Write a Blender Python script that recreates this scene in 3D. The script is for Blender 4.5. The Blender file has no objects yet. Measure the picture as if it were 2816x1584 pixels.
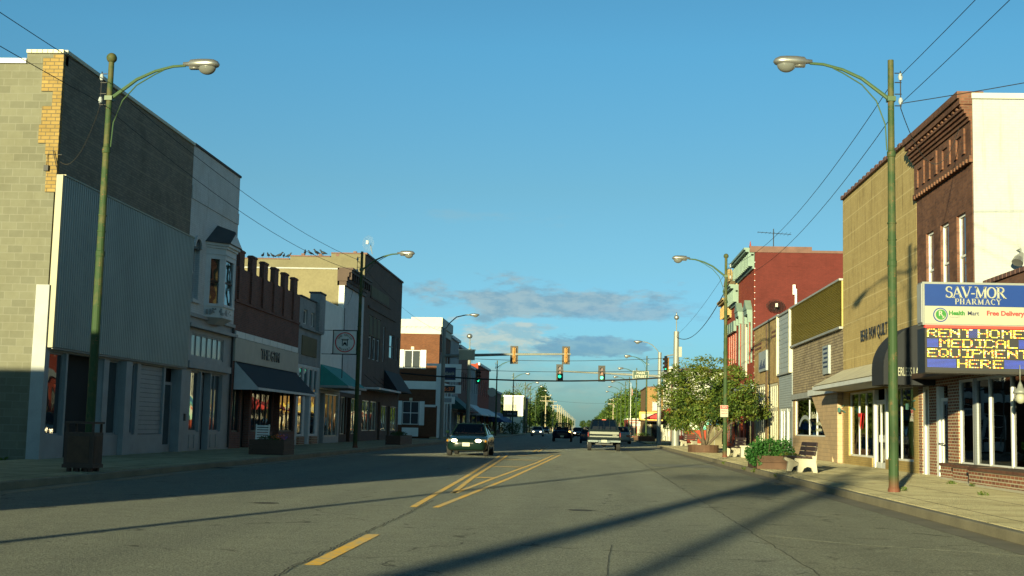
import bpy, bmesh, math, random
from mathutils import Vector, Matrix
R = math.radians
PI = math.pi
S = bpy.context.scene
COL = S.collection

# ------------------------------------------------------------------ camera
cam_data = bpy.data.cameras.new('camera')
cam = bpy.data.objects.new('camera', cam_data); COL.objects.link(cam)
cam_data.sensor_width = 36.0
cam_data.lens = 45.17
cam_data.clip_start = 0.1; cam_data.clip_end = 6000
cm = Matrix(((0.99806109, -0.01796704, 0.05959234, 0.0),
             (0.0573054, -0.10843081, -0.99245093, 0.0),
             (0.02429305, 0.99394162, -0.10719097, 1.28),
             (0, 0, 0, 1)))
cam.matrix_world = cm
S.camera = cam

# ------------------------------------------------------------------ sky, sun, exposure
SUN_EL = R(6.7)
SUN_AZ = R(15.2)           # the sun stands behind the camera, to the left: light travels towards (+sin, +cos)
SUN_ROT = PI + SUN_AZ      # clockwise from +Y
world = bpy.data.worlds.new('World'); S.world = world
world.use_nodes = True
wn = world.node_tree; wn.nodes.clear()
def N(t, typ, **kw):
    n = t.nodes.new(typ)
    for k, v in kw.items(): setattr(n, k, v)
    return n
def math_(t, op, a, b=None, clamp=False):
    n = N(t, 'ShaderNodeMath', operation=op); n.use_clamp = clamp
    for i, v in enumerate((a, b)):
        if v is None: continue
        if isinstance(v, (int, float)): n.inputs[i].default_value = v
        else: t.links.new(v, n.inputs[i])
    return n.outputs[0]
def maprange(t, v, a, b, c=0.0, d=1.0, smooth=False):
    n = N(t, 'ShaderNodeMapRange'); n.clamp = True
    if smooth: n.interpolation_type = 'SMOOTHSTEP'
    t.links.new(v, n.inputs[0])
    for i, x in enumerate((a, b, c, d)): n.inputs[i+1].default_value = x
    return n.outputs[0]
def mixc(t, f, a, b, typ='MIX'):
    n = N(t, 'ShaderNodeMix', data_type='RGBA', blend_type=typ)
    for s, v in ((0, f), (6, a), (7, b)):
        if isinstance(v, (int, float)): n.inputs[s].default_value = v
        elif isinstance(v, (tuple, list)): n.inputs[s].default_value = (v[0], v[1], v[2], 1)
        else: t.links.new(v, n.inputs[s])
    return n.outputs[2]
sky = N(wn, 'ShaderNodeTexSky', sky_type='NISHITA')
sky.sun_disc = False
sky.sun_elevation = SUN_EL
sky.sun_rotation = SUN_ROT
sky.altitude = 150; sky.air_density = 1.0; sky.dust_density = 0.6; sky.ozone_density = 1.6
# clouds: low stratus over the end of the street, laid out by compass bearing and elevation
tc = N(wn, 'ShaderNodeTexCoord')
sp = N(wn, 'ShaderNodeSeparateXYZ'); wn.links.new(tc.outputs['Generated'], sp.inputs[0])
az = math_(wn, 'MULTIPLY', math_(wn, 'ARCTAN2', sp.outputs[0], sp.outputs[1]), 57.2958)
el = math_(wn, 'MULTIPLY', math_(wn, 'ARCSINE', sp.outputs[2]), 57.2958)
def cvec(seed, kx=.33):
    cb = N(wn, 'ShaderNodeCombineXYZ')
    wn.links.new(math_(wn, 'MULTIPLY', az, kx), cb.inputs[0]); wn.links.new(el, cb.inputs[1]); cb.inputs[2].default_value = seed
    return cb.outputs[0]
def cnoise(seed, scale, detail=8, kx=.33, rough=.62):
    nz = N(wn, 'ShaderNodeTexNoise'); nz.inputs['Scale'].default_value = scale; nz.inputs['Detail'].default_value = detail; nz.inputs['Roughness'].default_value = rough
    wn.links.new(cvec(seed, kx), nz.inputs['Vector']); return nz.outputs[0]
def cloud(a0, e0, wa, we, seed, scale, lo, hi):
    u = math_(wn, 'DIVIDE', math_(wn, 'SUBTRACT', az, a0), wa)
    v = math_(wn, 'DIVIDE', math_(wn, 'SUBTRACT', el, e0), we)
    rr = math_(wn, 'SQRT', math_(wn, 'ADD', math_(wn, 'MULTIPLY', u, u), math_(wn, 'MULTIPLY', v, v)))
    s = math_(wn, 'SUBTRACT', math_(wn, 'ADD', 1.0, math_(wn, 'MULTIPLY', math_(wn, 'SUBTRACT', cnoise(seed, scale), .5), 3.2)), rr)
    return maprange(wn, s, lo, hi, 0, 1, True)
shade_n = maprange(wn, cnoise(21.0, 2.2, 8, .4), .38, .62, 0, 1, True)
c_top = cloud(-2.3, 5.65, 6.2, .9, 1.0, 1.2, -.05, .55)
c_tail = cloud(2.6, 5.2, 3.4, .5, 12.5, 1.3, -.05, .6)
c_low = cloud(.2, 3.55, 3.2, .6, 3.3, 1.7, -.05, .4)
c_warm = cloud(-3.7, 4.0, 2.6, .8, 5.1, 1.9, -.05, .5)
c_hor = cloud(-1.5, 2.2, 16, 1.6, 9.1, 1.4, .0, 1.2)
c_wisp = cloud(-4.5, 9.4, 7.5, .5, 14.0, 1.3, .35, 1.2)
# colour balance of the sky by elevation (bluer near the horizon, upper sky darkened to cut fill light on the ground)
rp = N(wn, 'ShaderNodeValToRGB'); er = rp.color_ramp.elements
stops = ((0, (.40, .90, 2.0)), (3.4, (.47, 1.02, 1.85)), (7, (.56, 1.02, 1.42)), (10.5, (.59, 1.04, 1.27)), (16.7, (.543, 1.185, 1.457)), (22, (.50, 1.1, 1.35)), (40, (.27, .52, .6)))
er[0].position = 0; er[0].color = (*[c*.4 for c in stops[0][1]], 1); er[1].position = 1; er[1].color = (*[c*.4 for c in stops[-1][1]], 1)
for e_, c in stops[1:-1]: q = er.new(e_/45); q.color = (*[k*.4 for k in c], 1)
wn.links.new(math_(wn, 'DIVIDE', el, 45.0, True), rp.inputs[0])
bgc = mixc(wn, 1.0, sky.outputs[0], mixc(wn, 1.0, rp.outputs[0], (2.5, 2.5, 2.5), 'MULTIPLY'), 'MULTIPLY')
base = bgc
def darkc(k): return mixc(wn, 1.0, base, k, 'MULTIPLY')
col = base
def two(a, b): return mixc(wn, shade_n, darkc(a), darkc(b))
col = mixc(wn, math_(wn, 'MULTIPLY', c_hor, .55), col, two((1.0, .80, .78), (1.35, .92, .82)))
col = mixc(wn, math_(wn, 'MULTIPLY', c_wisp, .4), col, darkc((1.45, .98, .85)))
col = mixc(wn, math_(wn, 'MULTIPLY', c_warm, .75), col, two((1.25, .82, .74), (2.3, 1.02, .72)))
col = mixc(wn, math_(wn, 'MULTIPLY', c_top, .85), col, two((.92, .64, .62), (1.5, .82, .68)))
col = mixc(wn, math_(wn, 'MULTIPLY', c_tail, .8), col, two((.78, .62, .65), (1.25, .78, .72)))
col = mixc(wn, math_(wn, 'MULTIPLY', c_low, .85), col, two((.66, .57, .66), (.95, .70, .70)))
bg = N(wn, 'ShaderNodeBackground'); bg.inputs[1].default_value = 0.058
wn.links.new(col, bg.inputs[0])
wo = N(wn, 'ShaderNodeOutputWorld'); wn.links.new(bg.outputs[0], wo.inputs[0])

sun_d = bpy.data.lights.new('sun', 'SUN'); sun_d.energy = 5.0; sun_d.angle = R(0.53); sun_d.color = (1.0, .91, .52)
sun = bpy.data.objects.new('sun', sun_d); COL.objects.link(sun)
d = Vector((math.sin(SUN_AZ)*math.cos(SUN_EL), math.cos(SUN_AZ)*math.cos(SUN_EL), -math.sin(SUN_EL)))
sun.rotation_euler = d.to_track_quat('-Z', 'Y').to_euler()
sun.location = (-20, -40, 30)
S.view_settings.view_transform = 'Standard'; S.view_settings.look = 'None'
S.view_settings.exposure = 1.12; S.view_settings.gamma = 1
S.render.engine = 'CYCLES'
S.cycles.max_bounces = 6; S.cycles.transparent_max_bounces = 12
S.cycles.caustics_reflective = False; S.cycles.caustics_refractive = False
S.cycles.sample_clamp_indirect = 4

# ------------------------------------------------------------------ materials
def newmat(name):
    m = bpy.data.materials.new(name); m.use_nodes = True
    t = m.node_tree; p = t.nodes['Principled BSDF']
    return m, t, p
def wall_uv(t):
    tcn = N(t, 'ShaderNodeTexCoord'); g = N(t, 'ShaderNodeNewGeometry')
    s = N(t, 'ShaderNodeSeparateXYZ'); t.links.new(tcn.outputs['Object'], s.inputs[0])
    n = N(t, 'ShaderNodeSeparateXYZ'); t.links.new(g.outputs['True Normal'], n.inputs[0])
    f = math_(t, 'GREATER_THAN', math_(t, 'ABSOLUTE', n.outputs[0]), .6)
    u = math_(t, 'ADD', math_(t, 'MULTIPLY', s.outputs[1], f), math_(t, 'MULTIPLY', s.outputs[0], math_(t, 'SUBTRACT', 1.0, f)))
    c = N(t, 'ShaderNodeCombineXYZ'); t.links.new(u, c.inputs[0]); t.links.new(s.outputs[2], c.inputs[1])
    return c.outputs[0], tcn.outputs['Object']
def noise(t, vec, scale, detail=4, rough=.55):
    n = N(t, 'ShaderNodeTexNoise'); n.inputs['Scale'].default_value = scale; n.inputs['Detail'].default_value = detail
    n.inputs['Roughness'].default_value = rough
    if vec is not None: t.links.new(vec, n.inputs['Vector'])
    return n.outputs[0]
def bump(t, p, h, strength=.3, dist=.01):
    b = N(t, 'ShaderNodeBump'); b.inputs['Strength'].default_value = strength; b.inputs['Distance'].default_value = dist
    t.links.new(h, b.inputs['Height']); t.links.new(b.outputs[0], p.inputs['Normal'])
def plain(name, c, rough=.6, metal=0, var=.25, vs=2.0, fine=30, spec=.4, coat=0):
    m, t, p = newmat(name)
    tcn = N(t, 'ShaderNodeTexCoord')
    a = noise(t, tcn.outputs['Object'], vs, 5); b = noise(t, tcn.outputs['Object'], fine, 3)
    f = math_(t, 'ADD', math_(t, 'MULTIPLY', a, .65), math_(t, 'MULTIPLY', b, .35))
    k = maprange(t, f, .25, .75, 1-var, 1+var)
    cc = N(t, 'ShaderNodeCombineXYZ')
    for i in range(3): t.links.new(k, cc.inputs[i])
    t.links.new(mixc(t, 1.0, c, cc.outputs[0], 'MULTIPLY'), p.inputs['Base Color'])
    p.inputs['Roughness'].default_value = rough; p.inputs['Metallic'].default_value = metal
    p.inputs['Specular IOR Level'].default_value = spec
    if coat: p.inputs['Coat Weight'].default_value = coat; p.inputs['Coat Roughness'].default_value = .05
    return m
def brick(name, c1, c2, mortar, bw=.21, bh=.072, ms=.009, stain=.3, bands=None, stain_col=(.25, .22, .18), offset=.5, sq=1.0, streak=0, rough=.85, patch=.35, bstr=.5):
    m, t, p = newmat(name)
    uv, ob = wall_uv(t)
    b = N(t, 'ShaderNodeTexBrick'); b.offset = offset; b.squash = sq
    b.inputs['Scale'].default_value = 1.0; b.inputs['Brick Width'].default_value = bw; b.inputs['Row Height'].default_value = bh
    b.inputs['Mortar Size'].default_value = ms; b.inputs['Mortar Smooth'].default_value = .1; b.inputs['Bias'].default_value = -.1
    for k, c in (('Color1', c1), ('Color2', c2), ('Mortar', mortar)): b.inputs[k].default_value = (*c, 1)
    t.links.new(uv, b.inputs['Vector'])
    c = b.outputs[0]
    n1 = noise(t, ob, .9, 6, .65)
    c = mixc(t, math_(t, 'MULTIPLY', maprange(t, n1, .45, .75), stain), c, stain_col, 'MULTIPLY')
    n2 = noise(t, ob, 6, 4)
    c = mixc(t, patch, c, mixc(t, n2, (.55, .55, .55), (1.4, 1.4, 1.4)), 'MULTIPLY')
    if streak:
        mp = N(t, 'ShaderNodeMapping'); mp.inputs['Scale'].default_value = (3.0, .22, 1); t.links.new(uv, mp.inputs[0])
        s2 = noise(t, mp.outputs[0], 1.6, 6, .7)
        c = mixc(t, math_(t, 'MULTIPLY', maprange(t, s2, .53, .68), streak), c, (.3, .26, .2), 'MULTIPLY')
    if bands:  # pale courses every so many metres
        per, wd, bc = bands
        sv = N(t, 'ShaderNodeSeparateXYZ'); t.links.new(uv, sv.inputs[0])
        fr = math_(t, 'FRACT', math_(t, 'DIVIDE', sv.outputs[1], per))
        c = mixc(t, math_(t, 'MULTIPLY', math_(t, 'LESS_THAN', fr, wd/per), bstr), c, bc)
    t.links.new(c, p.inputs['Base Color'])
    p.inputs['Roughness'].default_value = rough; p.inputs['Specular IOR Level'].default_value = .25
    bump(t, p, b.outputs['Fac'], .28, -.006)
    return m
def emis(name, c, s):
    m, t, p = newmat(name); p.inputs['Base Color'].default_value = (*c, 1)
    p.inputs['Emission Color'].default_value = (*c, 1); p.inputs['Emission Strength'].default_value = s
    p.inputs['Roughness'].default_value = .4
    return m
def glassm(name, tint=(.02, .025, .028), trans=0.0, ior=1.9, rough=.02, wav=.5):
    m, t, p = newmat(name)
    tcn = N(t, 'ShaderNodeTexCoord')
    p.inputs['Base Color'].default_value = (*tint, 1); p.inputs['Roughness'].default_value = rough
    p.inputs['IOR'].default_value = ior; p.inputs['Specular IOR Level'].default_value = .6
    b = N(t, 'ShaderNodeBump'); b.inputs['Strength'].default_value = wav; b.inputs['Distance'].default_value = .012
    t.links.new(noise(t, tcn.outputs['Object'], 1.3, 1), b.inputs['Height']); t.links.new(b.outputs[0], p.inputs['Normal'])
    if trans:
        out = t.nodes['Material Output']; gl = N(t, 'ShaderNodeBsdfGlossy'); gl.inputs['Roughness'].default_value = .01
        t.links.new(b.outputs[0], gl.inputs['Normal'])
        tr = N(t, 'ShaderNodeBsdfTransparent'); tr.inputs[0].default_value = (trans, trans, trans, 1)
        fr = N(t, 'ShaderNodeFresnel'); fr.inputs[0].default_value = 1.6; t.links.new(b.outputs[0], fr.inputs['Normal'])
        mx = N(t, 'ShaderNodeMixShader'); t.links.new(fr.outputs[0], mx.inputs[0]); t.links.new(tr.outputs[0], mx.inputs[1]); t.links.new(gl.outputs[0], mx.inputs[2])
        t.links.new(mx.outputs[0], out.inputs[0])
    return m
def leafm(name, c, c2):
    m, t, p = newmat(name)
    tcn = N(t, 'ShaderNodeTexCoord')
    g = N(t, 'ShaderNodeNewGeometry')
    k = noise(t, tcn.outputs['Object'], .9, 3)
    f = math_(t, 'ADD', math_(t, 'MULTIPLY', k, .5), math_(t, 'MULTIPLY', g.outputs['Random Per Island'], .5))
    t.links.new(mixc(t, maprange(t, f, .25, .75), c, c2), p.inputs['Base Color'])
    p.inputs['Roughness'].default_value = .55; p.inputs['Specular IOR Level'].default_value = .3
    tl = N(t, 'ShaderNodeBsdfTranslucent'); t.links.new(mixc(t, .5, c2, c2), tl.inputs[0])
    mx = N(t, 'ShaderNodeMixShader'); mx.inputs[0].default_value = .28
    out = t.nodes['Material Output']; t.links.new(p.outputs[0], mx.inputs[1]); t.links.new(tl.outputs[0], mx.inputs[2]); t.links.new(mx.outputs[0], out.inputs[0])
    return m

M = {}
M['white'] = plain('white_paint', (0.740, 0.740, 0.700), .6, var=.12)
M['cream'] = plain('cream_paint', (0.561, 0.527, 0.391), .6, var=.12)
M['pale_reflection'] = plain('painted_reflection_glass', (.42, .46, .42), .15, var=.2, vs=1.5)  # pale reflection on the transom panes, painted in as the pane colour
M['signboard'] = plain('beige_sign_board', (.50, .46, .38), .7, var=.12)
M['grey'] = plain('grey_paint', (.30, .31, .31), .6, var=.2)
M['ltgrey'] = plain('pale_grey_paint', (.58, .60, .60), .6, var=.15)
M['bluegrey'] = plain('blue_grey_siding', (0.306, 0.340, 0.357), .6, var=.15)
M['black'] = plain('black_paint', (.015, .016, .018), .5, var=.3)
M['dark'] = plain('dark_recess', (.02, .02, .02), .9, var=.3)
M['brownd'] = plain('dark_brown', (.06, .035, .025), .7, var=.3)
M['galv'] = plain('galvanised_steel', (0.21, 0.22, 0.20), .5, metal=.2, var=.2, vs=1.5)
M['alu'] = plain('cast_aluminium', (0.341, 0.341, 0.322), .38, metal=.75, var=.15)
M['roof'] = plain('roof_tar', (.08, .08, .08), .9)
M['stucco'] = plain('tan_stucco', (0.178, 0.155, 0.089), .9, var=.25, vs=.5, fine=8)
M['stucco2'] = plain('grey_tan_stucco', (0.148, 0.133, 0.081), .9, var=.25, vs=.6, fine=9)
M['awn_black'] = plain('black_awning_cloth', (.012, .014, .018), .8)
M['awn_teal'] = plain('teal_awning_cloth', (.04, .30, .27), .75)
M['awn_cream'] = plain('cream_awning_metal', (.64, .58, .40), .6)
M['awn_red'] = plain('red_awning_cloth', (.42, .03, .03), .75)
M['awn_blue'] = plain('blue_awning_cloth', (.03, .08, .2), .75)
M['awn_green'] = plain('dark_green_awning_cloth', (.03, .10, .09), .75)
M['teal_trim'] = plain('sage_green_trim', (0.156, 0.228, 0.192), .6, var=.2)
M['wood'] = plain('weathered_timber', (.085, .045, .026), .8, var=.4, vs=4)
M['slat'] = plain('dark_bench_wood', (.055, .032, .028), .6, var=.3)
M['concrete_leg'] = plain('cast_concrete', (0.442, 0.408, 0.306), .85, var=.15)
M['soil'] = plain('potting_soil', (.03, .022, .015), .95)
M['bark'] = plain('tree_bark', (.10, .075, .05), .9, var=.4, vs=8)
M['polewood'] = plain('utility_pole_wood', (.38, .32, .21), .85, var=.25, vs=3)
M['wire'] = plain('black_cable', (.02, .02, .02), .6)
M['amber'] = plain('amber_signal_housing', (.30, .135, .008), .5, var=.1)
M['sigblack'] = plain('signal_black', (0.014, 0.012, 0.010), .55, var=.15)
M['glass'] = glassm('shop_glass', ior=2.1)
M['glass_up'] = glassm('upper_window_glass', (.05, .06, .07), ior=1.9)
M['glass_tr'] = glassm('clear_shop_glass', trans=.82, wav=.15)
M['car_glass'] = glassm('car_glass', trans=.6, wav=.0)
M['curtain'] = plain('olive_curtain', (.36, .33, .2), .9, var=.2, vs=6)
M['tyre'] = plain('tyre_rubber', (.02, .02, .02), .85)
M['chrome'] = plain('chrome', (.6, .6, .58), .12, metal=1, var=.05)
M['lens_glass'] = glassm('lamp_lens', (.13, .135, .125), ior=1.5)
M['b_dark'] = brick('dark_olive_brick', (0.272, 0.232, 0.168), (0.192, 0.160, 0.120), (0.160, 0.144, 0.120), bands=(.74, .05, (.30, .26, .18)), stain=.4)
M['b_yellow_toothed'] = brick('yellow_corner_brick', (0.296, 0.200, 0.067), (0.229, 0.152, 0.048), (0.118, 0.092, 0.052), stain=.3, bh=.1, bw=.24, ms=.011)
M['b_block'] = brick('concrete_block', (.152, .15, .108), (.122, .121, .088), (.165, .163, .125), bw=.40, bh=.203, ms=.012, stain=.5, stain_col=(.7, .66, .55), patch=.25)
M['b_white'] = brick('white_painted_brick', (.66, .67, .66), (.60, .61, .60), (.54, .55, .55), stain=.35, stain_col=(.6, .55, .5), patch=.2, streak=.25)
M['b_whiter'] = brick('bright_white_painted_brick', (.37, .395, .40), (.36, .385, .39), (.34, .36, .365), stain=.35, stain_col=(.75, .72, .66), patch=.25, streak=.3)
M['b_brown'] = brick('brown_red_brick', (0.213, 0.081, 0.056), (0.138, 0.056, 0.044), (0.163, 0.125, 0.106), stain=.3)
M['b_brown_sun'] = brick('soot_dark_brown_brick', (.20, .085, .05), (.12, .05, .035), (.14, .09, .06), stain=.7, stain_col=(.3, .25, .22), streak=.3)
M['b_l7'] = brick('dark_brown_brick', (0.163, 0.106, 0.075), (0.125, 0.081, 0.062), (0.112, 0.088, 0.075), stain=.3)
M['b_bank'] = brick('orange_brown_brick', (0.155, 0.052, 0.022), (0.111, 0.036, 0.016), (0.111, 0.070, 0.044), stain=.35)
M['b_yellow'] = brick('yellow_glazed_brick', (.50, .375, .16), (.45, .33, .135), (.43, .33, .15), bands=(.70, .035, (.68, .56, .30)), stain=.35, stain_col=(.55, .5, .4), streak=.6, bh=.08)
M['b_yellow_plain'] = brick('yellow_pier_brick', (0.493, 0.348, 0.128), (0.425, 0.289, 0.102), (0.323, 0.238, 0.102), stain=.3)
M['b_stone'] = brick('stacked_stone', (0.425, 0.340, 0.221), (0.289, 0.230, 0.162), (0.102, 0.076, 0.051), bw=.46, bh=.115, ms=.012, stain=.5, sq=.55, patch=.75)
M['b_pink'] = brick('pink_flagstone', (0.510, 0.357, 0.212), (0.442, 0.323, 0.204), (0.306, 0.221, 0.136), bw=.55, bh=.17, ms=.008, stain=.2, sq=.7)
M['b_tan'] = brick('tan_brick', (0.552, 0.376, 0.144), (0.398, 0.265, 0.111), (0.287, 0.211, 0.111), stain=.5, streak=.4)
M['b_red'] = brick('red_painted_brick', (.118, .021, .017), (.100, .018, .015), (.082, .018, .015), stain=.5, stain_col=(.55, .5, .45), patch=.3)
M['b_redfront'] = brick('red_front_brick', (0.357, 0.060, 0.025), (0.289, 0.047, 0.022), (0.212, 0.043, 0.025), stain=.3)
M['b_store'] = brick('speckled_store_brick', (.33, .12, .065), (.16, .065, .045), (.52, .46, .32), bw=.26, bh=.085, ms=.013, stain=.3)
M['b_grey'] = brick('grey_painted_brick', (.34, .36, .36), (.30, .32, .33), (.26, .28, .29), stain=.4)
M['b_orange'] = brick('orange_tan_brick', (0.222, 0.126, 0.044), (0.192, 0.107, 0.037), (0.333, 0.207, 0.089), stain=.15)
M['tile'] = plain('clay_coping', (.13, .065, .05), .7, var=.4)
M['stonewhite'] = plain('limewashed_plaster', (0.495, 0.495, 0.423), .8, var=.1)
M['sidewalk'] = None
M['olive_metal'] = plain('olive_yellow_metal', (0.357, 0.297, 0.085), .55, var=.12)
M['corr'] = plain('grey_ribbed_steel', (.38, .41, .40), .5, var=.12)
def streaked(name, c, rough=.5, amt=.5, seam=None):
    m, t, p = newmat(name); uv, ob = wall_uv(t)
    mp = N(t, 'ShaderNodeMapping'); mp.inputs['Scale'].default_value = (2.2, .12, 1); t.links.new(uv, mp.inputs[0])
    a = noise(t, mp.outputs[0], 2.2, 7, .7); b = noise(t, ob, .5, 4); f = noise(t, ob, 14, 4)
    k = mixc(t, 1.0, c, mixc(t, maprange(t, b, .3, .7), (.86, .86, .86), (1.1, 1.1, 1.1)), 'MULTIPLY')
    k = mixc(t, math_(t, 'MULTIPLY', maprange(t, a, .5, .72), amt), k, mixc(t, 1.0, c, (.55, .5, .42), 'MULTIPLY'))
    k = mixc(t, math_(t, 'MULTIPLY', maprange(t, f, .62, .75), amt*.6), k, (.16, .10, .06))
    if seam:
        sv = N(t, 'ShaderNodeSeparateXYZ'); t.links.new(uv, sv.inputs[0])
        fr = math_(t, 'FRACT', math_(t, 'DIVIDE', sv.outputs[0], seam)); k = mixc(t, math_(t, 'MULTIPLY', math_(t, 'LESS_THAN', fr, .02/seam), .6), k, (.05, .05, .05))
    t.links.new(k, p.inputs['Base Color']); p.inputs['Roughness'].default_value = rough; return m
M['corr'] = streaked('grey_ribbed_steel_weathered', (.36, .375, .335), .5, .5, 2.4)
M['corr_edge'] = plain('cream_flashing', (0.281, 0.259, 0.163), .5, var=.1)
M['red_paint'] = plain('red_sign_paint', (.6, .03, .03), .5, var=.05)
M['blue_sign'] = plain('blue_sign_face', (0.009, 0.037, 0.185), .3, var=.06)
M['sign_white'] = plain('white_sign_face', (0.315, 0.315, 0.239), .35, var=.05)
M['green_sign'] = plain('green_sign_face', (0.007, 0.044, 0.026), .5, var=.05)
M['navy'] = plain('navy_sign_face', (.02, .03, .08), .5, var=.05)
M['leaf1'] = leafm('leaf_mid_green', (.055, .10, .014), (.11, .155, .022))
M['leaf2'] = leafm('leaf_dark_green', (.024, .055, .012), (.05, .09, .018))
M['leaf3'] = leafm('leaf_yellow_green', (.09, .12, .015), (.16, .17, .03))
M['leaf_shrub'] = leafm('shrub_leaf', (.02, .09, .015), (.05, .15, .03))
M['leaf_bright'] = leafm('sunny_tree_leaf', (.05, .11, .012), (.12, .19, .02))
M['flower'] = plain('orange_flower', (.6, .16, .05), .6)
M['flower2'] = plain('purple_flower', (.2, .08, .35), .6)
M['skin'] = plain('skin', (.42, .22, .14), .6, var=.05)
M['hair'] = plain('hair', (.05, .03, .02), .7)
M['shirt'] = plain('pale_shirt', (.5, .46, .36), .8)
M['shirt2'] = plain('red_shirt', (.3, .08, .05), .8)
# pole paint: green over rust
def polem():
    m, t, p = newmat('green_pole_paint')
    tcn = N(t, 'ShaderNodeTexCoord')
    a = noise(t, tcn.outputs['Object'], 2.2, 8, .7); s = N(t, 'ShaderNodeSeparateXYZ'); t.links.new(tcn.outputs['Object'], s.inputs[0])
    c = mixc(t, maprange(t, math_(t, 'ADD', a, math_(t, 'MULTIPLY', s.outputs[2], .012)), .54, .66), (.026, .055, .018), (.072, .072, .026))
    b = noise(t, tcn.outputs['Object'], 9, 6, .7)
    c = mixc(t, maprange(t, b, .63, .68), c, (.22, .08, .04))
    c = mixc(t, maprange(t, math_(t, 'SUBTRACT', 1.0, math_(t, 'DIVIDE', s.outputs[2], .5)), .3, 1.0), c, (.15, .05, .03))
    t.links.new(c, p.inputs['Base Color']); p.inputs['Roughness'].default_value = .7; p.inputs['Specular IOR Level'].default_value = .3
    return m
M['pole'] = polem()
M['polepl'] = plain('green_arm_paint', (.045, .085, .035), .5, var=.2)
def roadm():
    m, t, p = newmat('asphalt')
    g = N(t, 'ShaderNodeTexCoord'); v = g.outputs['Object']
    mp = N(t, 'ShaderNodeMapping'); mp.inputs['Scale'].default_value = (1.0, .12, 1); t.links.new(v, mp.inputs[0])
    big = noise(t, mp.outputs[0], .9, 5); sm = noise(t, v, 3.0, 5); fi = noise(t, v, 55, 3, .7); vf = noise(t, v, 17, 4, .8)
    c = mixc(t, maprange(t, big, .3, .7), (.31, .328, .27), (.395, .412, .335))
    c = mixc(t, maprange(t, sm, .35, .7), c, mixc(t, 1.0, c, (.86, .86, .86), 'MULTIPLY'))
    gr = noise(t, v, 26, 2, .5); c = mixc(t, .5, c, mixc(t, maprange(t, gr, .36, .66), (.66, .68, .74), (1.36, 1.34, 1.26)), 'MULTIPLY')
    c = mixc(t, .9, c, mixc(t, maprange(t, fi, .38, .64), (.5, .5, .5), (1.5, 1.5, 1.5)), 'MULTIPLY')
    c = mixc(t, .45, c, mixc(t, maprange(t, vf, .36, .66), (.6, .6, .6), (1.4, 1.4, 1.4)), 'MULTIPLY')
    s = N(t, 'ShaderNodeSeparateXYZ'); t.links.new(v, s.inputs[0])
    # darker parking lane by the right kerb, oil line between the wheel tracks
    pk = maprange(t, math_(t, 'ADD', s.outputs[0], math_(t, 'MULTIPLY', sm, .3)), 2.2, 2.35)
    c = mixc(t, math_(t, 'MULTIPLY', pk, .5), c, mixc(t, 1.0, c, (.80, .76, .66), 'MULTIPLY'))
    for xc in (-5.9, -4.3, -.8, .9):   # wheel tracks, slightly polished and darker
        tr = maprange(t, math_(t, 'ABSOLUTE', math_(t, 'SUBTRACT', math_(t, 'ADD', s.outputs[0], math_(t, 'MULTIPLY', math_(t, 'SUBTRACT', sm, .5), .5)), xc)), .15, .5, 1, 0, True)
        c = mixc(t, math_(t, 'MULTIPLY', tr, .22), c, mixc(t, 1.0, c, (.78, .79, .82), 'MULTIPLY'))
    oil = maprange(t, noise(t, v, 1.9, 5, .7), .62, .70); oz = maprange(t, math_(t, 'ABSOLUTE', math_(t, 'SUBTRACT', s.outputs[0], 3.7)), .6, 1.6, 1, .12)
    c = mixc(t, math_(t, 'MULTIPLY', math_(t, 'MULTIPLY', oil, oz), .65), c, (.07, .065, .05))
    cr = N(t, 'ShaderNodeTexVoronoi', feature='DISTANCE_TO_EDGE'); cr.inputs['Scale'].default_value = .28
    wv = N(t, 'ShaderNodeVectorMath', operation='ADD'); nn = N(t, 'ShaderNodeTexNoise'); nn.inputs['Scale'].default_value = 1.3; nn.inputs['Detail'].default_value = 5; t.links.new(v, nn.inputs['Vector'])
    t.links.new(v, wv.inputs[0]); t.links.new(nn.outputs['Color'], wv.inputs[1]); t.links.new(wv.outputs[0], cr.inputs['Vector'])
    lk = math_(t, 'MULTIPLY', math_(t, 'LESS_THAN', cr.outputs[0], .006), maprange(t, sm, .45, .6))
    c = mixc(t, math_(t, 'MULTIPLY', lk, .6), c, (.04, .04, .035))
    t.links.new(c, p.inputs['Base Color'])
    p.inputs['Roughness'].default_value = .8; p.inputs['Specular IOR Level'].default_value = .25; p.inputs['Diffuse Roughness'].default_value = 1
    bump(t, p, math_(t, 'ADD', fi, vf), 1.0, .09)
    return m
M['road'] = roadm()
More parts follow.
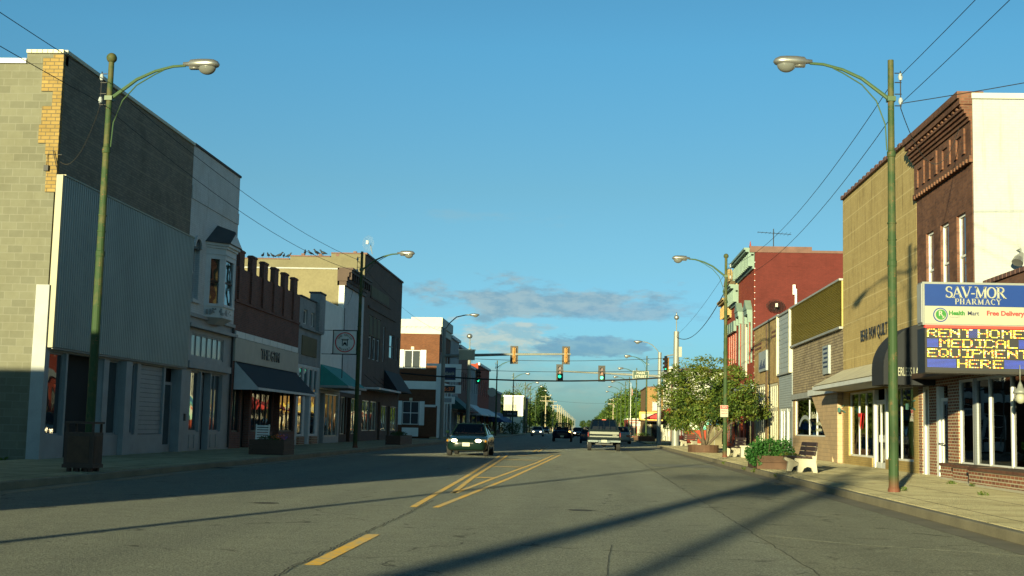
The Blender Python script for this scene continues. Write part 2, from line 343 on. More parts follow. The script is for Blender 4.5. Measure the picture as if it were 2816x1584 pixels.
def walkm():
    m, t, p = newmat('concrete_pavement')
    g = N(t, 'ShaderNodeTexCoord'); v = g.outputs['Object']
    b = N(t, 'ShaderNodeTexBrick'); b.offset = 0; b.inputs['Scale'].default_value = 1
    b.inputs['Brick Width'].default_value = 1.5; b.inputs['Row Height'].default_value = 1.5; b.inputs['Mortar Size'].default_value = .028
    for k, c in (('Color1', (.46, .41, .25)), ('Color2', (.41, .37, .225)), ('Mortar', (.19, .165, .10))): b.inputs[k].default_value = (*c, 1)
    t.links.new(v, b.inputs['Vector'])
    n1 = noise(t, v, .8, 6, .65); n2 = noise(t, v, 30, 3)
    c = mixc(t, maprange(t, n1, .4, .7), b.outputs[0], mixc(t, 1.0, b.outputs[0], (.72, .7, .66), 'MULTIPLY'))
    c = mixc(t, .3, c, mixc(t, n2, (.5, .5, .5), (1.5, 1.5, 1.5)), 'MULTIPLY')
    n3 = noise(t, v, 2.6, 3)
    c = mixc(t, math_(t, 'MULTIPLY', maprange(t, n3, .60, .68), .45), c, (.13, .11, .07))
    sp_ = noise(t, v, 7.5, 2); c = mixc(t, math_(t, 'MULTIPLY', maprange(t, sp_, .70, .73), .6), c, (.07, .06, .045))
    t.links.new(c, p.inputs['Base Color']); p.inputs['Roughness'].default_value = .85; p.inputs['Specular IOR Level'].default_value = .25; p.inputs['Diffuse Roughness'].default_value = 1
    bump(t, p, n2, 1.0, .06)
    return m
M['walk'] = walkm()
M['kerb'] = plain('kerb_concrete', (.20, .175, .115), .85, var=.35, vs=1.5)
M['ground'] = plain('dry_grass_ground', (.07, .085, .03), .95, var=.4, vs=.3, fine=6)
M['gravel'] = plain('lot_gravel', (.22, .20, .15), .95, var=.3, vs=.5, fine=20)
def wornline(name, c, lo, hi):
    m, t, p = newmat(name); tcn = N(t, 'ShaderNodeTexCoord'); a = noise(t, tcn.outputs['Object'], 9, 6, .75); b_ = noise(t, tcn.outputs['Object'], 1.1, 4)
    f = math_(t, 'ADD', math_(t, 'MULTIPLY', a, .7), math_(t, 'MULTIPLY', b_, .3))
    t.links.new(mixc(t, maprange(t, f, lo, hi), c, (.10, .105, .08)), p.inputs['Base Color']); p.inputs['Roughness'].default_value = .75; p.inputs['Diffuse Roughness'].default_value = 1; return m
M['yellow_line'] = wornline('yellow_road_paint', (.215, .125, .006), .45, .60)
M['white_line'] = wornline('worn_white_road_paint', (.20, .20, .17), .36, .50)
M['tar'] = plain('tar_crack', (.07, .065, .045), .8)

# ------------------------------------------------------------------ geometry helpers
class MB:
    def __init__(s): s.v = []; s.f = []; s.m = []; s.k = 0
    def mat(s, k): s.k = k; return s
    def add(s, vs, fs):
        o = len(s.v); s.v += [tuple(x) for x in vs]
        for f in fs: s.f.append(tuple(o+i for i in f)); s.m.append(s.k)
        return s
    def box(s, x0, x1, y0, y1, z0, z1):
        return s.add([(x0,y0,z0),(x1,y0,z0),(x1,y1,z0),(x0,y1,z0),(x0,y0,z1),(x1,y0,z1),(x1,y1,z1),(x0,y1,z1)],
                     [(0,3,2,1),(4,5,6,7),(0,1,5,4),(1,2,6,5),(2,3,7,6),(3,0,4,7)])
    def hexa(s, p): return s.add(p, [(0,3,2,1),(4,5,6,7),(0,1,5,4),(1,2,6,5),(2,3,7,6),(3,0,4,7)])
    def quad(s, a, b, c, d_): return s.add([a, b, c, d_], [(0,1,2,3)])
    def prism(s, poly, ax, a, b):   # poly of 2D points in the plane normal to axis ax, from a to b
        n = len(poly)
        def P(u, w, t):
            return {'x': (t,u,w), 'y': (u,t,w), 'z': (u,w,t)}[ax]
        vs = [P(u,w,a) for u,w in poly] + [P(u,w,b) for u,w in poly]
        return s.add(vs, [tuple(range(n))[::-1], tuple(range(n,2*n))] + [(i,(i+1)%n,(i+1)%n+n,i+n) for i in range(n)])
    def tube(s, pts, r, n=8, cap=True):
        pts = [Vector(p) for p in pts]; rs = r if isinstance(r, (list, tuple)) else [r]*len(pts)
        rings = []; up = Vector((0,0,1))
        for i, p in enumerate(pts):
            d_ = (pts[min(i+1,len(pts)-1)] - pts[max(i-1,0)]).normalized()
            a = d_.cross(up if abs(d_.z) < .95 else Vector((1,0,0))).normalized(); b = d_.cross(a).normalized()
            rings.append([p + (a*math.cos(2*PI*j/n) + b*math.sin(2*PI*j/n))*rs[i] for j in range(n)])
        o = len(s.v)
        for rg in rings: s.v += [tuple(q) for q in rg]
        for i in range(len(rings)-1):
            for j in range(n):
                s.f.append((o+i*n+j, o+i*n+(j+1)%n, o+(i+1)*n+(j+1)%n, o+(i+1)*n+j)); s.m.append(s.k)
        if cap:
            s.f.append(tuple(o+j for j in range(n))[::-1]); s.m.append(s.k)
            s.f.append(tuple(o+(len(rings)-1)*n+j for j in range(n))); s.m.append(s.k)
        return s
    def ell(s, c, rx, ry, rz, n=12, m=8, z0=-1, z1=1):
        rings = []
        a0, a1 = math.asin(z0), math.asin(z1)
        vs = []
        for i in range(m+1):
            a = a0 + (a1-a0)*i/m; k = max(math.cos(a), 0.001)
            for j in range(n): vs.append((c[0]+rx*k*math.cos(2*PI*j/n), c[1]+ry*k*math.sin(2*PI*j/n), c[2]+rz*math.sin(a)))
        fs = [(i*n+j, i*n+(j+1)%n, (i+1)*n+(j+1)%n, (i+1)*n+j) for i in range(m) for j in range(n)]
        fs += [tuple(range(n))[::-1], tuple(m*n+j for j in range(n))]
        return s.add(vs, fs)
    def xform(s, mt):
        s.v = [tuple(mt @ Vector(v)) for v in s.v]; return s
    def build(s, name, mats, parent=None, smooth=False, local=False, bevel=0, recalc=True):
        off = Vector((0,0,0))
        if parent is not None and not local:
            q = parent
            while q is not None: off += q.location; q = q.parent
        me = bpy.data.meshes.new(name)
        me.from_pydata([(x-off.x, y-off.y, z-off.z) for x,y,z in s.v], [], s.f)
        mats = mats if isinstance(mats, (list, tuple)) else [mats]
        for mm in mats: me.materials.append(M[mm] if isinstance(mm, str) else mm)
        me.polygons.foreach_set('material_index', s.m)
        if recalc:
            bm = bmesh.new(); bm.from_mesh(me); bmesh.ops.recalc_face_normals(bm, faces=bm.faces[:]); bm.to_mesh(me); bm.free()
        if smooth: me.polygons.foreach_set('use_smooth', [True]*len(me.polygons))
        me.update()
        o = bpy.data.objects.new(name, me); COL.objects.link(o)
        if parent is not None: o.parent = parent
        if bevel:
            bv = o.modifiers.new('bevel', 'BEVEL'); bv.width = bevel; bv.segments = 2; bv.limit_method = 'ANGLE'
        return o
def build_each(mb, name, m, parent=None, **k):
    """each connected piece of mb becomes a part of its own"""
    par = list(range(len(mb.v)))
    def find(a):
        while par[a] != a: par[a] = par[par[a]]; a = par[a]
        return a
    for f in mb.f:
        for i in f[1:]: par[find(i)] = find(f[0])
    groups = {}
    for f, mi in zip(mb.f, mb.m): groups.setdefault(find(f[0]), []).append((f, mi))
    out = []
    for fs in groups.values():
        q = MB(); idx = {}
        for f, mi in fs:
            for i in f:
                if i not in idx: idx[i] = len(q.v); q.v.append(mb.v[i])
            q.f.append(tuple(idx[i] for i in f)); q.m.append(mi)
        out.append(q.build(name, m, parent, **k))
    return out
def tag(o, label=None, cat=None, group=None, kind=None):
    if label: o['label'] = label
    if cat: o['category'] = cat
    if group: o['group'] = group
    if kind: o['kind'] = kind
    return o
def empty(name, loc, label, cat, group=None, rz=0):
    o = bpy.data.objects.new(name, None); COL.objects.link(o); o.location = loc; o.rotation_euler = (0,0,rz)
    o.empty_display_size = .3
    return tag(o, label, cat, group)
def copy_tree(o, parent=None):
    c = o.copy(); COL.objects.link(c); c.parent = parent
    for ch in list(o.children): copy_tree(ch, c)
    return c
def struct(name, mb, m, **k): return tag(mb.build(name, m, **k), kind='structure')

# a facade plane: u runs along the wall, z up, d = depth behind the face (negative: proud of it)
class Pl:
    def __init__(s, side, at): s.side, s.at = side, at
    def p(s, u, z, d):
        if s.side == 'L': return (s.at - d, u, z)
        if s.side == 'R': return (s.at + d, u, z)
        return (u, s.at + d, z)      # 'F': faces the camera
    def box(s, mb, u0, u1, z0, z1, d0, d1):
        a = s.p(u0, z0, d0); b = s.p(u1, z1, d1)
        return mb.box(min(a[0],b[0]), max(a[0],b[0]), min(a[1],b[1]), max(a[1],b[1]), z0, z1)
    def right(s): return Vector({'L': (0,1,0), 'R': (0,-1,0), 'F': (1,0,0)}[s.side])
    def out(s): return Vector({'L': (1,0,0), 'R': (-1,0,0), 'F': (0,-1,0)}[s.side])
def facade(mb, pl, u0, u1, z0, z1, holes, th=.3):
    us = sorted({u0, u1, *[h[0] for h in holes], *[h[1] for h in holes]}); us = [u for u in us if u0 <= u <= u1]
    zs = sorted({z0, z1, *[h[2] for h in holes], *[h[3] for h in holes]}); zs = [z for z in zs if z0 <= z <= z1]
    def solid(i, j):
        if i < 0 or j < 0 or i >= len(us)-1 or j >= len(zs)-1: return False
        a, b = (us[i]+us[i+1])/2, (zs[j]+zs[j+1])/2
        return not any(h[0] < a < h[1] and h[2] < b < h[3] for h in holes)
    for i in range(len(us)-1):
        for j in range(len(zs)-1):
            if not solid(i, j): continue
            a, b, c, e = us[i], us[i+1], zs[j], zs[j+1]
            P = pl.p
            mb.quad(P(a,c,0), P(b,c,0), P(b,e,0), P(a,e,0)); mb.quad(P(a,c,th), P(b,c,th), P(b,e,th), P(a,e,th))
            if not solid(i-1,j): mb.quad(P(a,c,0), P(a,e,0), P(a,e,th), P(a,c,th))
            if not solid(i+1,j): mb.quad(P(b,c,0), P(b,e,0), P(b,e,th), P(b,c,th))
            if not solid(i,j-1): mb.quad(P(a,c,0), P(b,c,0), P(b,c,th), P(a,c,th))
            if not solid(i,j+1): mb.quad(P(a,e,0), P(b,e,0), P(b,e,th), P(a,e,th))
def window(pl, u0, u1, z0, z1, parent, fm='white', gm='glass', fw=.06, setb=.12, vs=(), hs=(), name='window', label=None, bar=.03):
    mb = MB()
    pl.box(mb, u0, u0+fw, z0, z1, setb-.03, setb+.05); pl.box(mb, u1-fw, u1, z0, z1, setb-.03, setb+.05)
    pl.box(mb, u0+fw, u1-fw, z0, z0+fw, setb-.03, setb+.05); pl.box(mb, u0+fw, u1-fw, z1-fw, z1, setb-.03, setb+.05)
    hz = [z0 + (z1-z0)*h for h in hs]
    for v in vs:
        u = u0 + (u1-u0)*v; pl.box(mb, u-bar, u+bar, z0+fw, z1-fw, setb-.025, setb+.04)
    for z in hz: pl.box(mb, u0+fw, u1-fw, z-bar, z+bar, setb-.021, setb+.03)
    f = mb.build(name, fm, parent)
    g = MB(); a = fw*.5
    pl.box(g, u0+a, u1-a, z0+a, z1-a, setb+.01, setb+.02)
    g.build('pane', gm, f)
    if label: f['label'] = label
    return f
def door(pl, u0, u1, z0, z1, parent, fm='white', gm='glass', setb=.3, stile=.1, bot=.25):
    mb = MB()
    pl.box(mb, u0, u0+stile, z0, z1, setb-.03, setb+.03); pl.box(mb, u1-stile, u1, z0, z1, setb-.03, setb+.03)
    pl.box(mb, u0+stile, u1-stile, z0, z0+bot, setb-.03, setb+.03); pl.box(mb, u0+stile, u1-stile, z1-stile, z1, setb-.03, setb+.03)
    f = mb.build('door', fm, parent)
    g = MB(); pl.box(g, u0+stile*.5, u1-stile*.5, z0+bot*.5, z1-stile*.5, setb-.005, setb+.005); g.build('pane', gm, f)
    h = MB(); um = u0+stile*.6; pl.box(h, um, um+.03, z0+.9, z0+1.15, setb-.07, setb-.03); h.build('handle', 'alu', f)
    return f
def text(s, size, loc, right, out, name, m, parent=None, depth=.015, align='CENTER', bold=0.0, sx=1.0, width=None):
    cu = bpy.data.curves.new('t', 'FONT'); cu.body = s; cu.size = size; cu.extrude = depth/2; cu.align_x = align; cu.align_y = 'CENTER'
    cu.offset = bold; cu.resolution_u = 4
    ob = bpy.data.objects.new('t', cu)
    me = bpy.data.meshes.new_from_object(ob)
    bpy.data.objects.remove(ob)
    right = Vector(right); out = Vector(out); up = Vector((0,0,1)); L = Vector(loc)
    xs = [v.co.x for v in me.vertices] or [0, 1]
    if width: sx = width/(max(xs)-min(xs)); cx = (max(xs)+min(xs))/2 if align == 'CENTER' else 0
    else: cx = 0
    off = Vector((0,0,0)); q = parent
    while q is not None: off += q.location; q = q.parent
    for v in me.vertices:
        c = v.co.copy(); v.co = L + right*((c.x-cx)*sx) + up*c.y + out*(c.z + depth/2) - off
    me.materials.clear(); me.materials.append(M[m] if isinstance(m, str) else m)
    me.name = name
    o = bpy.data.objects.new(name, me); COL.objects.link(o)
    if parent is not None: o.parent = parent
    return o
def body(pl, u0, u1, z1, D, parent, m='roof', d0=.3, roofz=None, sidem=None, far=True, zb=.02):
    """the mass behind a facade: side walls, back and a flat roof sunk behind the parapet"""
    rz = roofz if roofz is not None else z1-.6
    mb = MB()
    pl.box(mb, u0+.02, u1-.02, zb, rz, d0+.003, D-.02)
    o = mb.build('roof', m, parent)
    w = MB()
    pl.box(w, u0, u0+.25, zb, z1, d0, D); pl.box(w, u1-.25, u1, zb, z1, d0, D); pl.box(w, u0+.25, u1-.25, zb, z1-.2, D-.25, D)
    w.build('side_wall', sidem or m, parent)
    return o
# ------------------------------------------------------------------ ground, road, pavements
mb = MB(); mb.quad((-2500,-600,-.012),(2500,-600,-.012),(2500,5000,-.012),(-2500,5000,-.012)); struct('ground', mb, 'ground')
KL, KR = -9.8, 5.3          # kerb faces
mb = MB()
def sheet(mb, x0, x1, y0, y1, z): mb.quad((x0,y0,z),(x1,y0,z),(x1,y1,z),(x0,y1,z))
ys = [-80, 20, 60, 96.5, 118, 200, 400, 900, 2500]
for a, b in zip(ys[:-1], ys[1:]): sheet(mb, KL, KR, a, b, 0)
sheet(mb, -200, KL, 98.5, 116, 0); sheet(mb, KR, 200, 98.5, 116, 0)
sheet(mb, KL-1.6, KL, 96.9, 98.5, 0); sheet(mb, KL-1.6, KL, 116, 117.6, 0)
sheet(mb, KR, KR+1.4, 97.1, 98.5, 0); sheet(mb, KR, KR+1.4, 116, 117.4, 0)
struct('road', mb, 'road', recalc=False)
def walk(x0, x1, y0, y1, kside, ends=()):
    mb = MB(); a, b = (x0, x1-.16) if kside > 0 else (x0+.16, x1)
    mb.box(a, b, y0, y1, -.01, .15); struct('pavement', mb, 'walk')
    k = MB(); kx = (x1-.16, x1) if kside > 0 else (x0, x0+.16)
    k.box(kx[0], kx[1], y0, y1, -.01, .142); struct('kerb', k, 'kerb', bevel=.02)
walk(-14.3, KL, -80, 96.9, 1); walk(KR, 12.4, -80, 97.1, -1)
walk(-14.3, KL, 117.6, 330, 1); walk(KR, 12.4, 117.4, 330, -1)
mb = MB(); sheet(mb, -60, -14.3, 13, 32.5, .03); struct('vacant_lot', mb, 'gravel')
for x0,x1,y_ in ((KR-.42,KR-.02,33.0),(KL+.02,KL+.42,33.5)):
    g_ = MB()
    for i in range(7): g_.box(x0,x1,y_+i*.1,y_+i*.1+.05,.006,.012)
    g_.box(x0-.03,x0,y_-.03,y_+.7,.006,.014); struct('storm_drain', g_, 'tar')
# gutter apron, slightly paler
mb = MB(); sheet(mb, KL, KL+.45, -60, 96.5, .004); sheet(mb, KR-.45, KR, -60, 96.5, .004); struct('gutter', mb, 'kerb', recalc=False)
# yellow markings
def stripe(mb, pts, w, z=.004):
    for (x0,y0), (x1,y1) in zip(pts[:-1], pts[1:]):
        dx, dy = x1-x0, y1-y0; L = math.hypot(dx, dy) or 1; nx, ny = dy/L*w/2, -dx/L*w/2
        mb.quad((x0-nx,y0-ny,z),(x0+nx,y0+ny,z),(x1+nx,y1+ny,z),(x1-nx,y1-ny,z))
mb = MB()
stripe(mb, [(-2.43,11.6),(-2.43,14.95)], .15)
stripe(mb, [(-2.43,2.0),(-2.43,5.5)], .15)
stripe(mb, [(-2.66,20.05),(-2.92,30),(-3.45,48),(-3.95,62)], .11)
stripe(mb, [(-2.50,24.5),(-2.78,32),(-3.2,48),(-3.6,62)], .11)
stripe(mb, [(-2.31,20.1),(-1.88,32),(-1.45,50),(-1.2,62)], .11)
stripe(mb, [(-2.46,24.5),(-2.25,32),(-1.75,47),(-1.5,60)], .11)
for y, a, b in ((32,-2.75,-2.25),(41,-2.95,-1.95),(50,-3.2,-1.7),(58,-3.45,-1.55)): stripe(mb, [(a,y),(b,y+.2)], .5, .0078)
for y in (64, 71): stripe(mb, [(-3.8,y),(-1.3,y)], .3, .0078)
stripe(mb, [(-2.5,66),(-2.5,88)], .11); stripe(mb, [(-2.75,66),(-2.75,88)], .11)
struct('lane_marking', mb, 'yellow_line', recalc=False)
mb = MB()
stripe(mb, [(KR-.5,20.4),(3.2,22.3)], .035); stripe(mb, [(KR-.4,14.65),(3.2,15.5),(2.3,16.4)], .035)
stripe(mb, [(KR-.5,27),(3.2,28.6)], .03); stripe(mb, [(KR-.5,34),(3.2,35.3)], .03)
stripe(mb, [(-9.2,92.5),(5.0,92.5)], .4); stripe(mb, [(-9.2,122),(-2.6,122)], .4)
struct('parking_marking', mb, 'white_line', recalc=False)
random.seed(4)
mb = MB()
x = -2.56; pts = []
yy = 9.0
while yy < 22: pts.append((-2.56+random.uniform(-.028,.028), yy)); yy += random.uniform(.06,.16)
stripe(mb, pts, .016, .0085)
def rcrack(x0, y0, x1, y1, w, j):
    n = max(3, int(math.hypot(x1-x0, y1-y0)/.25)); stripe(mb, [(x0+(x1-x0)*i/n+random.uniform(-j,j), y0+(y1-y0)*i/n+random.uniform(-j,j)) for i in range(n+1)], w, .0045)
rcrack(2.15, 12, 2.14, 31, .010, .02); rcrack(2.14, 31, 2.2, 60, .02, .02)
rcrack(3.6,27.5,4.3,26.6,.03,.04); rcrack(4.35,17.6,4.75,17.1,.035,.01); rcrack(2.9,27,3.9,25.6,.04,.03)
rcrack(3.1,21,3.9,20.4,.03,.03); rcrack(.2,11.4,.3,14.5,.006,.01)
struct('road_crack', mb, 'tar', recalc=False)
mb = MB()
for x0,x1,y0,y1 in ((2.35,4.7,46,49.5),(-5.2,-3.2,66,69)):
    n_ = 7; e_ = [(x0+(x1-x0)*i/n_, y0+random.uniform(-.06,.06)) for i in range(n_+1)]+[(x1-(x1-x0)*i/n_, y1+random.uniform(-.06,.06)) for i in range(n_+1)]
    mb.add([(x,y,.0035) for x,y in e_],[tuple(range(len(e_)))])
struct('asphalt_patch', mb, plain('patch_asphalt',(.235,.24,.19),.9,var=.25,vs=4,fine=50), recalc=False)
mb = MB()
for i in range(46):
    x, y = random.choice((random.uniform(2.3,5.2),random.uniform(-9.6,-8.4),random.uniform(2.3,9.5))), random.uniform(11,45); q = random.uniform(.008,.022); z_ = .158 if x > 5.4 else .006
    mb.add([(x-q,y-q,z_),(x+q*1.5,y-q*.4,z_),(x+q,y+q,z_),(x-q*.8,y+q,z_+.006)],[(0,1,2,3)])
tag(mb.build('litter','sign_white',recalc=False),'scattered pale grit and paper scraps along the right kerb and pavement','litter',kind='stuff')
for cx_, cy_ in ((-4.95,20.0),(-.07,20.4)):
    m_ = MB(); m_.add([(cx_+.2*math.cos(2*PI*i/20), cy_+.2*math.sin(2*PI*i/20), .006) for i in range(20)], [tuple(range(20))])
    struct('manhole_cover', m_, 'tar', recalc=False)

# ------------------------------------------------------------------ left side of the street
XL, XR = -14.0, 10.2
PL = Pl('L', XL); PR = Pl('R', XR)
def bldg(name, x, y, label, cat='building', group=None): return empty(name, (x, y, 0), label, cat, group)
# L1: block side wall, dark brick above ribbed steel
b = bldg('brick_building', XL, 32.5, 'tall dark brick building with ribbed grey steel cladding and a bare block side wall')
w = MB()
facade(w, PL, 32.6, 43.85, 3.0, 10.85, [], .3); o = w.build('wall', 'b_dark', b)
w = MB()
facade(w, PL, 32.6, 43.85, .15, 3.0, [(32.75,33.86,.75,2.95),(33.98,36.6,.15,2.95),(37.0,37.98,.75,2.95),(38.5,39.4,.75,2.95),(39.7,41.95,.75,2.95),(42.1,43.4,.15,2.95)], .25)
w.build('shopfront_wall', 'grey', b)
w = MB()   # block wall with the uneven toothed corner
w.box(-40, XL-.05, 32.5, 32.8, .02, 10.55); w.box(-15.0, XL, 32.47, 32.78, 10.55, 10.82); w.build('side_wall', 'b_block', b)
w = MB(); random.seed(2)
z = 7.1
while z < 10.75:
    L = random.choice((.28,.3,.34,.5,.55,.24)); h = random.choice((.2,.3,.4,.5)); h = min(h, 10.8-z)
    w.box(XL-L, XL+.004, 32.46, 32.6, z, z+h); z += h
w.build('corner_brickwork', 'b_yellow_toothed', b)
w = MB(); w.box(-40, -15.0, 32.42, 32.86, 10.55, 10.68); w.build('side_coping', 'white', b)
w = MB()
for i in range(7): w.box(-15.0+i*.145, -15.0+i*.145+.13, 32.42, 32.86, 10.83, 10.92)
w.box(XL-.3, XL+.05, 32.6, 43.85, 10.86, 10.96); w.build('coping', 'cream', b)
w = MB(); w.box(-39.9, XL-.32, 32.82, 43.6, .02, 10.0); w.build('roof', 'dark', b)
w = MB()   # ribbed steel
n = 76; y0, y1 = 32.62, 43.9
for i in range(n):
    a = y0+(y1-y0)*i/n; c = y0+(y1-y0)*(i+.5)/n; e = y0+(y1-y0)*(i+1)/n; g_=.02
    for (p, q, dp, dq) in ((a,a+g_,0,.045),(a+g_,c,.045,.045),(c,c+g_,.045,0),(c+g_,e,0,0)):
        w.quad((XL+.14+dp,p,3.05),(XL+.14+dq,q,3.05),(XL+.14+dq,q,7.55),(XL+.14+dp,p,7.55))
w.build('steel_cladding', 'corr', b, recalc=False)
w = MB(); w.box(XL+.005, XL+.18, 32.47, 32.61, 3.03, 7.57); w.box(XL+.005, XL+.20, 32.615, 43.9, 7.555, 7.6); w.build('flashing', 'corr_edge', b)
w = MB(); w.box(XL+.005, XL+.13, 32.62, 43.9, 3.0, 3.045); w.build('soffit', 'grey', b)
w = MB(); w.box(XL-.32, XL+.03, 32.40, 32.68, .15, 4.65); w.box(XL+.004, XL+.16, 37.98, 38.5, .15, 2.95); w.box(XL+.004,XL+.12,43.42,43.84,.15,2.95)
build_each(w,'pilaster', 'grey', b)
window(PL, 32.75,33.86,.75,2.95,b,'grey'); window(PL,37.0,37.98,.75,2.95,b,'grey'); window(PL,38.5,39.4,.75,2.95,b,'grey')
w = MB()
for i in range(15): w.box(XL-.14, XL-.08+.012*(i%2), 39.7, 41.95, .77+i*.145, .77+i*.145+.135)
w.build('siding_panel', 'grey', b)
w = MB(); w.box(XL-1.7, XL-1.6, 33.98, 37.0, .15, 2.95)
w.hexa([(XL-.02,36.62,.15),(XL-.1,36.7,.15),(XL-1.6,35.6,.15),(XL-1.6,35.5,.15),(XL-.02,36.62,2.95),(XL-.1,36.7,2.95),(XL-1.6,35.6,2.95),(XL-1.6,35.5,2.95)]); build_each(w,'entrance_recess', 'grey', b)
door(PL, 42.15, 43.35, .15, 2.5, b, 'grey', 'glass', .2)
# wall sconce bracket with cables
s = MB(); s.tube([(XL+.1,32.5,8.1),(XL-.25,32.42,8.1),(XL-.25,32.4,7.7)], .015, 5); s.tube([(XL-.1,32.4,8.2),(XL+.02,32.4,7.75)], .012, 5)
s.box(XL-.32,XL-.2,32.38,32.46,7.65,7.8); s.build('wire_bracket', 'wire', b)

# L2 white-painted brick with the bay window
b = bldg('white_brick_building', XL, 44, 'white painted brick building with a gabled bay window, between dark brick and the gym')
w = MB()
facade(w, PL, 43.87, 49.95, 4.95, 10.9, [(44.42,45.16,5.5,7.5)], .3); w.box(XL+.002, XL+.03, 43.87, 49.95, 9.0, 9.45)
w.build('wall', 'b_white', b)
body(PL, 43.9, 49.9, 10.85, 24, b, 'roof', sidem='b_white')
w = MB(); w.box(XL-.3, XL+.05, 43.87, 49.98, 10.9, 10.98); w.build('coping', 'roof', b)
# arched head
w = MB(); n = 10
pts = [(44.79+.37*math.cos(PI*i/n), 7.35+.33*math.sin(PI*i/n)) for i in range(n+1)]
for i in range(n):
    (a, za), (c, zc) = pts[i], pts[i+1]
    ka = 1.28
    ao, zo_ = 44.79+(a-44.79)*ka, 7.35+(za-7.35)*1.35; co, zc2 = 44.79+(c-44.79)*ka, 7.35+(zc-7.35)*1.35
    w.hexa([(XL+.02,a,za),(XL+.08,a,za),(XL+.08,c,zc),(XL+.02,c,zc),(XL+.02,ao,zo_),(XL+.08,ao,zo_),(XL+.08,co,zc2),(XL+.02,co,zc2)])
w.box(XL+.002,XL+.1,44.3,45.28,5.38,5.5); w.build('window_hood', 'b_white', b)
w = MB(); w.prism([(44.42,7.3)]+[(p[0],p[1]) for p in pts[::-1]]+[(45.16,7.3)], 'x', XL+.001, XL+.012); w.build('arch_pane', 'glass_up', b)
window(PL, 44.42,45.16,5.5,7.5,b,'b_white','glass_up',hs=(.5,),setb=.2)
# bay
A, B_, C_, D_ = (XL,45.9),(XL+.55,46.5),(XL+.55,47.8),(XL,48.4)
bay = MB()
def poly_ring(k, z0, z1, grow=0):
    P_ = [(A[0]-.05,A[1]-grow),(B_[0]+grow,B_[1]-grow*.7),(C_[0]+grow,C_[1]+grow*.7),(D_[0]-.05,D_[1]+grow)]
    k.prism(P_, 'z', z0, z1)
poly_ring(bay, 5.0, 5.4, 0); poly_ring(bay, 5.4, 5.5, .05); poly_ring(bay, 7.15, 7.32, .02); poly_ring(bay, 7.32, 7.36, .05); poly_ring(bay, 7.36, 7.55, .03); poly_ring(bay, 7.55, 7.64, .09); poly_ring(bay, 7.64, 7.74, .16)
for (p, q) in ((A,B_),(B_,C_),(C_,D_)):
    L = math.hypot(q[0]-p[0], q[1]-p[1]); ux, uy = (q[0]-p[0])/L, (q[1]-p[1])/L; nx, ny = uy, -ux
    for t0, t1 in ((0,L*.27),(L*.73,L)) if q is not C_ else ((0,.15),(L-.15,L)):
        a0 = (p[0]+ux*t0, p[1]+uy*t0); a1 = (p[0]+ux*t1, p[1]+uy*t1)
        bay.hexa([(a0[0],a0[1],5.5),(a1[0],a1[1],5.5),(a1[0]-nx*.08,a1[1]-ny*.08,5.5),(a0[0]-nx*.08,a0[1]-ny*.08,5.5),
                  (a0[0],a0[1],7.15),(a1[0],a1[1],7.15),(a1[0]-nx*.08,a1[1]-ny*.08,7.15),(a0[0]-nx*.08,a0[1]-ny*.08,7.15)])
lo = [(XL-.05,46.5),(XL+.2,46.7),(XL+.2,47.6),(XL-.05,47.8)]; hi = [(XL-.05,A[1]),B_,C_,(XL-.05,D_[1])]
bay.hexa([(x,y,4.78) for x,y in lo]+[(x,y,5.0) for x,y in hi])
bayo = bay.build('bay_window', 'ltgrey', b)
ap = MB(); random.seed(12)
for i in range(26):
    t_ = random.random(); (p,q) = random.choice(((A,B_),(B_,C_))); x_, y_ = p[0]+(q[0]-p[0])*t_, p[1]+(q[1]-p[1])*t_
    ap.box(x_-.02, x_+.012, y_-.05, y_+.05, 5.08+random.random()*.2, 5.12+random.random()*.22)
ap.build('carved_apron', 'grey', bayo)
g = MB(); ins = .05
P_ = [(A[0]-.05,A[1]+ins),(B_[0]-ins,B_[1]+ins*.6),(C_[0]-ins,C_[1]-ins*.6),(D_[0]-.05,D_[1]-ins)]
g.prism(P_, 'z', 5.51, 7.14); g.build('pane', 'glass', bayo)
s = MB()
s.box(XL+.505,XL+.53,46.65,47.65,6.3,6.36); s.hexa([(XL+.1,46.05,6.3),(XL+.48,46.46,6.3),(XL+.45,46.5,6.3),(XL+.08,46.1,6.3),(XL+.1,46.05,6.36),(XL+.48,46.46,6.36),(XL+.45,46.5,6.36),(XL+.08,46.1,6.36)]); build_each(s,'sash_rail','brownd',bayo)
r = MB(); yc = 47.15
e0 = [(XL-.02,45.7,7.74),(XL+.75,46.25,7.74),(XL+.75,48.05,7.74),(XL-.02,48.6,7.74)]; rp0, rp1 = (XL-.02,yc,8.55),(XL+.70,yc,8.3)
r.add(e0+[rp0,rp1], [(0,1,5,4),(2,3,4,5),(1,2,5),(0,3,2,1),(0,4,3)]); r.build('bay_roof', 'roof', bayo)
r = MB(); r.add([(XL+.765,46.35,7.76),(XL+.765,47.95,7.76),(XL+.725,yc,8.22)], [(0,1,2)]); r.build('gable_board', 'ltgrey', bayo, recalc=False)
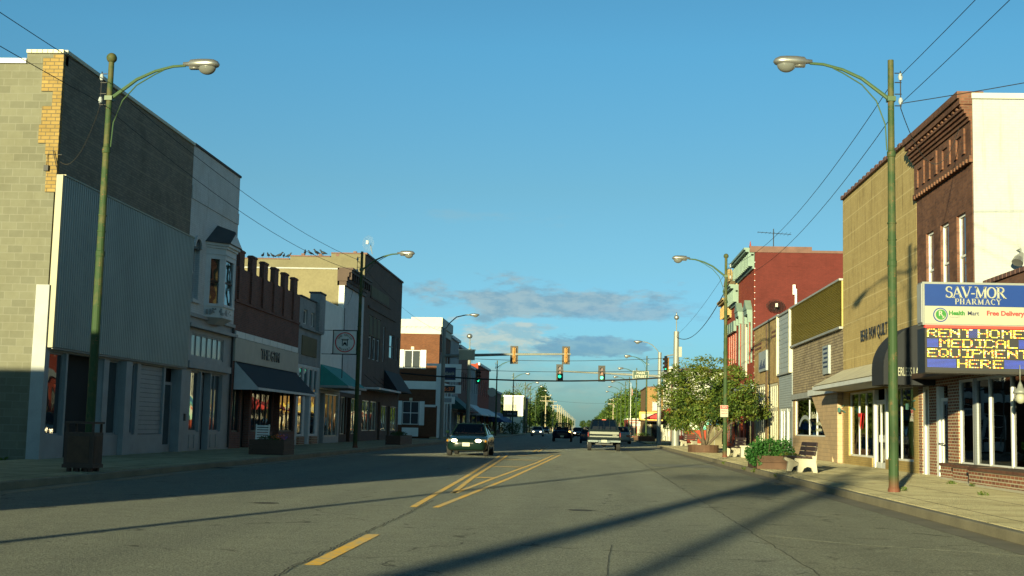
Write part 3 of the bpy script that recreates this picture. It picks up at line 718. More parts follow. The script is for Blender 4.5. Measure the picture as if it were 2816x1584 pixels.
# shopfront
w = MB()
facade(w, PL, 43.87, 49.95, .15, 4.93, [(44.7,48.75,3.48,4.32),(44.85,46.02,.82,2.98),(46.14,47.25,.15,2.98),(47.35,48.8,.82,2.98)], .25)
w.build('shopfront_wall', 'grey', b)
w = MB(); w.box(XL+.003, XL+.22, 43.9, 49.93, 4.5, 4.62); w.box(XL+.003, XL+.1, 43.9, 49.93, 4.88, 5.0); w.box(XL+.003,XL+.16,44.1,49.4,3.06,3.3)
for u in (44.9,45.5,47.5,48.2): w.box(XL+.004,XL+.03,u,u+.42,.24,.72)
w.build('cornice', 'grey', b)
window(PL,44.7,48.75,3.48,4.32,b,'grey','pale_reflection',vs=(.16,.33,.5,.67,.84),name='transom_window',bar=.012,setb=.06)
window(PL,44.85,46.02,.82,2.98,b,'grey'); window(PL,47.35,48.8,.82,2.98,b,'grey',vs=(.5,)); door(PL,46.2,47.2,.15,2.9,b,'grey')
w = MB(); w.tube([(XL+.06,49.75,.2),(XL+.06,49.75,4.9)],.045,6); w.build('downpipe','wire',b)
w = MB(); w.box(XL+.003,XL+.15,43.9,44.05,1.2,1.45); w.build('letter_box','black',b)

# L3 the gym
b = bldg('brick_gym', XL, 50, 'low dark red brick building with six chimney-like parapet piers, THE GYM sign and black awning')
w = MB()
facade(w, PL, 49.97, 61.5, 4.8, 7.36, [], .3)
for i in range(6):
    u = 50.25+1.92*i; w.box(XL-.14, XL+.06, u, u+.72, 7.36, 8.08); w.box(XL+.002, XL+.08, u+.02, u+.7, 6.05, 7.36); w.box(XL-.17, XL+.09, u-.03, u+.75, 7.98, 8.05)
w.box(XL+.002,XL+.06,49.97,61.5,5.95,6.05)
w.build('wall', 'b_brown', b)
body(PL, 50, 61.45, 7.3, 24, b, 'roof', sidem='b_brown', roofz=6.5)
w = MB(); facade(w, PL, 49.97, 61.5, .15, 3.6, [(50.35,51.5,.8,2.6),(51.7,53.0,.15,2.6),(53.3,57.0,.8,2.6),(57.1,58.2,.15,2.6),(58.3,61.1,.8,2.6)], .25); w.build('shopfront_wall', 'b_brown', b)
w = MB(); w.box(XL+.002,XL+.08,50.1,61.3,3.6,4.53); w.build('sign_board','signboard',b)
w = MB()
for i in range(8): w.box(XL+.002,XL+.07,50.2+i*1.38,50.2+i*1.38+1.34,4.55,4.8)
w.build('tile_band','white',b)
text('THE GYM', .62, (XL+.09,55.75,4.08), (0,1,0),(1,0,0),'sign_lettering','black',b,bold=.012,width=3.3,depth=.03)
def shed_awning(pl, u0, u1, zt, zb_, proj, parent, m, end_m=None, val=.12, val_m=None, name='awning'):
    a = MB(); P = pl.p
    a.quad(P(u0,zt,-.02),P(u1,zt,-.02),P(u1,zb_+val,-proj),P(u0,zb_+val,-proj))
    a.quad(P(u0,zt-.03,-.02),P(u1,zt-.03,-.02),P(u1,zb_+val-.03,-proj+.01),P(u0,zb_+val-.03,-proj+.01))
    o_ = a.build(name, m, parent)
    e = MB()
    for u in (u0-.002, u1+.002):
        e.add([P(u,zt,-.02),P(u,zb_+val,-proj),P(u,zb_,-proj),P(u,zb_,-.02)], [(0,1,2,3)])
    build_each(e, 'end_panel', end_m or m, o_)
    v = MB(); pl.box(v, u0, u1, zb_, zb_+val, -proj-.02, -proj); v.build('valance', val_m or m, o_)
    return o_
shed_awning(PL, 50.35, 61.2, 3.6, 2.48, 1.0, b, 'awn_black', 'ltgrey', .1, 'ltgrey')
for u0,u1,vs in ((50.35,51.5,(.5,)),(53.3,57.0,(.25,.5,.75)),(58.3,61.1,(.33,.66))): window(PL,u0,u1,.8,2.6,b,'black',vs=vs,setb=.1)
door(PL,51.8,52.9,.15,2.5,b,'black',setb=.5); door(PL,57.15,58.15,.15,2.5,b,'black')

# L4 narrow grey
b = bldg('grey_shop', XL, 61.6, 'narrow grey painted shop with two small attic windows beside the gym')
w = MB(); facade(w, PL, 61.52, 66.75, 4.1, 7.35, [(62.4,63.35,6.08,6.8),(64.2,65.0,6.08,6.8)], .3); w.box(XL-.35,XL+.18,65.3,66.7,5.9,7.88); w.box(XL+.002,XL+.14,61.55,66.74,5.82,5.92)
w.build('wall','b_grey',b); body(PL,61.55,66.7,7.2,24,b,'roof',sidem='b_grey')
w = MB(); w.box(XL-.4,XL+.22,65.25,66.75,7.885,7.96); w.box(XL-.3,XL+.06,61.55,65.24,7.355,7.42); w.build('coping','roof',b)
window(PL,62.4,63.35,6.08,6.8,b,'white','glass_up'); window(PL,64.2,65.0,6.08,6.8,b,'white','glass_up')
w = MB(); w.box(XL+.002,XL+.05,62.2,65.6,4.55,5.5); w.build('blank_sign','stucco',b)
w = MB(); facade(w, PL, 61.52,66.75,.15,4.08,[(61.9,62.9,2.75,3.95),(63.1,64.1,2.75,3.95),(64.3,65.3,2.75,3.95),(65.45,66.3,2.75,3.95),(62.0,63.1,.6,2.6),(63.5,64.5,.15,2.6),(64.9,66.2,.6,2.6)],.25); w.build('shopfront_wall','ltgrey',b)
for u0,u1 in ((61.9,62.9),(63.1,64.1),(64.3,65.3),(65.45,66.3)): window(PL,u0,u1,2.75,3.95,b,'ltgrey','glass_up',setb=.06)
window(PL,62.0,63.1,.6,2.6,b,'ltgrey',setb=.05); window(PL,64.9,66.2,.6,2.6,b,'ltgrey',setb=.05); door(PL,63.5,64.5,.15,2.55,b,'ltgrey')
w = MB(); w.box(XL+.002,XL+.12,61.9,63.2,.15,.55); w.box(XL+.002,XL+.12,64.8,66.3,.15,.55); build_each(w,'brick_base','b_store',b)

# L5 white siding, teal awning
b = bldg('white_shop', XL, 66.9, 'low white clad shop with a teal hipped awning')
w = MB(); facade(w, PL, 66.77, 72.55, 3.0, 7.75, [], .3); w.build('wall','white',b); body(PL,66.8,72.5,7.6,24,b,'roof',sidem='b_grey')
w = MB(); facade(w, PL, 66.77,72.55,.15,2.98,[(67.1,68.3,.15,2.8),(68.5,72.1,.5,2.8)],.25); w.build('shopfront_wall','grey',b)
window(PL,68.5,72.1,.5,2.8,b,'alu',vs=(.33,.66),setb=.06); door(PL,67.2,68.2,.15,2.7,b,'alu',setb=.7)
a = MB(); P = PL.p
a.add([P(66.9,4.3,-.02),P(72.5,4.3,-.02),P(66.9,3.2,-1.5),P(72.5,3.2,-1.5),P(67.0,4.3,-.02)], [(0,1,3,2)])
a.quad(P(66.9,4.28,-.02),P(72.5,4.28,-.02),P(72.5,3.18,-1.49),P(66.9,3.18,-1.49))
a.add([P(66.89,4.3,-.02),P(66.89,3.2,-1.5),P(66.89,3.2,-.02)], [(0,1,2)]); a.add([P(72.51,4.3,-.02),P(72.51,3.2,-1.5),P(72.51,3.2,-.02)], [(0,1,2)])
ao = a.build('awning','awn_teal',b); a = MB(); PL.box(a,66.88,72.52,3.08,3.2,-1.52,-.01); a.build('awning_soffit','grey',ao)

# L6 corniced
b = bldg('corniced_building', XL, 72.6, 'two storey building with brown bracketed cornice, white painted front and tan rendered side wall')
w = MB(); facade(w, PL, 72.57, 79.3, 3.0, 9.1, [], .3); w.build('wall','b_white',b)
w = MB(); w.box(-39, XL-.3, 72.57, 72.87, .02, 10.0); w.box(-39, XL-.3, 79.0, 79.27, .02, 9.9); build_each(w,'side_wall','stucco',b)
w = MB(); w.box(-38.9,XL-.302,72.88,78.98,.02,9.4); w.build('roof','roof',b)
w = MB(); w.box(-39,XL-.32,72.5,72.92,10.003,10.08); w.build('coping','grey',b)
w = MB(); w.box(XL-.4,XL+.12,72.57,79.3,9.1,9.35); w.prism([(9.35,XL-.4),(9.35,XL+.2),(9.75,XL+.3),(9.95,XL+.42),(10.2,XL+.42),(10.2,XL-.4)][::1],'x',0,0) if 0 else None
for z0_,z1_,o_ in ((9.35,9.6,.18),(9.6,9.85,.28),(9.85,10.0,.42),(10.0,10.12,.5)): w.box(XL-.4,XL+o_,72.5,79.34,z0_,z1_)
for i in range(10): w.box(XL+.28,XL+.4,72.7+i*.7,72.82+i*.7,9.45,9.85)
w.build('cornice','brownd',b)
w = MB(); w.box(XL-.02,XL+.03,72.52,72.6,5,9.1); w.build('corner_trim','white',b)
w = MB(); facade(w, PL, 72.57,79.3,.15,2.98,[(72.9,74.6,.6,2.75),(74.9,76.0,.15,2.75),(76.3,78.8,.6,2.75)],.25); w.build('shopfront_wall','wood',b)
window(PL,72.9,74.6,.6,2.75,b,'alu',vs=(.5,)); window(PL,76.3,78.8,.6,2.75,b,'alu',vs=(.5,)); door(PL,74.95,75.95,.15,2.6,b,'alu')

# L7 tall dark brown brick on the corner
b = bldg('brick_corner_building', XL, 79.4, 'tall dark brown brick corner building with a long black awning, pigeons along its side wall')
w = MB()
up = [(81.5,82.7,5.4,8.2),(83.1,84.4,5.4,8.2),(84.8,86.0,5.4,8.2),(87.3,88.1,5.5,7.9),(90.1,92.4,5.9,7.6),(93.4,94.4,5.9,7.6)]
facade(w, PL, 79.32, 95.5, .15, 11.8, up+[(80.0,82.6,.78,2.7),(83.0,85.4,.78,2.7),(86.0,87.1,.15,2.7),(87.6,89.9,.78,2.5),(90.3,91.4,.15,2.5),(91.8,94.6,.78,2.5)], .3)
w.box(XL+.002,XL+.08,80.8,92.5,8.6,8.75); w.box(XL+.002,XL+.06,81.5,90,9.3,9.42)
w.build('wall','b_l7',b)
w = MB(); w.box(XL+.003,XL+.05,81.6,89.0,9.43,10.1); w.build('name_panel','stucco2',b)
w = MB(); w.box(-16.2,XL-.002,79.32,79.6,.02,11.82); w.box(-18.8,-16.2,79.32,79.6,.02,11.6); w.box(-38,-18.8,79.32,79.6,.02,11.4); w.build('side_wall','stucco2',b)
w = MB(); w.box(-16,XL-.31,95.2,95.5,.02,11.8); w.box(-20,-16,95.2,95.5,.02,10.6); w.box(-38,-20,95.2,95.5,.02,9.6); w.build('end_wall','b_l7',b)
w = MB(); w.box(-37.9,XL-.31,79.62,95.18,.02,9.3); w.build('roof','roof',b)
w = MB(); w.box(XL-.34,XL+.08,79.32,95.56,11.803,11.92)
for x0,x1,z_ in ((-16.2,XL-.35,11.825),(-18.8,-16.25,11.605),(-38,-18.85,11.405)): w.box(x0,x1,79.26,79.66,z_,z_+.07)
for i in range(9): w.box(-14.8-i*1.1,-14.6-i*1.1,79.3,79.55,(11.9 if i<1 else 11.66)+.0,(11.99 if i<1 else 11.8)) if i < 4 else None
w.build('coping','tile',b)
w = MB(); w.box(-15.0,XL-.02,79.20,79.32,8.9,11.8); w.build('corner_chimney_breast','stucco2',b)
for q in up: window(PL,*q,b,'ltgrey' if q[0]<90 else 'grey','glass_up',hs=(.5,),setb=.1)
w = MB(); 
for q in up[:3]: PL.box(w,q[0]+.06,q[1]-.06,6.9,8.14,-.003,.05)
w.build('boarded_panel','stucco2',b)
for q in ((80.0,82.6,.78,2.7),(83.0,85.4,.78,2.7),(87.6,89.9,.78,2.5),(91.8,94.6,.78,2.5)): window(PL,*q,b,'alu',vs=(.5,),setb=.06)
door(PL,86.05,87.05,.15,2.6,b,'brownd'); door(PL,90.35,91.35,.15,2.4,b,'brownd')
w = MB(); PL.box(w,79.4,89.1,3.38,3.5,-1.1,-.003); w.build('canopy','ltgrey',b)
for u in (80.2,83.5,86.8): 
    w = MB(); w.tube([(XL+.02,u,4.3),(XL+1.05,u,3.5)],.015,5); w.build('canopy_stay','wire',b)
shed_awning(PL, 88.2, 95.5, 4.95, 3.5, .95, b, 'awn_black', val=.1)

# far left: bank and the block beyond the side street
PB = Pl('F', 120.0); XB = -13.9; PBL = Pl('L', XB)
b = bldg('brick_bank', XB, 120, 'orange brick bank with bright white dentilled parapet and white shutters')
w = MB(); facade(w, PB, -34, XB-.3, .15, 9.75, [(-17.2,-15.65,6.5,8.2),(-17.2,-15.65,1.25,3.4),(-22.2,-20.6,6.5,8.2),(-22.2,-20.6,1.25,3.4),(-27.2,-25.6,6.5,8.2)], .3)
facade(w, PBL, 120, 129.4, .15, 9.75, [(121.2,122.6,6.5,8.2),(124,125.4,6.5,8.2),(127,128.4,6.5,8.2),(121,123,.5,3.4),(124,125.2,.15,3.2),(126,128.6,.5,3.4)], .3)
w.box(-33.9,XB-.31,120.31,129.4,.02,9.6)
w.build('wall','b_bank',b)
w = MB(); w.box(-34.1,XB+.12,119.9,129.5,9.753,10.3); w.box(-34.2,XB+.25,119.78,129.5,10.42,11.1); w.box(-16.6,XB+.25,119.78,129.5,11.1,11.3)
for i in range(46): w.box(-34+i*.44,-33.78+i*.44,119.82,119.9,10.3,10.42)
w.box(-34.1,XB+.12,119.9,129.5,10.3,10.42); w.build('parapet','stonewhite',b)
for q in ((-17.2,-15.65,6.5,8.2),(-17.2,-15.65,1.25,3.4),(-22.2,-20.6,6.5,8.2),(-22.2,-20.6,1.25,3.4),(-27.2,-25.6,6.5,8.2)):
    window(PB,*q,b,'white','glass_up',vs=(.5,),hs=(.5,) if q[2]<5 else (),setb=.06)
    for u0,u1 in ((q[0]-.52,q[0]-.04),(q[1]+.04,q[1]+.52)):
        w = MB(); PB.box(w,u0,u1,q[2]-.05,q[3]+.03,-.05,-.003); w.build('shutter','white',b)
    w = MB(); um=(q[0]+q[1])/2; PB.box(w,um-.14,um+.14,q[3]+.05,q[3]+.32,-.06,-.003); w.build('keystone','cream',b)
w = MB(); PB.box(w,-33.9,XB+.12,4.55,5.3,-.12,-.003); w.box(XB+.003,XB+.12,119.9,129.4,4.55,5.3); PB.box(w,-17.2,-15.65,.15,.95,-.05,-.003); w.build('band','white',b)
for q in ((121.2,122.6,6.5,8.2),(124,125.4,6.5,8.2),(127,128.4,6.5,8.2),(121,123,.5,3.4),(126,128.6,.5,3.4)): window(PBL,*q,b,'white','glass_up',vs=(.5,))
door(PBL,124.05,125.15,.15,3.1,b,'white')
w = MB()
for u in (120.6,123.4,125.6,129.0): w.tube([(XB+.25,u,.15),(XB+.25,u,4.5)],.11,10)
build_each(w,'column','white',b)

def row_building(name, side, x, y0, y1, h, wallm, label, trim='grey', nwin=3, wz=(5.2,7.2), awn=None, D=20, sidem=None, sf='grey', storm=True, cornice=.25):
    pl = Pl(side, x); b = bldg(name, x, y0, label)
    wy = (y1-y0)/max(nwin,1); hs_ = [] if not nwin or h < 7 else [(y0+wy*i+wy*.28, y0+wy*i+wy*.72, wz[0], min(wz[1],h-.9)) for i in range(nwin)]
    sw = [(y0+.4,(y0+y1)/2-.8,.7,2.7),((y0+y1)/2+.6,y1-.4,.7,2.7)]; dr = ((y0+y1)/2-.55,(y0+y1)/2+.4,.15,2.6)
    w = MB(); facade(w, pl, y0+.02, y1-.02, .15, h, hs_+sw+[dr], .3); w.build('wall', wallm, b)
    body(pl, y0+.04, y1-.04, h-.1, D, b, 'roof', sidem=sidem or wallm)
    for q in hs_: window(pl,*q,b,trim,'glass_up',hs=(.5,))
    for q in sw: window(pl,*q,b,sf,vs=(.5,))
    door(pl,*dr,b,sf)
    w = MB(); pl.box(w,y0,y1,h-cornice,h+.05,-.22,.003); pl.box(w,y0+.05,y1-.05,2.9,3.4,-.1,-.003); w.build('cornice',trim,b)
    if awn: shed_awning(pl,y0+.3,y1-.3,awn[1],awn[2],awn[3],b,awn[0])
    return b
row_building('grey_brick_shop','L',-13.85,129.5,138,10.3,'b_grey','grey brick shop with a green awning next to the white-topped bank','ltgrey',awn=('awn_green',4.3,2.9,1.6))
row_building('brown_shop','L',-13.85,138,150,9.9,'b_brown','brown brick shop with tall narrow windows, third building past the side street','ltgrey',nwin=5,awn=('b_brown',3.6,2.7,1.3))
row_building('weathered_shop','L',-13.85,150,163,8.3,'b_grey','weathered pale shopfront below the red brick chimney wall','ltgrey',nwin=4,awn=('ltgrey',3.8,2.5,1.6))
row_building('red_brick_shop','L',-13.85,163,182,9.2,'b_redfront','red brick shop whose side wall rises over its neighbour','white',nwin=6,sidem='b_redfront',awn=('ltgrey',3.6,2.5,1.7))
bb = row_building('dark_shop','L',-13.85,182,208,6.6,'b_brown','long low dark brick shop with a rounded blue awning','grey',nwin=0,awn=('awn_blue',3.4,1.9,2.2))
b = bldg('cream_building', -15.1, 235, 'pale cream building end with posted signboards, last before the trees')
w = MB(); w.box(-15.1,-11.9,235,255,.02,6.7); w.build('wall','stonewhite',b)
w = MB(); w.box(-15.2,-11.4,234.8,255.2,6.703,6.95); w.box(-11.9,-11.55,234.9,235.3,.02,6.7); w.build('trim','white',b)
w = MB(); w.box(-11.898,-11.6,235.4,255,.02,6.68); w.build('front_wall','b_brown',b)
e = empty('notice_board', (-14,234.9,4.1), 'white notice board with rows of small writing on the cream wall', 'sign')
w = MB(); w.box(-15.0,-12.9,234.8,234.95,4.05,5.3); w.build('board','sign_white',e)
w = MB(); random.seed(8)
for r in range(5):
    x_ = -14.9+random.uniform(0,.15)
    while x_ < -13.1-(.3 if r > 2 else 0): L_ = random.uniform(.08,.3); w.box(x_,x_+L_,234.77,234.79,5.1-r*.21,5.18-r*.21); x_ += L_+.06
w.build('lettering','navy',e)
e = empty('shop_sign', (-11.9,200,2.6), 'dark rectangular shop sign on a post in front of the cream wall', 'sign')
w = MB(); w.box(-12.95,-10.65,200,200.25,2.75,3.75); w.build('board','black',e); w = MB(); w.tube([(-11.8,200.1,.15),(-11.8,200.1,2.75)],.08); w.build('post','black',e)
w = MB(); w.box(-12.75,-12.4,199.97,199.997,3.05,3.45); w.build('emblem','green_sign',e); w = MB()
for x_ in (-12.25,-12.05,-11.85,-11.7,-11.4,-11.2,-11.0): w.box(x_,x_+.12,199.97,199.997,3.15,3.38)
w.build('lettering','grey',e)
e = empty('round_lit_sign', (-12.9,176,5.6), 'round pale projecting sign catching the sun above the left shopfronts', 'sign')
w = MB(); w.add([],[]) ; w.tube([(-12.95,175.9,5.9),(-12.95,176.05,5.9)],.62,20); w.build('disc','stonewhite',e); w = MB(); w.tube([(-13.8,176,5.95),(-12.9,176,5.95)],.04); w.build('bracket','wire',e)

# building behind the camera's left whose shadow lies across the road
b = bldg('flat_roofed_garage', XL, 4, 'low flat-roofed brick garage on the near left, beyond the photo edge')
w = MB(); w.box(-36,XL,-6,12.8,.02,4.75); w.build('wall','b_brown',b); w = MB(); w.box(-36.05,XL+.05,-6.05,12.85,4.753,4.85); w.build('coping','grey',b)
w = MB(); w.box(XL+.002,XL+.05,-4,-.5,.2,3.2); w.box(XL+.002,XL+.05,2,5.5,.2,3.2); build_each(w,'roller_door','ltgrey',b)
# ------------------------------------------------------------------ right side of the street
# pharmacy: ground floor under the dark brick upper storey and a low wing towards the camera
b = bldg('dark_brick_building', XR, 34.5, 'two storey soot-dark brick building with bright white painted side wall over the pharmacy')
w = MB(); up = [(38.45,39.3,5.0,7.4),(36.85,37.7,5.0,7.4),(35.2,36.06,5.0,7.4)]
facade(w, PR, 34.55, 40.38, 3.1, 10.45, up, .3)
w.build('wall','b_brown_sun',b)
w = MB()
for z0_,z1_,o_ in ((8.62,8.8,.10),(8.8,9.75,.05),(9.75,9.85,.1),(9.85,9.95,.16),(9.95,10.05,.22),(10.05,10.12,.28),(10.2,10.36,.34)): w.box(XR-o_,XR-.003,34.45,40.45,z0_,z1_)
for i in range(16): w.box(XR-.3,XR-.281 if 0 else XR-.003,34.5+i*.37,34.62+i*.37,10.121,10.198)
for i in range(4): 
    for u in (0,.75): w.box(XR-.1,XR-.051,34.95+i*1.4+u,35.15+i*1.4+u,8.85+.1,9.65)
    w.box(XR-.1,XR-.051,34.95+i*1.4+.2,34.95+i*1.4+.75,9.5,9.65)
for i in range(20): w.box(XR-.15,XR-.101,34.6+i*.29,34.72+i*.29,8.62,8.72)
w.box(XR-.4,XR+.3,34.45,40.45,10.36,10.55); w.build('cornice','b_brown_sun',b)
w = MB(); w.box(XR+.02,34,34.5,34.8,.02,10.35); w.build('side_wall','b_whiter',b)
w = MB(); w.box(XR-.02,34.2,34.42,34.9,10.351,10.5); w.build('coping','stonewhite',b)
w = MB(); w.box(XR+.31,34,34.81,40.3,3.2,9.9); w.build('roof','roof',b)
for q in up: window(PR,*q,b,'white','glass_up',hs=(.52,),setb=.1,fw=.07)
w = MB()
for q in up: PR.box(w,q[0]-.08,q[1]+.08,4.85,5.0,-.08,.1)
w.build('window_sill','white',b)
# pharmacy shop
b = bldg('pharmacy_shop', XR, 29, 'speckled brick pharmacy shopfront with white framed windows below the big message sign')
w = MB()
holes = [(39.15,39.95,.15,2.95),(37.15,38.35,.15,2.75),(25.2,36.1,.55,2.85)]
facade(w, PR, 24, 40.38, .15, 3.1, holes, .3); w.build('wall','b_store',b)
w = MB()   # sloped tile apron over the low wing
w.add([(9.55,30.6,3.12),(9.55,34.47,3.12),(10.5,34.47,5.35),(10.5,30.6,5.35),(11.4,30.6,3.12),(11.4,34.47,3.12)], [(0,1,2,3),(1,5,2),(0,3,4),(0,4,5,1),(3,2,5,4)]); w.build('mansard_roof','b_brown_sun',b)
w = MB(); w.box(9.5,XR-.003,30.55,40.2,2.95,3.1); w.build('canopy','brownd',b)
w = MB()
random.seed(11)
for i in range(12): w.box(10.42-i*.002,10.58,30.62+i*.32,30.9+i*.32,5.3,5.41)
w.build('ridge_tile','tile',b)
w = MB(); w.box(15.6,15.8,24.3,40.3,.02,5.2); w.box(XR+.3,15.6,24,24.3,.02,5.2); w.box(XR+.3,15.6,40.08,40.36,.02,3.2); w.box(XR+.31,15.6,34.81,40.07,3.1,3.19) ; w.box(XR+.31,15.6,24.31,34.48,3.12,3.3); w.build('inner_wall','stucco',b)
w = MB(); w.box(XR+.31,15.6,24.3,40.07,.1,.16); w.build('floor','grey',b)
posts = [36.03,34.8,33.45,31.75,30.2,28.5,26.9]
w = MB()
for u in posts: PR.box(w,u-.045,u+.045,.55,2.85,.02,.14)
PR.box(w,25.2,36.1,.55,.62,.03,.13); PR.box(w,25.2,36.1,2.78,2.85,.03,.13); wf = w.build('window','white',b)
w = MB(); PR.box(w,25.2,36.05,.58,2.82,.07,.08); w.build('pane','glass_tr',wf)
w = MB()
for u0,u1 in ((39.72,39.93),(39.17,39.38)): PR.box(w,u0,u1,.15,2.93,.02,.14)
PR.box(w,39.38,39.72,2.7,2.8,.03,.12); d_ = w.build('window','white',b); w = MB(); PR.box(w,39.36,39.74,.16,2.9,.07,.08); w.build('pane','glass',d_)
w = MB()
PR.box(w,38.1,38.33,.15,2.74,.0,.16); PR.box(w,37.88,38.06,.15,2.4,.05,.12); PR.box(w,37.2,37.32,.15,2.4,.05,.12); PR.box(w,37.32,37.88,.15,.35,.051,.119); PR.box(w,37.32,37.88,2.3,2.4,.051,.119)
dd = w.build('door','white',b); w = MB(); PR.box(w,37.3,37.9,.3,2.35,.08,.09); w.build('pane','glass',dd); w = MB(); w.tube([(XR-.06,37.9,1.1),(XR-.06,37.3,1.1)],.02,6); w.build('handle','alu',dd)
# brick display plinths on the pavement
for y0,y1,x0,lab in ((34.25,36.2,9.72,'low brick planter plinth left of the other two under the pharmacy window'),(32.0,34.2,9.5,'middle low brick plinth under the pharmacy window with a corner notch'),(26,31.6,9.15,'long low brick plinth at the photo edge under the pharmacy window')):
    e = empty('brick_plinth',(XR,(y0+y1)/2,.15),lab,'plinth'); w = MB(); w.box(x0,XR-.004,y0,y1,.15,.5); w.build('base','b_store',e); w = MB(); w.box(x0-.03,XR-.004,y0-.02,y1+.02,.5,.58); w.build('cap','b_brown_sun',e)
    w = MB(); w.box(x0-.04,x0-.004,y0,y1,.15,.2); w.build('footing','concrete_leg',e)
# interior brick pillar, walking aids, posters seen through the glass
e = empty('display_pillar',(11.3,35.2,.16),'sunlit brick pillar standing inside the pharmacy window','pillar'); w = MB(); w.box(10.5,11.25,34.7,35.3,.16,3.09); w.build('shaft','b_store',e); w = MB(); w.box(10.45,11.3,34.65,35.35,.16,.3); w.build('base','brownd',e)
e = empty('yard_sign',(10.75,35.6,.16),'white GET YOUR FLU SHOTS HERE sign on wire legs in the pharmacy window','sign')
w = MB(); w.box(10.42,10.74,35.6,35.63,.95,1.55); w.build('board','sign_white',e); w = MB(); w.box(10.42,10.74,35.595,35.599,.95,1.06); w.build('footer_band','green_sign',e)
w = MB(); w.tube([(10.47,35.62,.16),(10.47,35.62,.95)],.008,5); w.tube([(10.69,35.62,.16),(10.69,35.62,.95)],.008,5); w.build('wire_leg','wire',e)
for s_,z_,h_ in (('Get Your',1.45,.13),('FLU SHOTS',1.29,.14),('HERE',1.14,.13)): text(s_,h_,(10.58,35.598,z_),(1,0,0),(0,-1,0),'lettering','black',e,bold=.003,width=.27)
def walker(x, y, s, lab, rz=0):
    e = empty('walking_frame',(x,y,.16),lab,'walking frame',rz=rz); w = MB()
    for u in (-.28,.28):
        w.tube([(u,-.25,0),(u,-.2,.75),(u,-.12,.85),(u,.02,.85),(u,.1,.75),(u,.2,0)],.014,6); w.tube([(u,-.22,.4),(u,.15,.4)],.012,6)
    w.tube([(-.28,.12,.7),(.28,.12,.7)],.012,6); w.tube([(-.28,.15,.45),(.28,.15,.45)],.012,6); w.build('frame','chrome',e,local=True)
    w = MB()
    for u in (-.28,.28): w.tube([(u,-.14,.86),(u,.02,.86)],.024,8)
    w.build('hand_grip','black',e,local=True)
walker(10.9,33.1,1,'chrome walking frame nearest the white sign in the pharmacy window',.4); walker(11.0,31.2,1,'chrome walking frame at the photo edge in the pharmacy window',.9)
def wheelchair(x,y,lab,rz):
    e = empty('wheelchair',(x,y,.16),lab,'wheelchair',rz=rz)
    for u in (-.28,.28):
        w = MB(); n=20
        w.tube([(u,.05+.3*math.cos(2*PI*i/n),.3+.3*math.sin(2*PI*i/n)) for i in range(n+1)],.016,5,False)
        for i in range(0,n,2): w.tube([(u,.05,.3),(u,.05+.3*math.cos(2*PI*i/n),.3+.3*math.sin(2*PI*i/n))],.003,3)
        w.build('wheel','chrome',e,local=True)
    w = MB(); w.box(-.24,.24,-.15,.28,.48,.53); w.build('seat','black',e,local=True); w = MB(); w.box(-.24,.24,.26,.3,.55,.95); w.build('backrest','black',e,local=True)
    w = MB()
    for u in (-.26,.26): w.tube([(u,-.4,.1),(u,-.25,.5),(u,.28,.5),(u,.3,.95),(u,.42,.97)],.013,6)
    w.build('frame','chrome',e,local=True)
wheelchair(11.4,32.3,'folding wheelchair with dark seat behind the pharmacy window',.6)
for (x_,z_,lab,m_) in ((11.6,2.2,'upper pale poster hanging in the pharmacy window','ltgrey'),(11.6,1.65,'lower white poster with a red line hanging in the pharmacy window','sign_white')):
    e = empty('poster',(x_,34.0,z_),lab,'poster'); w = MB(); w.box(x_-.35,x_+.35,33.98,34.0,z_-.22,z_+.22); w.build('sheet',m_,e); w = MB(); w.box(x_-.25,x_+.2,33.972,33.978,z_-.02,z_+.06); w.build('line_of_print','red_paint' if z_<2 else 'bluegrey',e)
e = empty('terracotta_pot',(10.8,33.6,.16),'reddish pots of dry stems inside the pharmacy window','pot'); w = MB(); w.tube([(10.8,33.6,.16),(10.8,33.6,.5)],[.13,.18],12); w.build('pot','b_redfront',e)
e = empty('display_shelf',(12.3,32.5,.16),'metal shelving unit with stocked boxes inside the pharmacy','shelf'); w = MB()
for k in range(4): w.box(12.1,12.6,30.6,35.6,.55+k*.5,.58+k*.5)
build_each(w,'shelf_board','galv',e); w = MB()
for yy_ in (30.6,33.1,35.56): w.box(12.56,12.6,yy_,yy_+.04,.16,2.4)
build_each(w,'upright','galv',e)
random.seed(21); goods = []
for k in range(4):
    for j in range(13):
        yy_ = 30.75+j*.37; hh = random.uniform(.16,.34); cc = random.choice(('sign_white','awn_teal','red_paint','b_tan','bluegrey','blue_sign','cream'))
        g = empty('medicine_box',(12.3,yy_,.58+k*.5),'small coloured carton standing on the pharmacy shelving','box','cartons on the pharmacy shelves')
        w = MB(); w.box(12.14,12.4,yy_,yy_+random.uniform(.18,.3),.583+k*.5,.583+k*.5+hh); w.build('carton',cc,g)
# wall lantern and security lamp
e = empty('wall_lantern',(9.8,29.8,2.1),'bell-shaped pale lantern hanging at the right edge of the pharmacy','lantern')
w = MB(); w.tube([(9.8,29.8,2.58),(9.8,29.8,2.5),(9.8,29.8,2.43),(9.8,29.8,2.38),(9.8,29.8,2.3)],[.015,.05,.07,.14,.17],14); w.tube([(9.8,29.8,2.58),(9.8,29.8,2.95)],.012,6); w.build('shade','galv',e,smooth=True)
w = MB(); w.ell((9.8,29.8,2.2),.11,.11,.13); w.build('globe','sign_white',e,smooth=True)
e = empty('flood_lamp',(11.3,34.4,6.0),'small grey floodlight bracketed on the bright white side wall','lamp')
w = MB(); w.tube([(11.32,34.5,6.25),(11.32,34.2,6.25),(11.32,34.15,6.1)],.02,6); w.build('bracket','galv',e); w = MB(); w.tube([(11.34,34.15,6.12),(11.2,34.0,5.95),(11.15,33.95,5.85)],[.05,.13,.15],12); w.build('housing','alu',e)

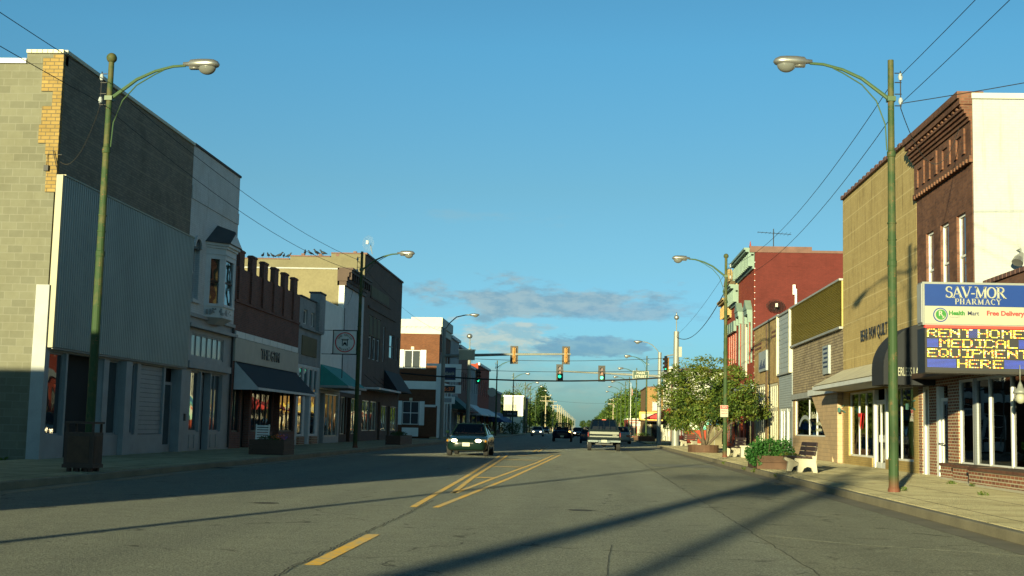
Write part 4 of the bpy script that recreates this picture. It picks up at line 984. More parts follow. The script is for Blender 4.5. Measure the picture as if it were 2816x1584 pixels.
# big message sign
sg = empty('pharmacy_sign',(9.2,30,2.75),'large SAV-MOR pharmacy sign with lit message board, at the right edge','sign')
SX0, SX1 = 7.69, 10.55
w = MB(); w.box(SX0,SX1,30.0,30.42,3.84,4.84); w.build('cabinet','galv',sg)
w = MB(); w.box(7.74,10.46,29.985,29.998,4.285,4.79); w.build('blue_face','blue_sign',sg)
w = MB(); w.box(7.74,10.46,29.985,29.998,3.87,4.28); w.build('white_face','sign_white',sg)
w = MB(); w.box(7.74,10.5,29.96,30.1,3.775,3.835); w.build('red_strip',emis('red_neon',(.7,.04,.025),.2),sg)
w = MB(); w.box(7.72,10.55,30.0,30.6,2.74,3.77); w.build('message_board','black',sg)
w = MB(); w.box(7.72,7.77,29.93,29.998,2.74,3.77); w.box(7.77,10.55,29.93,29.998,2.74,2.8); w.build('board_frame','sigblack',sg)
w = MB(); w.box(7.9,8.0,30.1,30.3,2.2,2.73) if 0 else w.box(SX1-.02,XR+.4,30.15,30.35,3.0,3.1); w.box(SX0-.02,SX0-.002,30.02,30.40,3.9,4.8); build_each(w,'bracket','grey',sg)
# serif lettering drawn from strokes
def serif_word(word, x0, z0, h, adv, m, name, y=29.98, slant=0):
    w = MB(); x = x0; T, t_ = .17, .07  # thick and thin strokes, share of height
    def seg(a, c, th):
        ax, az_ = a; cx_, cz = c; dx, dz = cx_-ax, cz-az_; L = math.hypot(dx,dz); nx, nz = -dz/L*th/2, dx/L*th/2
        q = [(ax+nx,az_+nz),(ax-nx,az_-nz),(cx_-nx,cz-nz),(cx_+nx,cz+nz)]
        vs = [(x+p[0]*h, y, z0+p[1]*h) for p in q] + [(x+p[0]*h, y-.012, z0+p[1]*h) for p in q]
        w.hexa(vs)
    def serif(px, pz): seg((px-.13,pz),(px+.13,pz),.06)
    def arc(cx_, cz, rx, rz, a0, a1, th0, th1, n=14):
        pr = None
        for i in range(n+1):
            a = R(a0+(a1-a0)*i/n); p = (cx_+rx*math.cos(a), cz+rz*math.sin(a))
            k = abs(math.cos(a)); 
            if pr: seg(pr, p, th0+(th1-th0)*k)
            pr = p
    for ch in word:
        if ch == 'S': arc(.3,.74,.22,.22,35,265,.07,.15); arc(.3,.27,.24,.24,-145,90,.07,.16); seg((.52,.95),(.52,.72),.05); seg((.06,.28),(.06,.04),.05); wd=.62
        elif ch == 'A': seg((.08,.03),(.4,.97),t_); seg((.38,.97),(.74,.03),T); seg((.2,.34),(.62,.34),.06); serif(.08,.03); serif(.74,.03); wd=.82
        elif ch == 'V': seg((.08,.97),(.42,.03),T); seg((.42,.03),(.74,.97),t_); serif(.1,.97); serif(.74,.97); wd=.80
        elif ch == '-': seg((.05,.38),(.35,.38),.1); wd=.4
        elif ch == 'M': seg((.14,.03),(.14,.97),t_); seg((.14,.97),(.5,.05),T); seg((.5,.05),(.84,.97),t_); seg((.86,.03),(.86,.97),T); serif(.14,.03); serif(.86,.03); serif(.1,.97); serif(.88,.97); wd=1.03
        elif ch == 'O': arc(.42,.5,.34,.45,0,360,.07,.17,24); wd=.86
        elif ch == 'R': seg((.17,.03),(.17,.97),T); arc(.36,.74,.26,.22,-90,90,.06,.15); seg((.17,.96),(.36,.96),.06); seg((.17,.52),(.36,.52),.06); seg((.36,.52),(.72,.03),T*.9); serif(.17,.03); serif(.74,.03); serif(.12,.97); wd=.82
        elif ch == 'P': seg((.17,.03),(.17,.97),T); arc(.36,.72,.26,.24,-90,90,.06,.15); seg((.17,.96),(.36,.96),.06); seg((.17,.48),(.36,.48),.06); serif(.17,.03); serif(.12,.97); wd=.68
        elif ch == 'H': seg((.15,.03),(.15,.97),T); seg((.65,.03),(.65,.97),T); seg((.15,.5),(.65,.5),.06); [serif(a,z_) for a in (.15,.65) for z_ in (.03,.97)]; wd=.84
        elif ch == 'C': arc(.42,.5,.34,.45,50,310,.07,.17,18); seg((.68,.95),(.68,.68),.05); wd=.76
        elif ch == 'Y': seg((.1,.97),(.4,.5),T); seg((.4,.5),(.7,.97),t_); seg((.4,.5),(.4,.03),T); serif(.1,.97); serif(.7,.97); serif(.4,.03); wd=.76
        x += wd*h*adv
    return w.build(name, m, sg)
serif_word('SAV-MOR', 8.21, 4.475, .265, .955, 'sign_white', 'lettering')
serif_word('PHARMACY', 8.42, 4.325, .135, 1.20, 'sign_white', 'lettering')
def disc(mb, cx_, cz, r, y, n=24, th=.006):
    mb.prism([(cx_+r*math.cos(2*PI*i/n), cz+r*math.sin(2*PI*i/n)) for i in range(n)], 'y', y, y-th)
w = MB(); disc(w,8.09,4.075,.165,29.983); w.build('logo_ring','blue_sign',sg)
w = MB(); disc(w,8.09,4.075,.142,29.976); w.build('logo_ring','sign_white',sg)
w = MB(); disc(w,8.10,4.08,.118,29.969); w.build('logo_disc',plain('logo_green',(.02,.16,.02),.4,var=.03),sg)
text('R',.17,(8.09,29.962,4.1),(1,0,0),(0,-1,0),'lettering','sign_white',sg,bold=.004); text('x',.11,(8.15,29.962,4.03),(1,0,0),(0,-1,0),'lettering','sign_white',sg,bold=.003)
text('Health',.135,(8.28,29.983,4.12),(1,0,0),(0,-1,0),'lettering',bpy.data.materials['logo_green'],sg,align='LEFT',bold=.005)
text('Mart',.135,(8.70,29.983,4.12),(1,0,0),(0,-1,0),'lettering','navy',sg,align='LEFT',bold=.001); text('PHARMACY',.045,(8.3,29.983,4.03),(1,0,0),(0,-1,0),'lettering','grey',sg,align='LEFT')
text('Free Delivery',.15,(9.56,29.983,4.13),(1,0,0),(0,-1,0),'lettering','red_paint',sg,bold=.004,width=.84)
# message board dots
F5 = {'R':('11110','10001','10001','11110','10100','10010','10001'),'E':('11111','10000','10000','11110','10000','10000','11111'),'N':('10001','11001','11101','10111','10011','10001','10001'),
 'T':('11111','00100','00100','00100','00100','00100','00100'),'H':('10001','10001','10001','11111','10001','10001','10001'),'O':('01110','10001','10001','10001','10001','10001','01110'),
 'M':('10001','11011','10101','10101','10001','10001','10001'),'D':('11110','10001','10001','10001','10001','10001','11110'),'I':('11111','00100','00100','00100','00100','00100','11111'),
 'C':('01110','10001','10000','10000','10000','10001','01110'),'A':('01110','10001','10001','11111','10001','10001','10001'),'L':('10000','10000','10000','10000','10000','10000','11111'),
 'Q':('01110','10001','10001','10001','10101','10010','01101'),'U':('10001','10001','10001','10001','10001','10001','01110'),'P':('11110','10001','10001','11110','10000','10000','10000'),' ':('00000',)*7}
rows = [('RENT HOME',7.80,3.755),('MEDICAL',8.07,3.525),('EQUIPMENT',7.80,3.295),('HERE',8.475,3.06)]
on, off_ = MB(), MB(); random.seed(6)
pz, px_ = .0278, .0235
for word, x0, zt in rows:
    lit = set()
    cpos = 0.0
    for ci, ch in enumerate(word):
        c0 = cpos; cpos += {' ': .4, 'I': .85}.get(ch, 1.0)*.263
        for r_, line in enumerate(F5[ch]):
            for c_, v in enumerate(line):
                if v == '1':
                    for k in (0,1): lit.add((round((x0-7.79)/px_)+round(c0/px_)+c_*2+k, r_))
    for c_ in range(112):
        for r_ in range(7):
            xx = 7.79+c_*px_; zz = zt-.012-r_*pz
            if (c_, r_) in lit:
                on.mat(random.choice((0,0,0,1,2))); on.box(xx-.008,xx+.008,29.985,29.999,zz-.009,zz+.009)
            elif word in ('MEDICAL','HERE') and not (x0-.03 < xx < x0+cpos-.02):
                off_.box(xx-.0055,xx+.0055,29.99,29.999,zz-.007,zz+.007)
            elif word == 'RENT HOME' and 8.72 < xx < 8.95 and (c_+r_) % 2 == 0: off_.box(xx-.0055,xx+.0055,29.99,29.999,zz-.007,zz+.007)
on.build('lit_message',[emis('led_yellow',(.9,.75,.08),.33),emis('led_white',(.95,.85,.5),.38),emis('led_red',(.8,.12,.03),.3)],sg)
off_.build('blue_dots',emis('led_blue',(.03,.08,.65),.42),sg)

# yellow brick quilt shop
b = bldg('yellow_brick_building', XR, 40.4, 'tall blank yellow brick building with BEAR PAW QUILT lettering and cream awning')
w = MB(); facade(w, PR, 40.4, 52.0, 2.95, 10.7, [], .3); w.build('wall','b_yellow',b)
w = MB(); facade(w, PR, 40.4, 52.0, .15, 2.94, [(41.0,51.0,.48,2.9),(44.85,46.93,.15,2.92)], .3); w.build('shopfront_wall','b_yellow_plain',b)
w = MB(); w.box(XR+.31,30,40.42,40.7,.02,10.6); w.box(XR+.31,30,51.7,51.98,.02,10.6); w.box(29.7,30,40.7,51.7,.02,10.3); w.build('side_wall','b_yellow_plain',b)
w = MB(); w.box(XR+.31,29.98,40.71,51.69,3.3,10.1); w.box(14.5,29.98,40.71,51.69,.02,3.3); w.build('roof','roof',b)
w = MB(); n=34
for i in range(n):
    u = 40.4+11.6*i/n; w.box(XR-.1,XR+.4,u+.01,u+11.6/n-.03,10.7,10.80+.05*(i%2))
w.build('coping','tile',b)
w = MB(); w.box(XR+.1,XR+.42,40.3,40.44,10.3,11.0); w.build('end_cap','stonewhite',b)
text('BEAR PAW QUILT', .60, (XR-.02,48.6,4.92), (0,-1,0),(-1,0,0),'sign_lettering','black',b,align='LEFT',bold=.0,depth=.02,width=4.25)
a = MB(); P = PR.p
a.quad(P(45.8,3.83,-.02),P(52,3.83,-.02),P(51.5,3.15,-1.3),P(40.6,3.15,-1.3)); a.quad(P(40.6,3.83,-.02),P(45.8,3.83,-.02),P(40.6,3.15,-1.3),P(40.6,3.15,-1.29))
a.quad(P(40.6,3.80,-.02),P(52,3.80,-.02),P(51.5,3.12,-1.29),P(40.6,3.12,-1.29)); a.add([P(52,3.83,-.02),P(51.5,3.15,-1.3),P(51.5,3.0,-1.3),P(52,3.0,-.02)],[(0,1,2,3)])
ao = a.build('awning','awn_cream',b,recalc=False); a = MB(); PR.box(a,40.6,51.5,2.98,3.12,-1.31,-1.27); PR.box(a,40.62,51.48,2.97,2.99,-1.26,-.01); a.build('fascia','ltgrey',ao)
for u0,u1 in ((46.95,51.0),(41.0,44.83)):
    f = window(PR,u0,u1,.48,2.9,b,'white','glass_tr',vs=(.32,.62) if u1>46 else (.5,),setb=.1,fw=.07,bar=.022)
f = MB(); PR.box(f,44.86,45.1,.15,2.9,.05,.2); PR.box(f,46.68,46.92,.15,2.9,.05,.2); PR.box(f,45.1,46.68,2.45,2.52,.08,.16); f.build('door_frame','white',b)
door(PR,45.12,45.88,.15,2.44,b,'white','glass_tr',.12,.07,.2); door(PR,45.9,46.66,.15,2.44,b,'white','glass_tr',.12,.07,.2)
c = MB(); random.seed(3); u = 41.05; zig=[]
while u < 51: zig.append((u, .45+.05*math.sin(u*22))); u += .05
for (u0,d0),(u1,d1) in zip(zig[:-1],zig[1:]):
    if 44.9 < u0 < 46.9: continue
    c.quad(PR.p(u0,.5,d0),PR.p(u1,.5,d1),PR.p(u1,2.15,d1),PR.p(u0,2.15,d0))
c.build('curtain','curtain',b,recalc=False)
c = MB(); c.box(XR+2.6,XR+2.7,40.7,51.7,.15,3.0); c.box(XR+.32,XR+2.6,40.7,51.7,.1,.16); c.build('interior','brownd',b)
for (yy_,cc) in ((50.4,'awn_green'),(49.6,'awn_blue'),(48.6,'b_tan'),(47.9,'awn_teal'),(44.2,'bluegrey'),(42.9,'b_redfront'),(42.0,'grey')):
    e = empty('hanging_quilt',(XR+.4,yy_,2.4),{'awn_green':'dark green quilt hung at the far end of the yellow shop window','awn_blue':'blue quilt hung in the yellow shop window','b_tan':'tan quilt hung in the yellow shop window','awn_teal':'teal quilt hung next to the shop door','bluegrey':'grey blue quilt hung right of the shop door','b_redfront':'red quilt hung right of the shop door','grey':'grey quilt nearest the striped brick pier'}[cc],'quilt','quilts hung high behind the yellow shop windows')
    c = MB(); c.box(XR+.36,XR+.38,yy_-.33,yy_+.33,2.16,2.85); c.build('cloth',cc,e)
e = empty('open_sign',(XR+.05,49.1,1.9),'small red and white triangular sign in the yellow shop window','sign'); c = MB(); c.add([(XR+.05,49.5,2.1),(XR+.05,48.9,2.1),(XR+.05,49.2,1.5),(XR+.08,49.5,2.1),(XR+.08,48.9,2.1),(XR+.08,49.2,1.5)],[(0,1,2),(3,5,4),(0,3,4,1),(1,4,5,2),(2,5,3,0)]); c.build('board','red_paint',e); c = MB(); c.add([(XR+.045,49.38,1.95),(XR+.045,49.02,1.95),(XR+.045,49.2,1.62)],[(0,1,2)]); c.build('triangle','sign_white',e,recalc=False)
# black entry awning with lettering
e = empty('entry_awning',(XR,39.2,2.75),'black quarter-round entry awning lettered in white between cream awning and pharmacy sign','awning')
a = MB(); prof = [(XR-.003,2.78)]+[(XR-1.5,2.78)]+[(XR-1.5*math.cos(PI/2*i/12), 3.3+1.35*math.sin(PI/2*i/12)) for i in range(13)]
a.prism(prof,'y',38.4,39.97); a.build('canopy','awn_black',e)
text('PEERLESS LAW', .36, (XR-.78,38.39,3.15),(1,0,0),(0,-1,0),'lettering','sign_white',e,width=.88,bold=.003)
PRf = 0
# stone front
b = bldg('stone_front_shop', XR, 52, 'low shop with stacked stone front, slanted pink stone fin and ribbed olive metal top')
w = MB(); facade(w,PR,52.02,64.65,3.15,5.52,[],.3); w.build('wall','b_stone',b)
w = MB(); facade(w,PR,52.02,64.65,.15,3.14,[(58.2,63.9,1.17,2.93),(54.6,58.2,1.17,2.4),(52.5,54.4,.15,2.9)],.25); w.build('shopfront_wall','b_pink',b)
w = MB(); n = 26
for i in range(n):
    z_ = 5.6+1.85*i/n; hh = 1.85/n
    w.quad((XR-.12,52.05,z_),(XR-.12,64.6,z_),(XR-.06,64.6,z_+hh*.6),(XR-.06,52.05,z_+hh*.6)); w.quad((XR-.06,52.05,z_+hh*.6),(XR-.06,64.6,z_+hh*.6),(XR-.12,64.6,z_+hh),(XR-.12,52.05,z_+hh))
w.box(XR-.05,XR+.2,52.04,64.6,5.53,7.44); w.build('metal_panel','olive_metal',b,recalc=False)
w = MB(); w.box(XR-.16,XR+.3,52.02,64.7,7.45,7.53); w.box(XR-.16,XR-.003,52.02,64.7,5.5,5.59); w.build('coping','grey',b)
w = MB(); w.box(XR+.31,28,52.04,52.3,.02,7.3); w.box(XR+.31,28,64.3,64.6,.02,7.3); w.box(XR+.31,28,52.31,64.29,3.3,6.8); w.box(XR+2.6,28,52.31,64.29,.02,3.3); w.build('roof','roof',b)
w = MB(); w.prism([(58.35,3.13),(52.75,.15),(52.1,.15),(52.1,3.13)],'x',XR-.22,XR-.02); w.build('stone_fin','b_pink',b)
w = MB(); w.box(XR-.14,XR-.003,58.3,64.4,2.92,3.17); w.build('fascia','grey',b)
w = MB(); w.box(XR-.35,XR-.225,52.3,58.3,2.95,3.2); w.build('soffit_edge','ltgrey',b)
f = window(PR,58.2,63.9,1.17,2.93,b,'ltgrey','glass_tr',vs=(.34,),setb=.06,bar=.025); window(PR,54.6,58.2,1.17,2.4,b,'ltgrey','glass_tr',setb=.06)
text('Ross Young',.26,(XR+.03,57.6,1.75),(0,-1,0),(-1,0,0),'window_lettering','sign_white',b,bold=.006); text('Attorney at Law',.2,(XR+.03,57.6,1.47),(0,-1,0),(-1,0,0),'window_lettering','sign_white',b,bold=.004); text('The Law',.4,(XR+.03,58.8,2.1),(0,-1,0),(-1,0,0),'window_lettering','sign_white',b,bold=.006)
w = MB(); n=10
for i in range(n):
    a0,a1 = PI*(.12+.76*i/n), PI*(.12+.76*(i+1)/n)
    w.quad(PR.p(61.3+1.9*math.cos(a0),1.35+.8*math.sin(a0),.045),PR.p(61.3+1.9*math.cos(a1),1.35+.8*math.sin(a1),.045),PR.p(61.3+1.6*math.cos(a1),1.35+.62*math.sin(a1),.045),PR.p(61.3+1.6*math.cos(a0),1.35+.62*math.sin(a0),.045))
w.build('window_arch_decal','bluegrey',b,recalc=False)
w = MB(); w.box(XR+.5,XR+.55,54.4,63.9,1.2,3.0); w.build('curtain','b_tan',b); w = MB(); w.box(XR+.3,XR+.36,54.7,63.8,1.18,1.42); w.build('window_display','awn_green',b)
door(PR,52.6,54.3,.15,2.85,b,'ltgrey')
e = empty('hanging_plaque',(XR,55.3,4.4),'tall narrow grey plaque sign on the stacked stone wall','sign'); w = MB(); w.box(XR-.1,XR-.003,54.65,56.0,3.82,5.02); w.build('board','bluegrey',e); w = MB()
for i in range(5): w.box(XR-.11,XR-.102,54.8+.05*(i%2),55.85-.08*(i%3),4.85-i*.19,4.93-i*.19)
w.build('lettering','navy',e)
for nm,yy_,zz_,lab in (('wall_bracket',51.6,2.45,'green iron wall bracket beside the yellow shop window'),('wall_bracket',40.75,2.4,'green iron wall bracket between yellow shop and striped brick')):
    e = empty(nm,(XR,yy_,zz_),lab,'bracket'); w = MB(); w.tube([(XR,yy_,zz_),(XR-.28,yy_,zz_-.12),(XR,yy_,zz_-.3)],.025,6); w.box(XR-.3,XR-.2,yy_-.05,yy_+.05,zz_-.3,zz_-.12); w.build('arm','awn_green',e)
# grey siding shop
b = bldg('grey_siding_shop', XR, 64.7, 'very narrow shop clad in blue grey siding with cream corner boards')
w = MB(); facade(w,PR,64.7,69.15,.15,7.4,[(65.4,66.5,.15,2.55),(66.8,68.6,.5,2.55)],.25)
w.build('wall','bluegrey',b); body(PR,64.72,69.1,7.3,18,b,'roof',sidem='bluegrey',d0=.25)
w = MB(); 
for i in range(12): w.hexa([PR.p(64.95,4.4+i*.25,-.08),PR.p(68.9,4.4+i*.25,-.08),PR.p(68.9,4.4+i*.25,-.003),PR.p(64.95,4.4+i*.25,-.003),PR.p(64.95,4.645+i*.25,-.065),PR.p(68.9,4.645+i*.25,-.065),PR.p(68.9,4.64+i*.25,-.003),PR.p(64.95,4.64+i*.25,-.003)])
for i in range(14): w.hexa([PR.p(64.75,2.6+i*.12,-.03),PR.p(69.1,2.6+i*.12,-.03),PR.p(69.1,2.6+i*.12,-.003),PR.p(64.75,2.6+i*.12,-.003),PR.p(64.75,2.715+i*.12,-.012),PR.p(69.1,2.715+i*.12,-.012),PR.p(69.1,2.715+i*.12,-.003),PR.p(64.75,2.715+i*.12,-.003)])
w.build('siding','bluegrey',b)
w = MB(); PR.box(w,64.72,64.94,4.3,7.45,-.18,-.003); PR.box(w,68.92,69.14,4.3,7.45,-.18,-.003); build_each(w,'corner_board','cream',b)
w = MB(); PR.box(w,64.95,68.91,7.4,7.5,-.16,.2); PR.box(w,64.95,68.91,4.28,4.38,-.16,-.003); w.build('cap','grey',b)
door(PR,65.4,66.5,.15,2.55,b,'white','glass',.08,.16); window(PR,66.8,68.6,.5,2.55,b,'white',vs=(.5,),setb=.05,fw=.12)
# tan brick shop
b = bldg('tan_brick_shop', XR, 69.2, 'low tan brick shop with brown accent courses and tall cream window bars')
w = MB(); facade(w,PR,69.2,79.45,.15,7.5,[(69.7,73.5,.25,4.0),(74.6,79.0,.25,4.1)],.3); w.build('wall','b_tan',b); body(PR,69.22,79.4,7.4,18,b,'roof',sidem='b_tan')
w = MB()
for u in (69.3,73.6,78.9):
    for i in range(5 if u<70 else 2): PR.box(w,u+.02,u+.62,4.3+i*.28,4.4+i*.28,-.02,-.003)
PR.box(w,69.5,72,6.5,6.62,-.02,-.003); PR.box(w,69.5,72,6.75,6.87,-.02,-.003); PR.box(w,76,79,6.2,6.32,-.02,-.003); PR.box(w,76,79,6.45,6.57,-.02,-.003)
w.build('accent_course','b_brown_sun',b)
w = MB(); PR.box(w,69.2,79.45,7.5,7.6,-.1,.3); w.build('coping','grey',b); w = MB(); PR.box(w,73.75,73.87,.15,7.45,-.06,-.003); w.build('downpipe','brownd',b)
for q in ((69.7,73.5,.25,4.0),(74.6,79.0,.25,4.1)): window(PR,*q,b,'cream','glass_tr',vs=(.2,.4,.6,.8),hs=(.62,),setb=.08,fw=.14,bar=.1)
w = MB(); w.box(XR+1.2,XR+1.3,69.3,79.3,.2,4.2) if 0 else None
e = empty('shop_board',(XR,74.9,5.3),'square blue-white shop board with dark skyline picture on the tan brick','sign'); w = MB(); PR.box(w,73.4,76.5,4.8,5.95,-.12,-.003); w.build('board','bluegrey',e); w = MB(); 
for i in range(9): PR.box(w,73.6+i*.3,73.85+i*.3,4.95,5.1+.12*((i*7)%4),-.13,-.121)
w.build('picture','navy',e)
# red ornate building
b = bldg('red_brick_building', XR, 79.5, 'tall red painted brick building with sage green bracketed cornice')
w = MB(); tw = [(80.7,81.9,5.6,8.6),(85.5,86.7,5.6,8.9),(89.1,89.9,6.0,8.2),(90.4,91.2,6.0,8.2),(91.7,92.5,6.0,8.2),(93.0,93.8,6.0,8.2)]
facade(w,PR,79.5,96.0,.15,11.4,[q for q in tw]+[(80.4,84,.5,3.4),(85,86.2,.15,3.2),(87,90.4,.5,3.4),(91.4,95,.5,3.4)],.3); w.build('wall','b_redfront',b)
w = MB(); w.box(XR+.02,34,79.48,79.8,.02,12.35); w.box(XR+.31,34,95.7,95.98,.02,12); build_each(w,'side_wall','b_red',b)
w = MB(); w.box(XR-.3,XR+3.5,79.44,79.86,12.36,12.74); w.box(XR+3.5,34,79.44,79.86,12.36,12.52); w.build('coping','tile',b)
w = MB(); w.box(XR+.31,33.9,79.82,95.68,.3,11.6); w.build('roof','roof',b)
def ornate(mb, u0, u1, z0, z1):
    H_ = z1-z0
    for a0,a1,o_ in ((0,.12,.12),(.12,.62,.05),(.62,.7,.2),(.7,.8,.35),(.8,.9,.55),(.9,1,.65)): PR.box(mb,u0,u1,z0+H_*a0,z0+H_*a1,-o_,-.003)
    n = int((u1-u0)/.75)
    for i in range(n+1): u = u0+(u1-u0-.2)*i/n; PR.box(mb,u,u+.2,z0+H_*.12,z0+H_*.7,-.42,-.051)
w = MB(); ornate(w,79.55,87.8,11.35,12.65); w.build('cornice','teal_trim',b)
w = MB(); ornate(w,87.85,92.0,9.95,11.3); w.build('cornice','teal_trim',b)
w = MB(); ornate(w,92.05,96.1,9.4,10.8); PR.box(w,88,95.8,11.3,12.0,-.15,.4); w.prism([(92,12.0),(95.8,12.0),(93.9,13.1)],'x',XR-.2,XR+.2); w.build('pediment','b_tan',b)
for q in tw[:2]:
    window(PR,*q,b,'teal_trim','glass_up',hs=(.5,),setb=.1)
    w = MB(); PR.box(w,q[0]-.25,q[1]+.25,q[3],q[3]+.3,-.35,-.003); w.add([P for P in (PR.p(q[0]-.3,q[3]+.3,-.4),PR.p(q[1]+.3,q[3]+.3,-.4),PR.p((q[0]+q[1])/2,q[3]+.95,-.4),PR.p(q[0]-.3,q[3]+.3,-.003),PR.p(q[1]+.3,q[3]+.3,-.003),PR.p((q[0]+q[1])/2,q[3]+.95,-.003))],[(0,1,2),(3,5,4),(0,3,4,1),(1,4,5,2),(2,5,3,0)])
    for u in (q[0]-.28,q[1]+.06): PR.box(w,u,u+.2,q[3]-.5,q[3],-.3,-.003); PR.box(w,u,u+.16,q[2],q[3]-.5,-.1,-.003)
    w.build('window_hood','teal_trim',b)
for q in tw[2:]:
    window(PR,*q,b,'ltgrey','glass_up',hs=(.5,),setb=.1); w = MB(); PR.box(w,q[0]-.12,q[1]+.12,q[3],q[3]+.7,-.2,-.003); w.build('window_hood','teal_trim',b)
w = MB(); PR.box(w,83.0,84.7,4.8,9.4,-.1,-.003); w.build('blank_panel','cream',b)
w = MB(); PR.box(w,79.6,95.9,3.9,4.3,-.25,-.003); w.build('belt_course','bluegrey',b)
for q in ((80.4,84,.5,3.4),(87,90.4,.5,3.4),(91.4,95,.5,3.4)): window(PR,*q,b,'black',vs=(.33,.66)); 
door(PR,85,86.2,.15,3.2,b,'black')
w = MB()
for i in range(20): w.box(XR-.02,XR+.04,79.455,79.478,4.5+i*.38,4.54+i*.38)
w.build('corner_quoins','ltgrey',b)
w = MB(); w.box(12.2,12.9,79.45,79.478,11.5,11.9); w.build('patched_opening','b_red',b)
w = MB(); w.tube([(12.1,96.8,11),(12.1,96.8,13.4),(12.1,96.8,14.0),(12.1,96.8,14.05),(12.1,96.8,15.6)],[1.0,.9,.5,.25,.02],8); w.build('spire','b_redfront',b)
e = empty('vent_pipe',(12.68,79.3,9),'white plastic vent pipe against the red side wall','pipe'); w = MB(); w.tube([(12.7,79.3,7.6),(12.7,79.3,10.1)],.07,8); w.build('pipe','white',e); w = MB(); w.box(12.5,12.66,79.2,79.4,9.75,10.35); w.build('cap','white',e)
def grid_dish(x,y,z,lab,flat,rx,rz,face):
    e = empty('grid_antenna',(x,y,z),lab,'antenna'); w = MB(); n=13
    for i in range(n):
        u = -1+2*i/(n-1); g1 = .003 if face != 'wire' else .012
        if flat: 
            h = rz*math.sqrt(max(0,1-u*u*.9)); w.tube([(x+u*rx,y+.12*(1-u*u),z-h),(x+u*rx,y+.2*(1-u*u),z),(x+u*rx,y+.12*(1-u*u),z+h)],g1,4)
        zz_ = z+u*rz; k = rx*math.sqrt(max(.02,1-u*u*.9)); w.tube([(x-k,y,zz_),(x,y+.16,zz_),(x+k,y,zz_)],g1*.8,4)
    w.build('reflector',face,e); w = MB(); w.tube([(x,y+.15,z),(x,y-.35,z)],.02,6); w.box(x-.07,x+.07,y-.42,y-.33,z-.1,z+.12); w.build('feed_horn','stonewhite',e); return e
e = grid_dish(11.42,78.95,9.0,'round dark wire grid antenna on the red side wall',True,.55,.38,'wire'); w = MB(); w.tube([(11.42,79.1,9.0),(11.42,79.48,8.8)],.03,6); w.build('mast','galv',e)
e = grid_dish(-14.0,80.0,12.6,'pale wire grid antenna on the roof of the dark brick corner building',True,.36,.5,'bluegrey'); w = MB(); w.tube([(-13.7,79.9,11.9),(-13.85,80.0,12.5)],.025,6); w.build('mast','galv',e)
e = empty('tv_antenna',(11.5,80.5,12.3),'rooftop television aerial with long toothed boom above the red building','antenna'); w = MB(); w.tube([(11.5,80.5,11.6),(11.5,80.5,14.0)],.03,6); w.build('mast','wire',e)
w = MB(); w.tube([(10.5,80.5,13.78),(12.6,80.5,13.66)],.018,5)
for i in range(9): xx=10.55+i*.24; L_=.25+.06*i; w.tube([(xx,80.5-L_,13.77-.012*i),(xx,80.5+L_,13.77-.012*i)],.010,4)
w.build('boom','wire',e)

# beyond the side street, right
b = bldg('mural_building', 9.3, 122, 'white corner building with a painted teal mural wall, behind the planter tree')
w = MB(); w.box(9.3,30,122,138,3.15,6.85); w.build('wall','stonewhite',b)
def muralm():
    m,t,p = newmat('mural_paint'); tcn = N(t,'ShaderNodeTexCoord'); nz = N(t,'ShaderNodeTexNoise'); nz.inputs['Scale'].default_value=.55; nz.inputs['Detail'].default_value=1.5; t.links.new(tcn.outputs['Object'],nz.inputs['Vector'])
    r = N(t,'ShaderNodeValToRGB'); r.color_ramp.interpolation='CONSTANT'; e_ = r.color_ramp.elements; e_[0].position=0; e_[0].color=(.02,.10,.22,1); e_[1].position=.44; e_[1].color=(.10,.42,.38,1)
    for q,c in ((.5,(.35,.6,.42)),(.55,(.6,.6,.5)),(.6,(.5,.14,.08)),(.66,(.55,.35,.15))): x=e_.new(q); x.color=(*c,1)
    t.links.new(nz.outputs[0],r.inputs[0]); t.links.new(r.outputs[0],p.inputs['Base Color']); p.inputs['Roughness'].default_value=.7; return m
w = MB(); w.box(9.35,29.9,121.97,138,1.4,3.148); w.build('mural',muralm(),b)
w = MB(); w.box(9.3,30,121.98,138,.02,1.398); w.build('base_wall','b_redfront',b); w = MB(); w.box(9.1,30.2,121.85,138.2,6.853,7.15); w.build('cornice','brownd',b)
PM = Pl('F',122.0)
for u in (11.5,14.5,17.5,20.5): window(PM,u,u+1.1,4.4,6.0,b,'grey','glass_up',setb=-.02,hs=(.5,))
PM2 = Pl('R',9.3)
for u in (124,128,132): window(PM2,u,u+1.6,.8,2.9,b,'grey','glass',setb=-.02)
w = MB(); w.box(9.9,11.2,120.2,121.6,.15,1.9); 
e = empty('utility_cabinet',(9.4,96.0,.15),'plain pale grey metal cabinet on the far right pavement','cabinet'); w = MB(); w.box(8.7,9.75,93.6,94.6,.2,1.75); w.build('box','stucco',e,bevel=.03); w = MB(); w.box(8.65,9.8,93.55,94.65,.15,.2); w.build('plinth','kerb',e); w = MB(); w.box(9.2,9.215,93.58,93.597,.3,1.65); w.build('door_seam','grey',e)
b = row_building('brown_corner_shop','R',7.7,126,139,6.9,'b_brown_sun','tall narrow brown brick front with white trim, behind the signal pole','white',nwin=3,wz=(4.2,5.8),awn=('awn_red',3.5,2.3,2.2)) if 0 else None
b = bldg('brown_corner_front', 9.25, 139, 'brown brick two storey front with red awning, behind the right signal pole')
PK = Pl('R',9.0)
w = MB(); facade(w,PK,139,152,.15,7.9,[(140,141.4,4.4,6.6),(143,144.4,4.4,6.6),(146,147.4,4.4,6.6),(140,144,.6,3),(145,150,.6,3)],.3); w.box(9.31,26,139,139.3,.02,7.9); w.box(9.31,26,139.31,151.9,.02,7.5); w.build('wall','b_l7',b)
for q in ((140,141.4,4.4,6.6),(143,144.4,4.4,6.6),(146,147.4,4.4,6.6)): window(PK,*q,b,'white','glass_up',hs=(.5,))
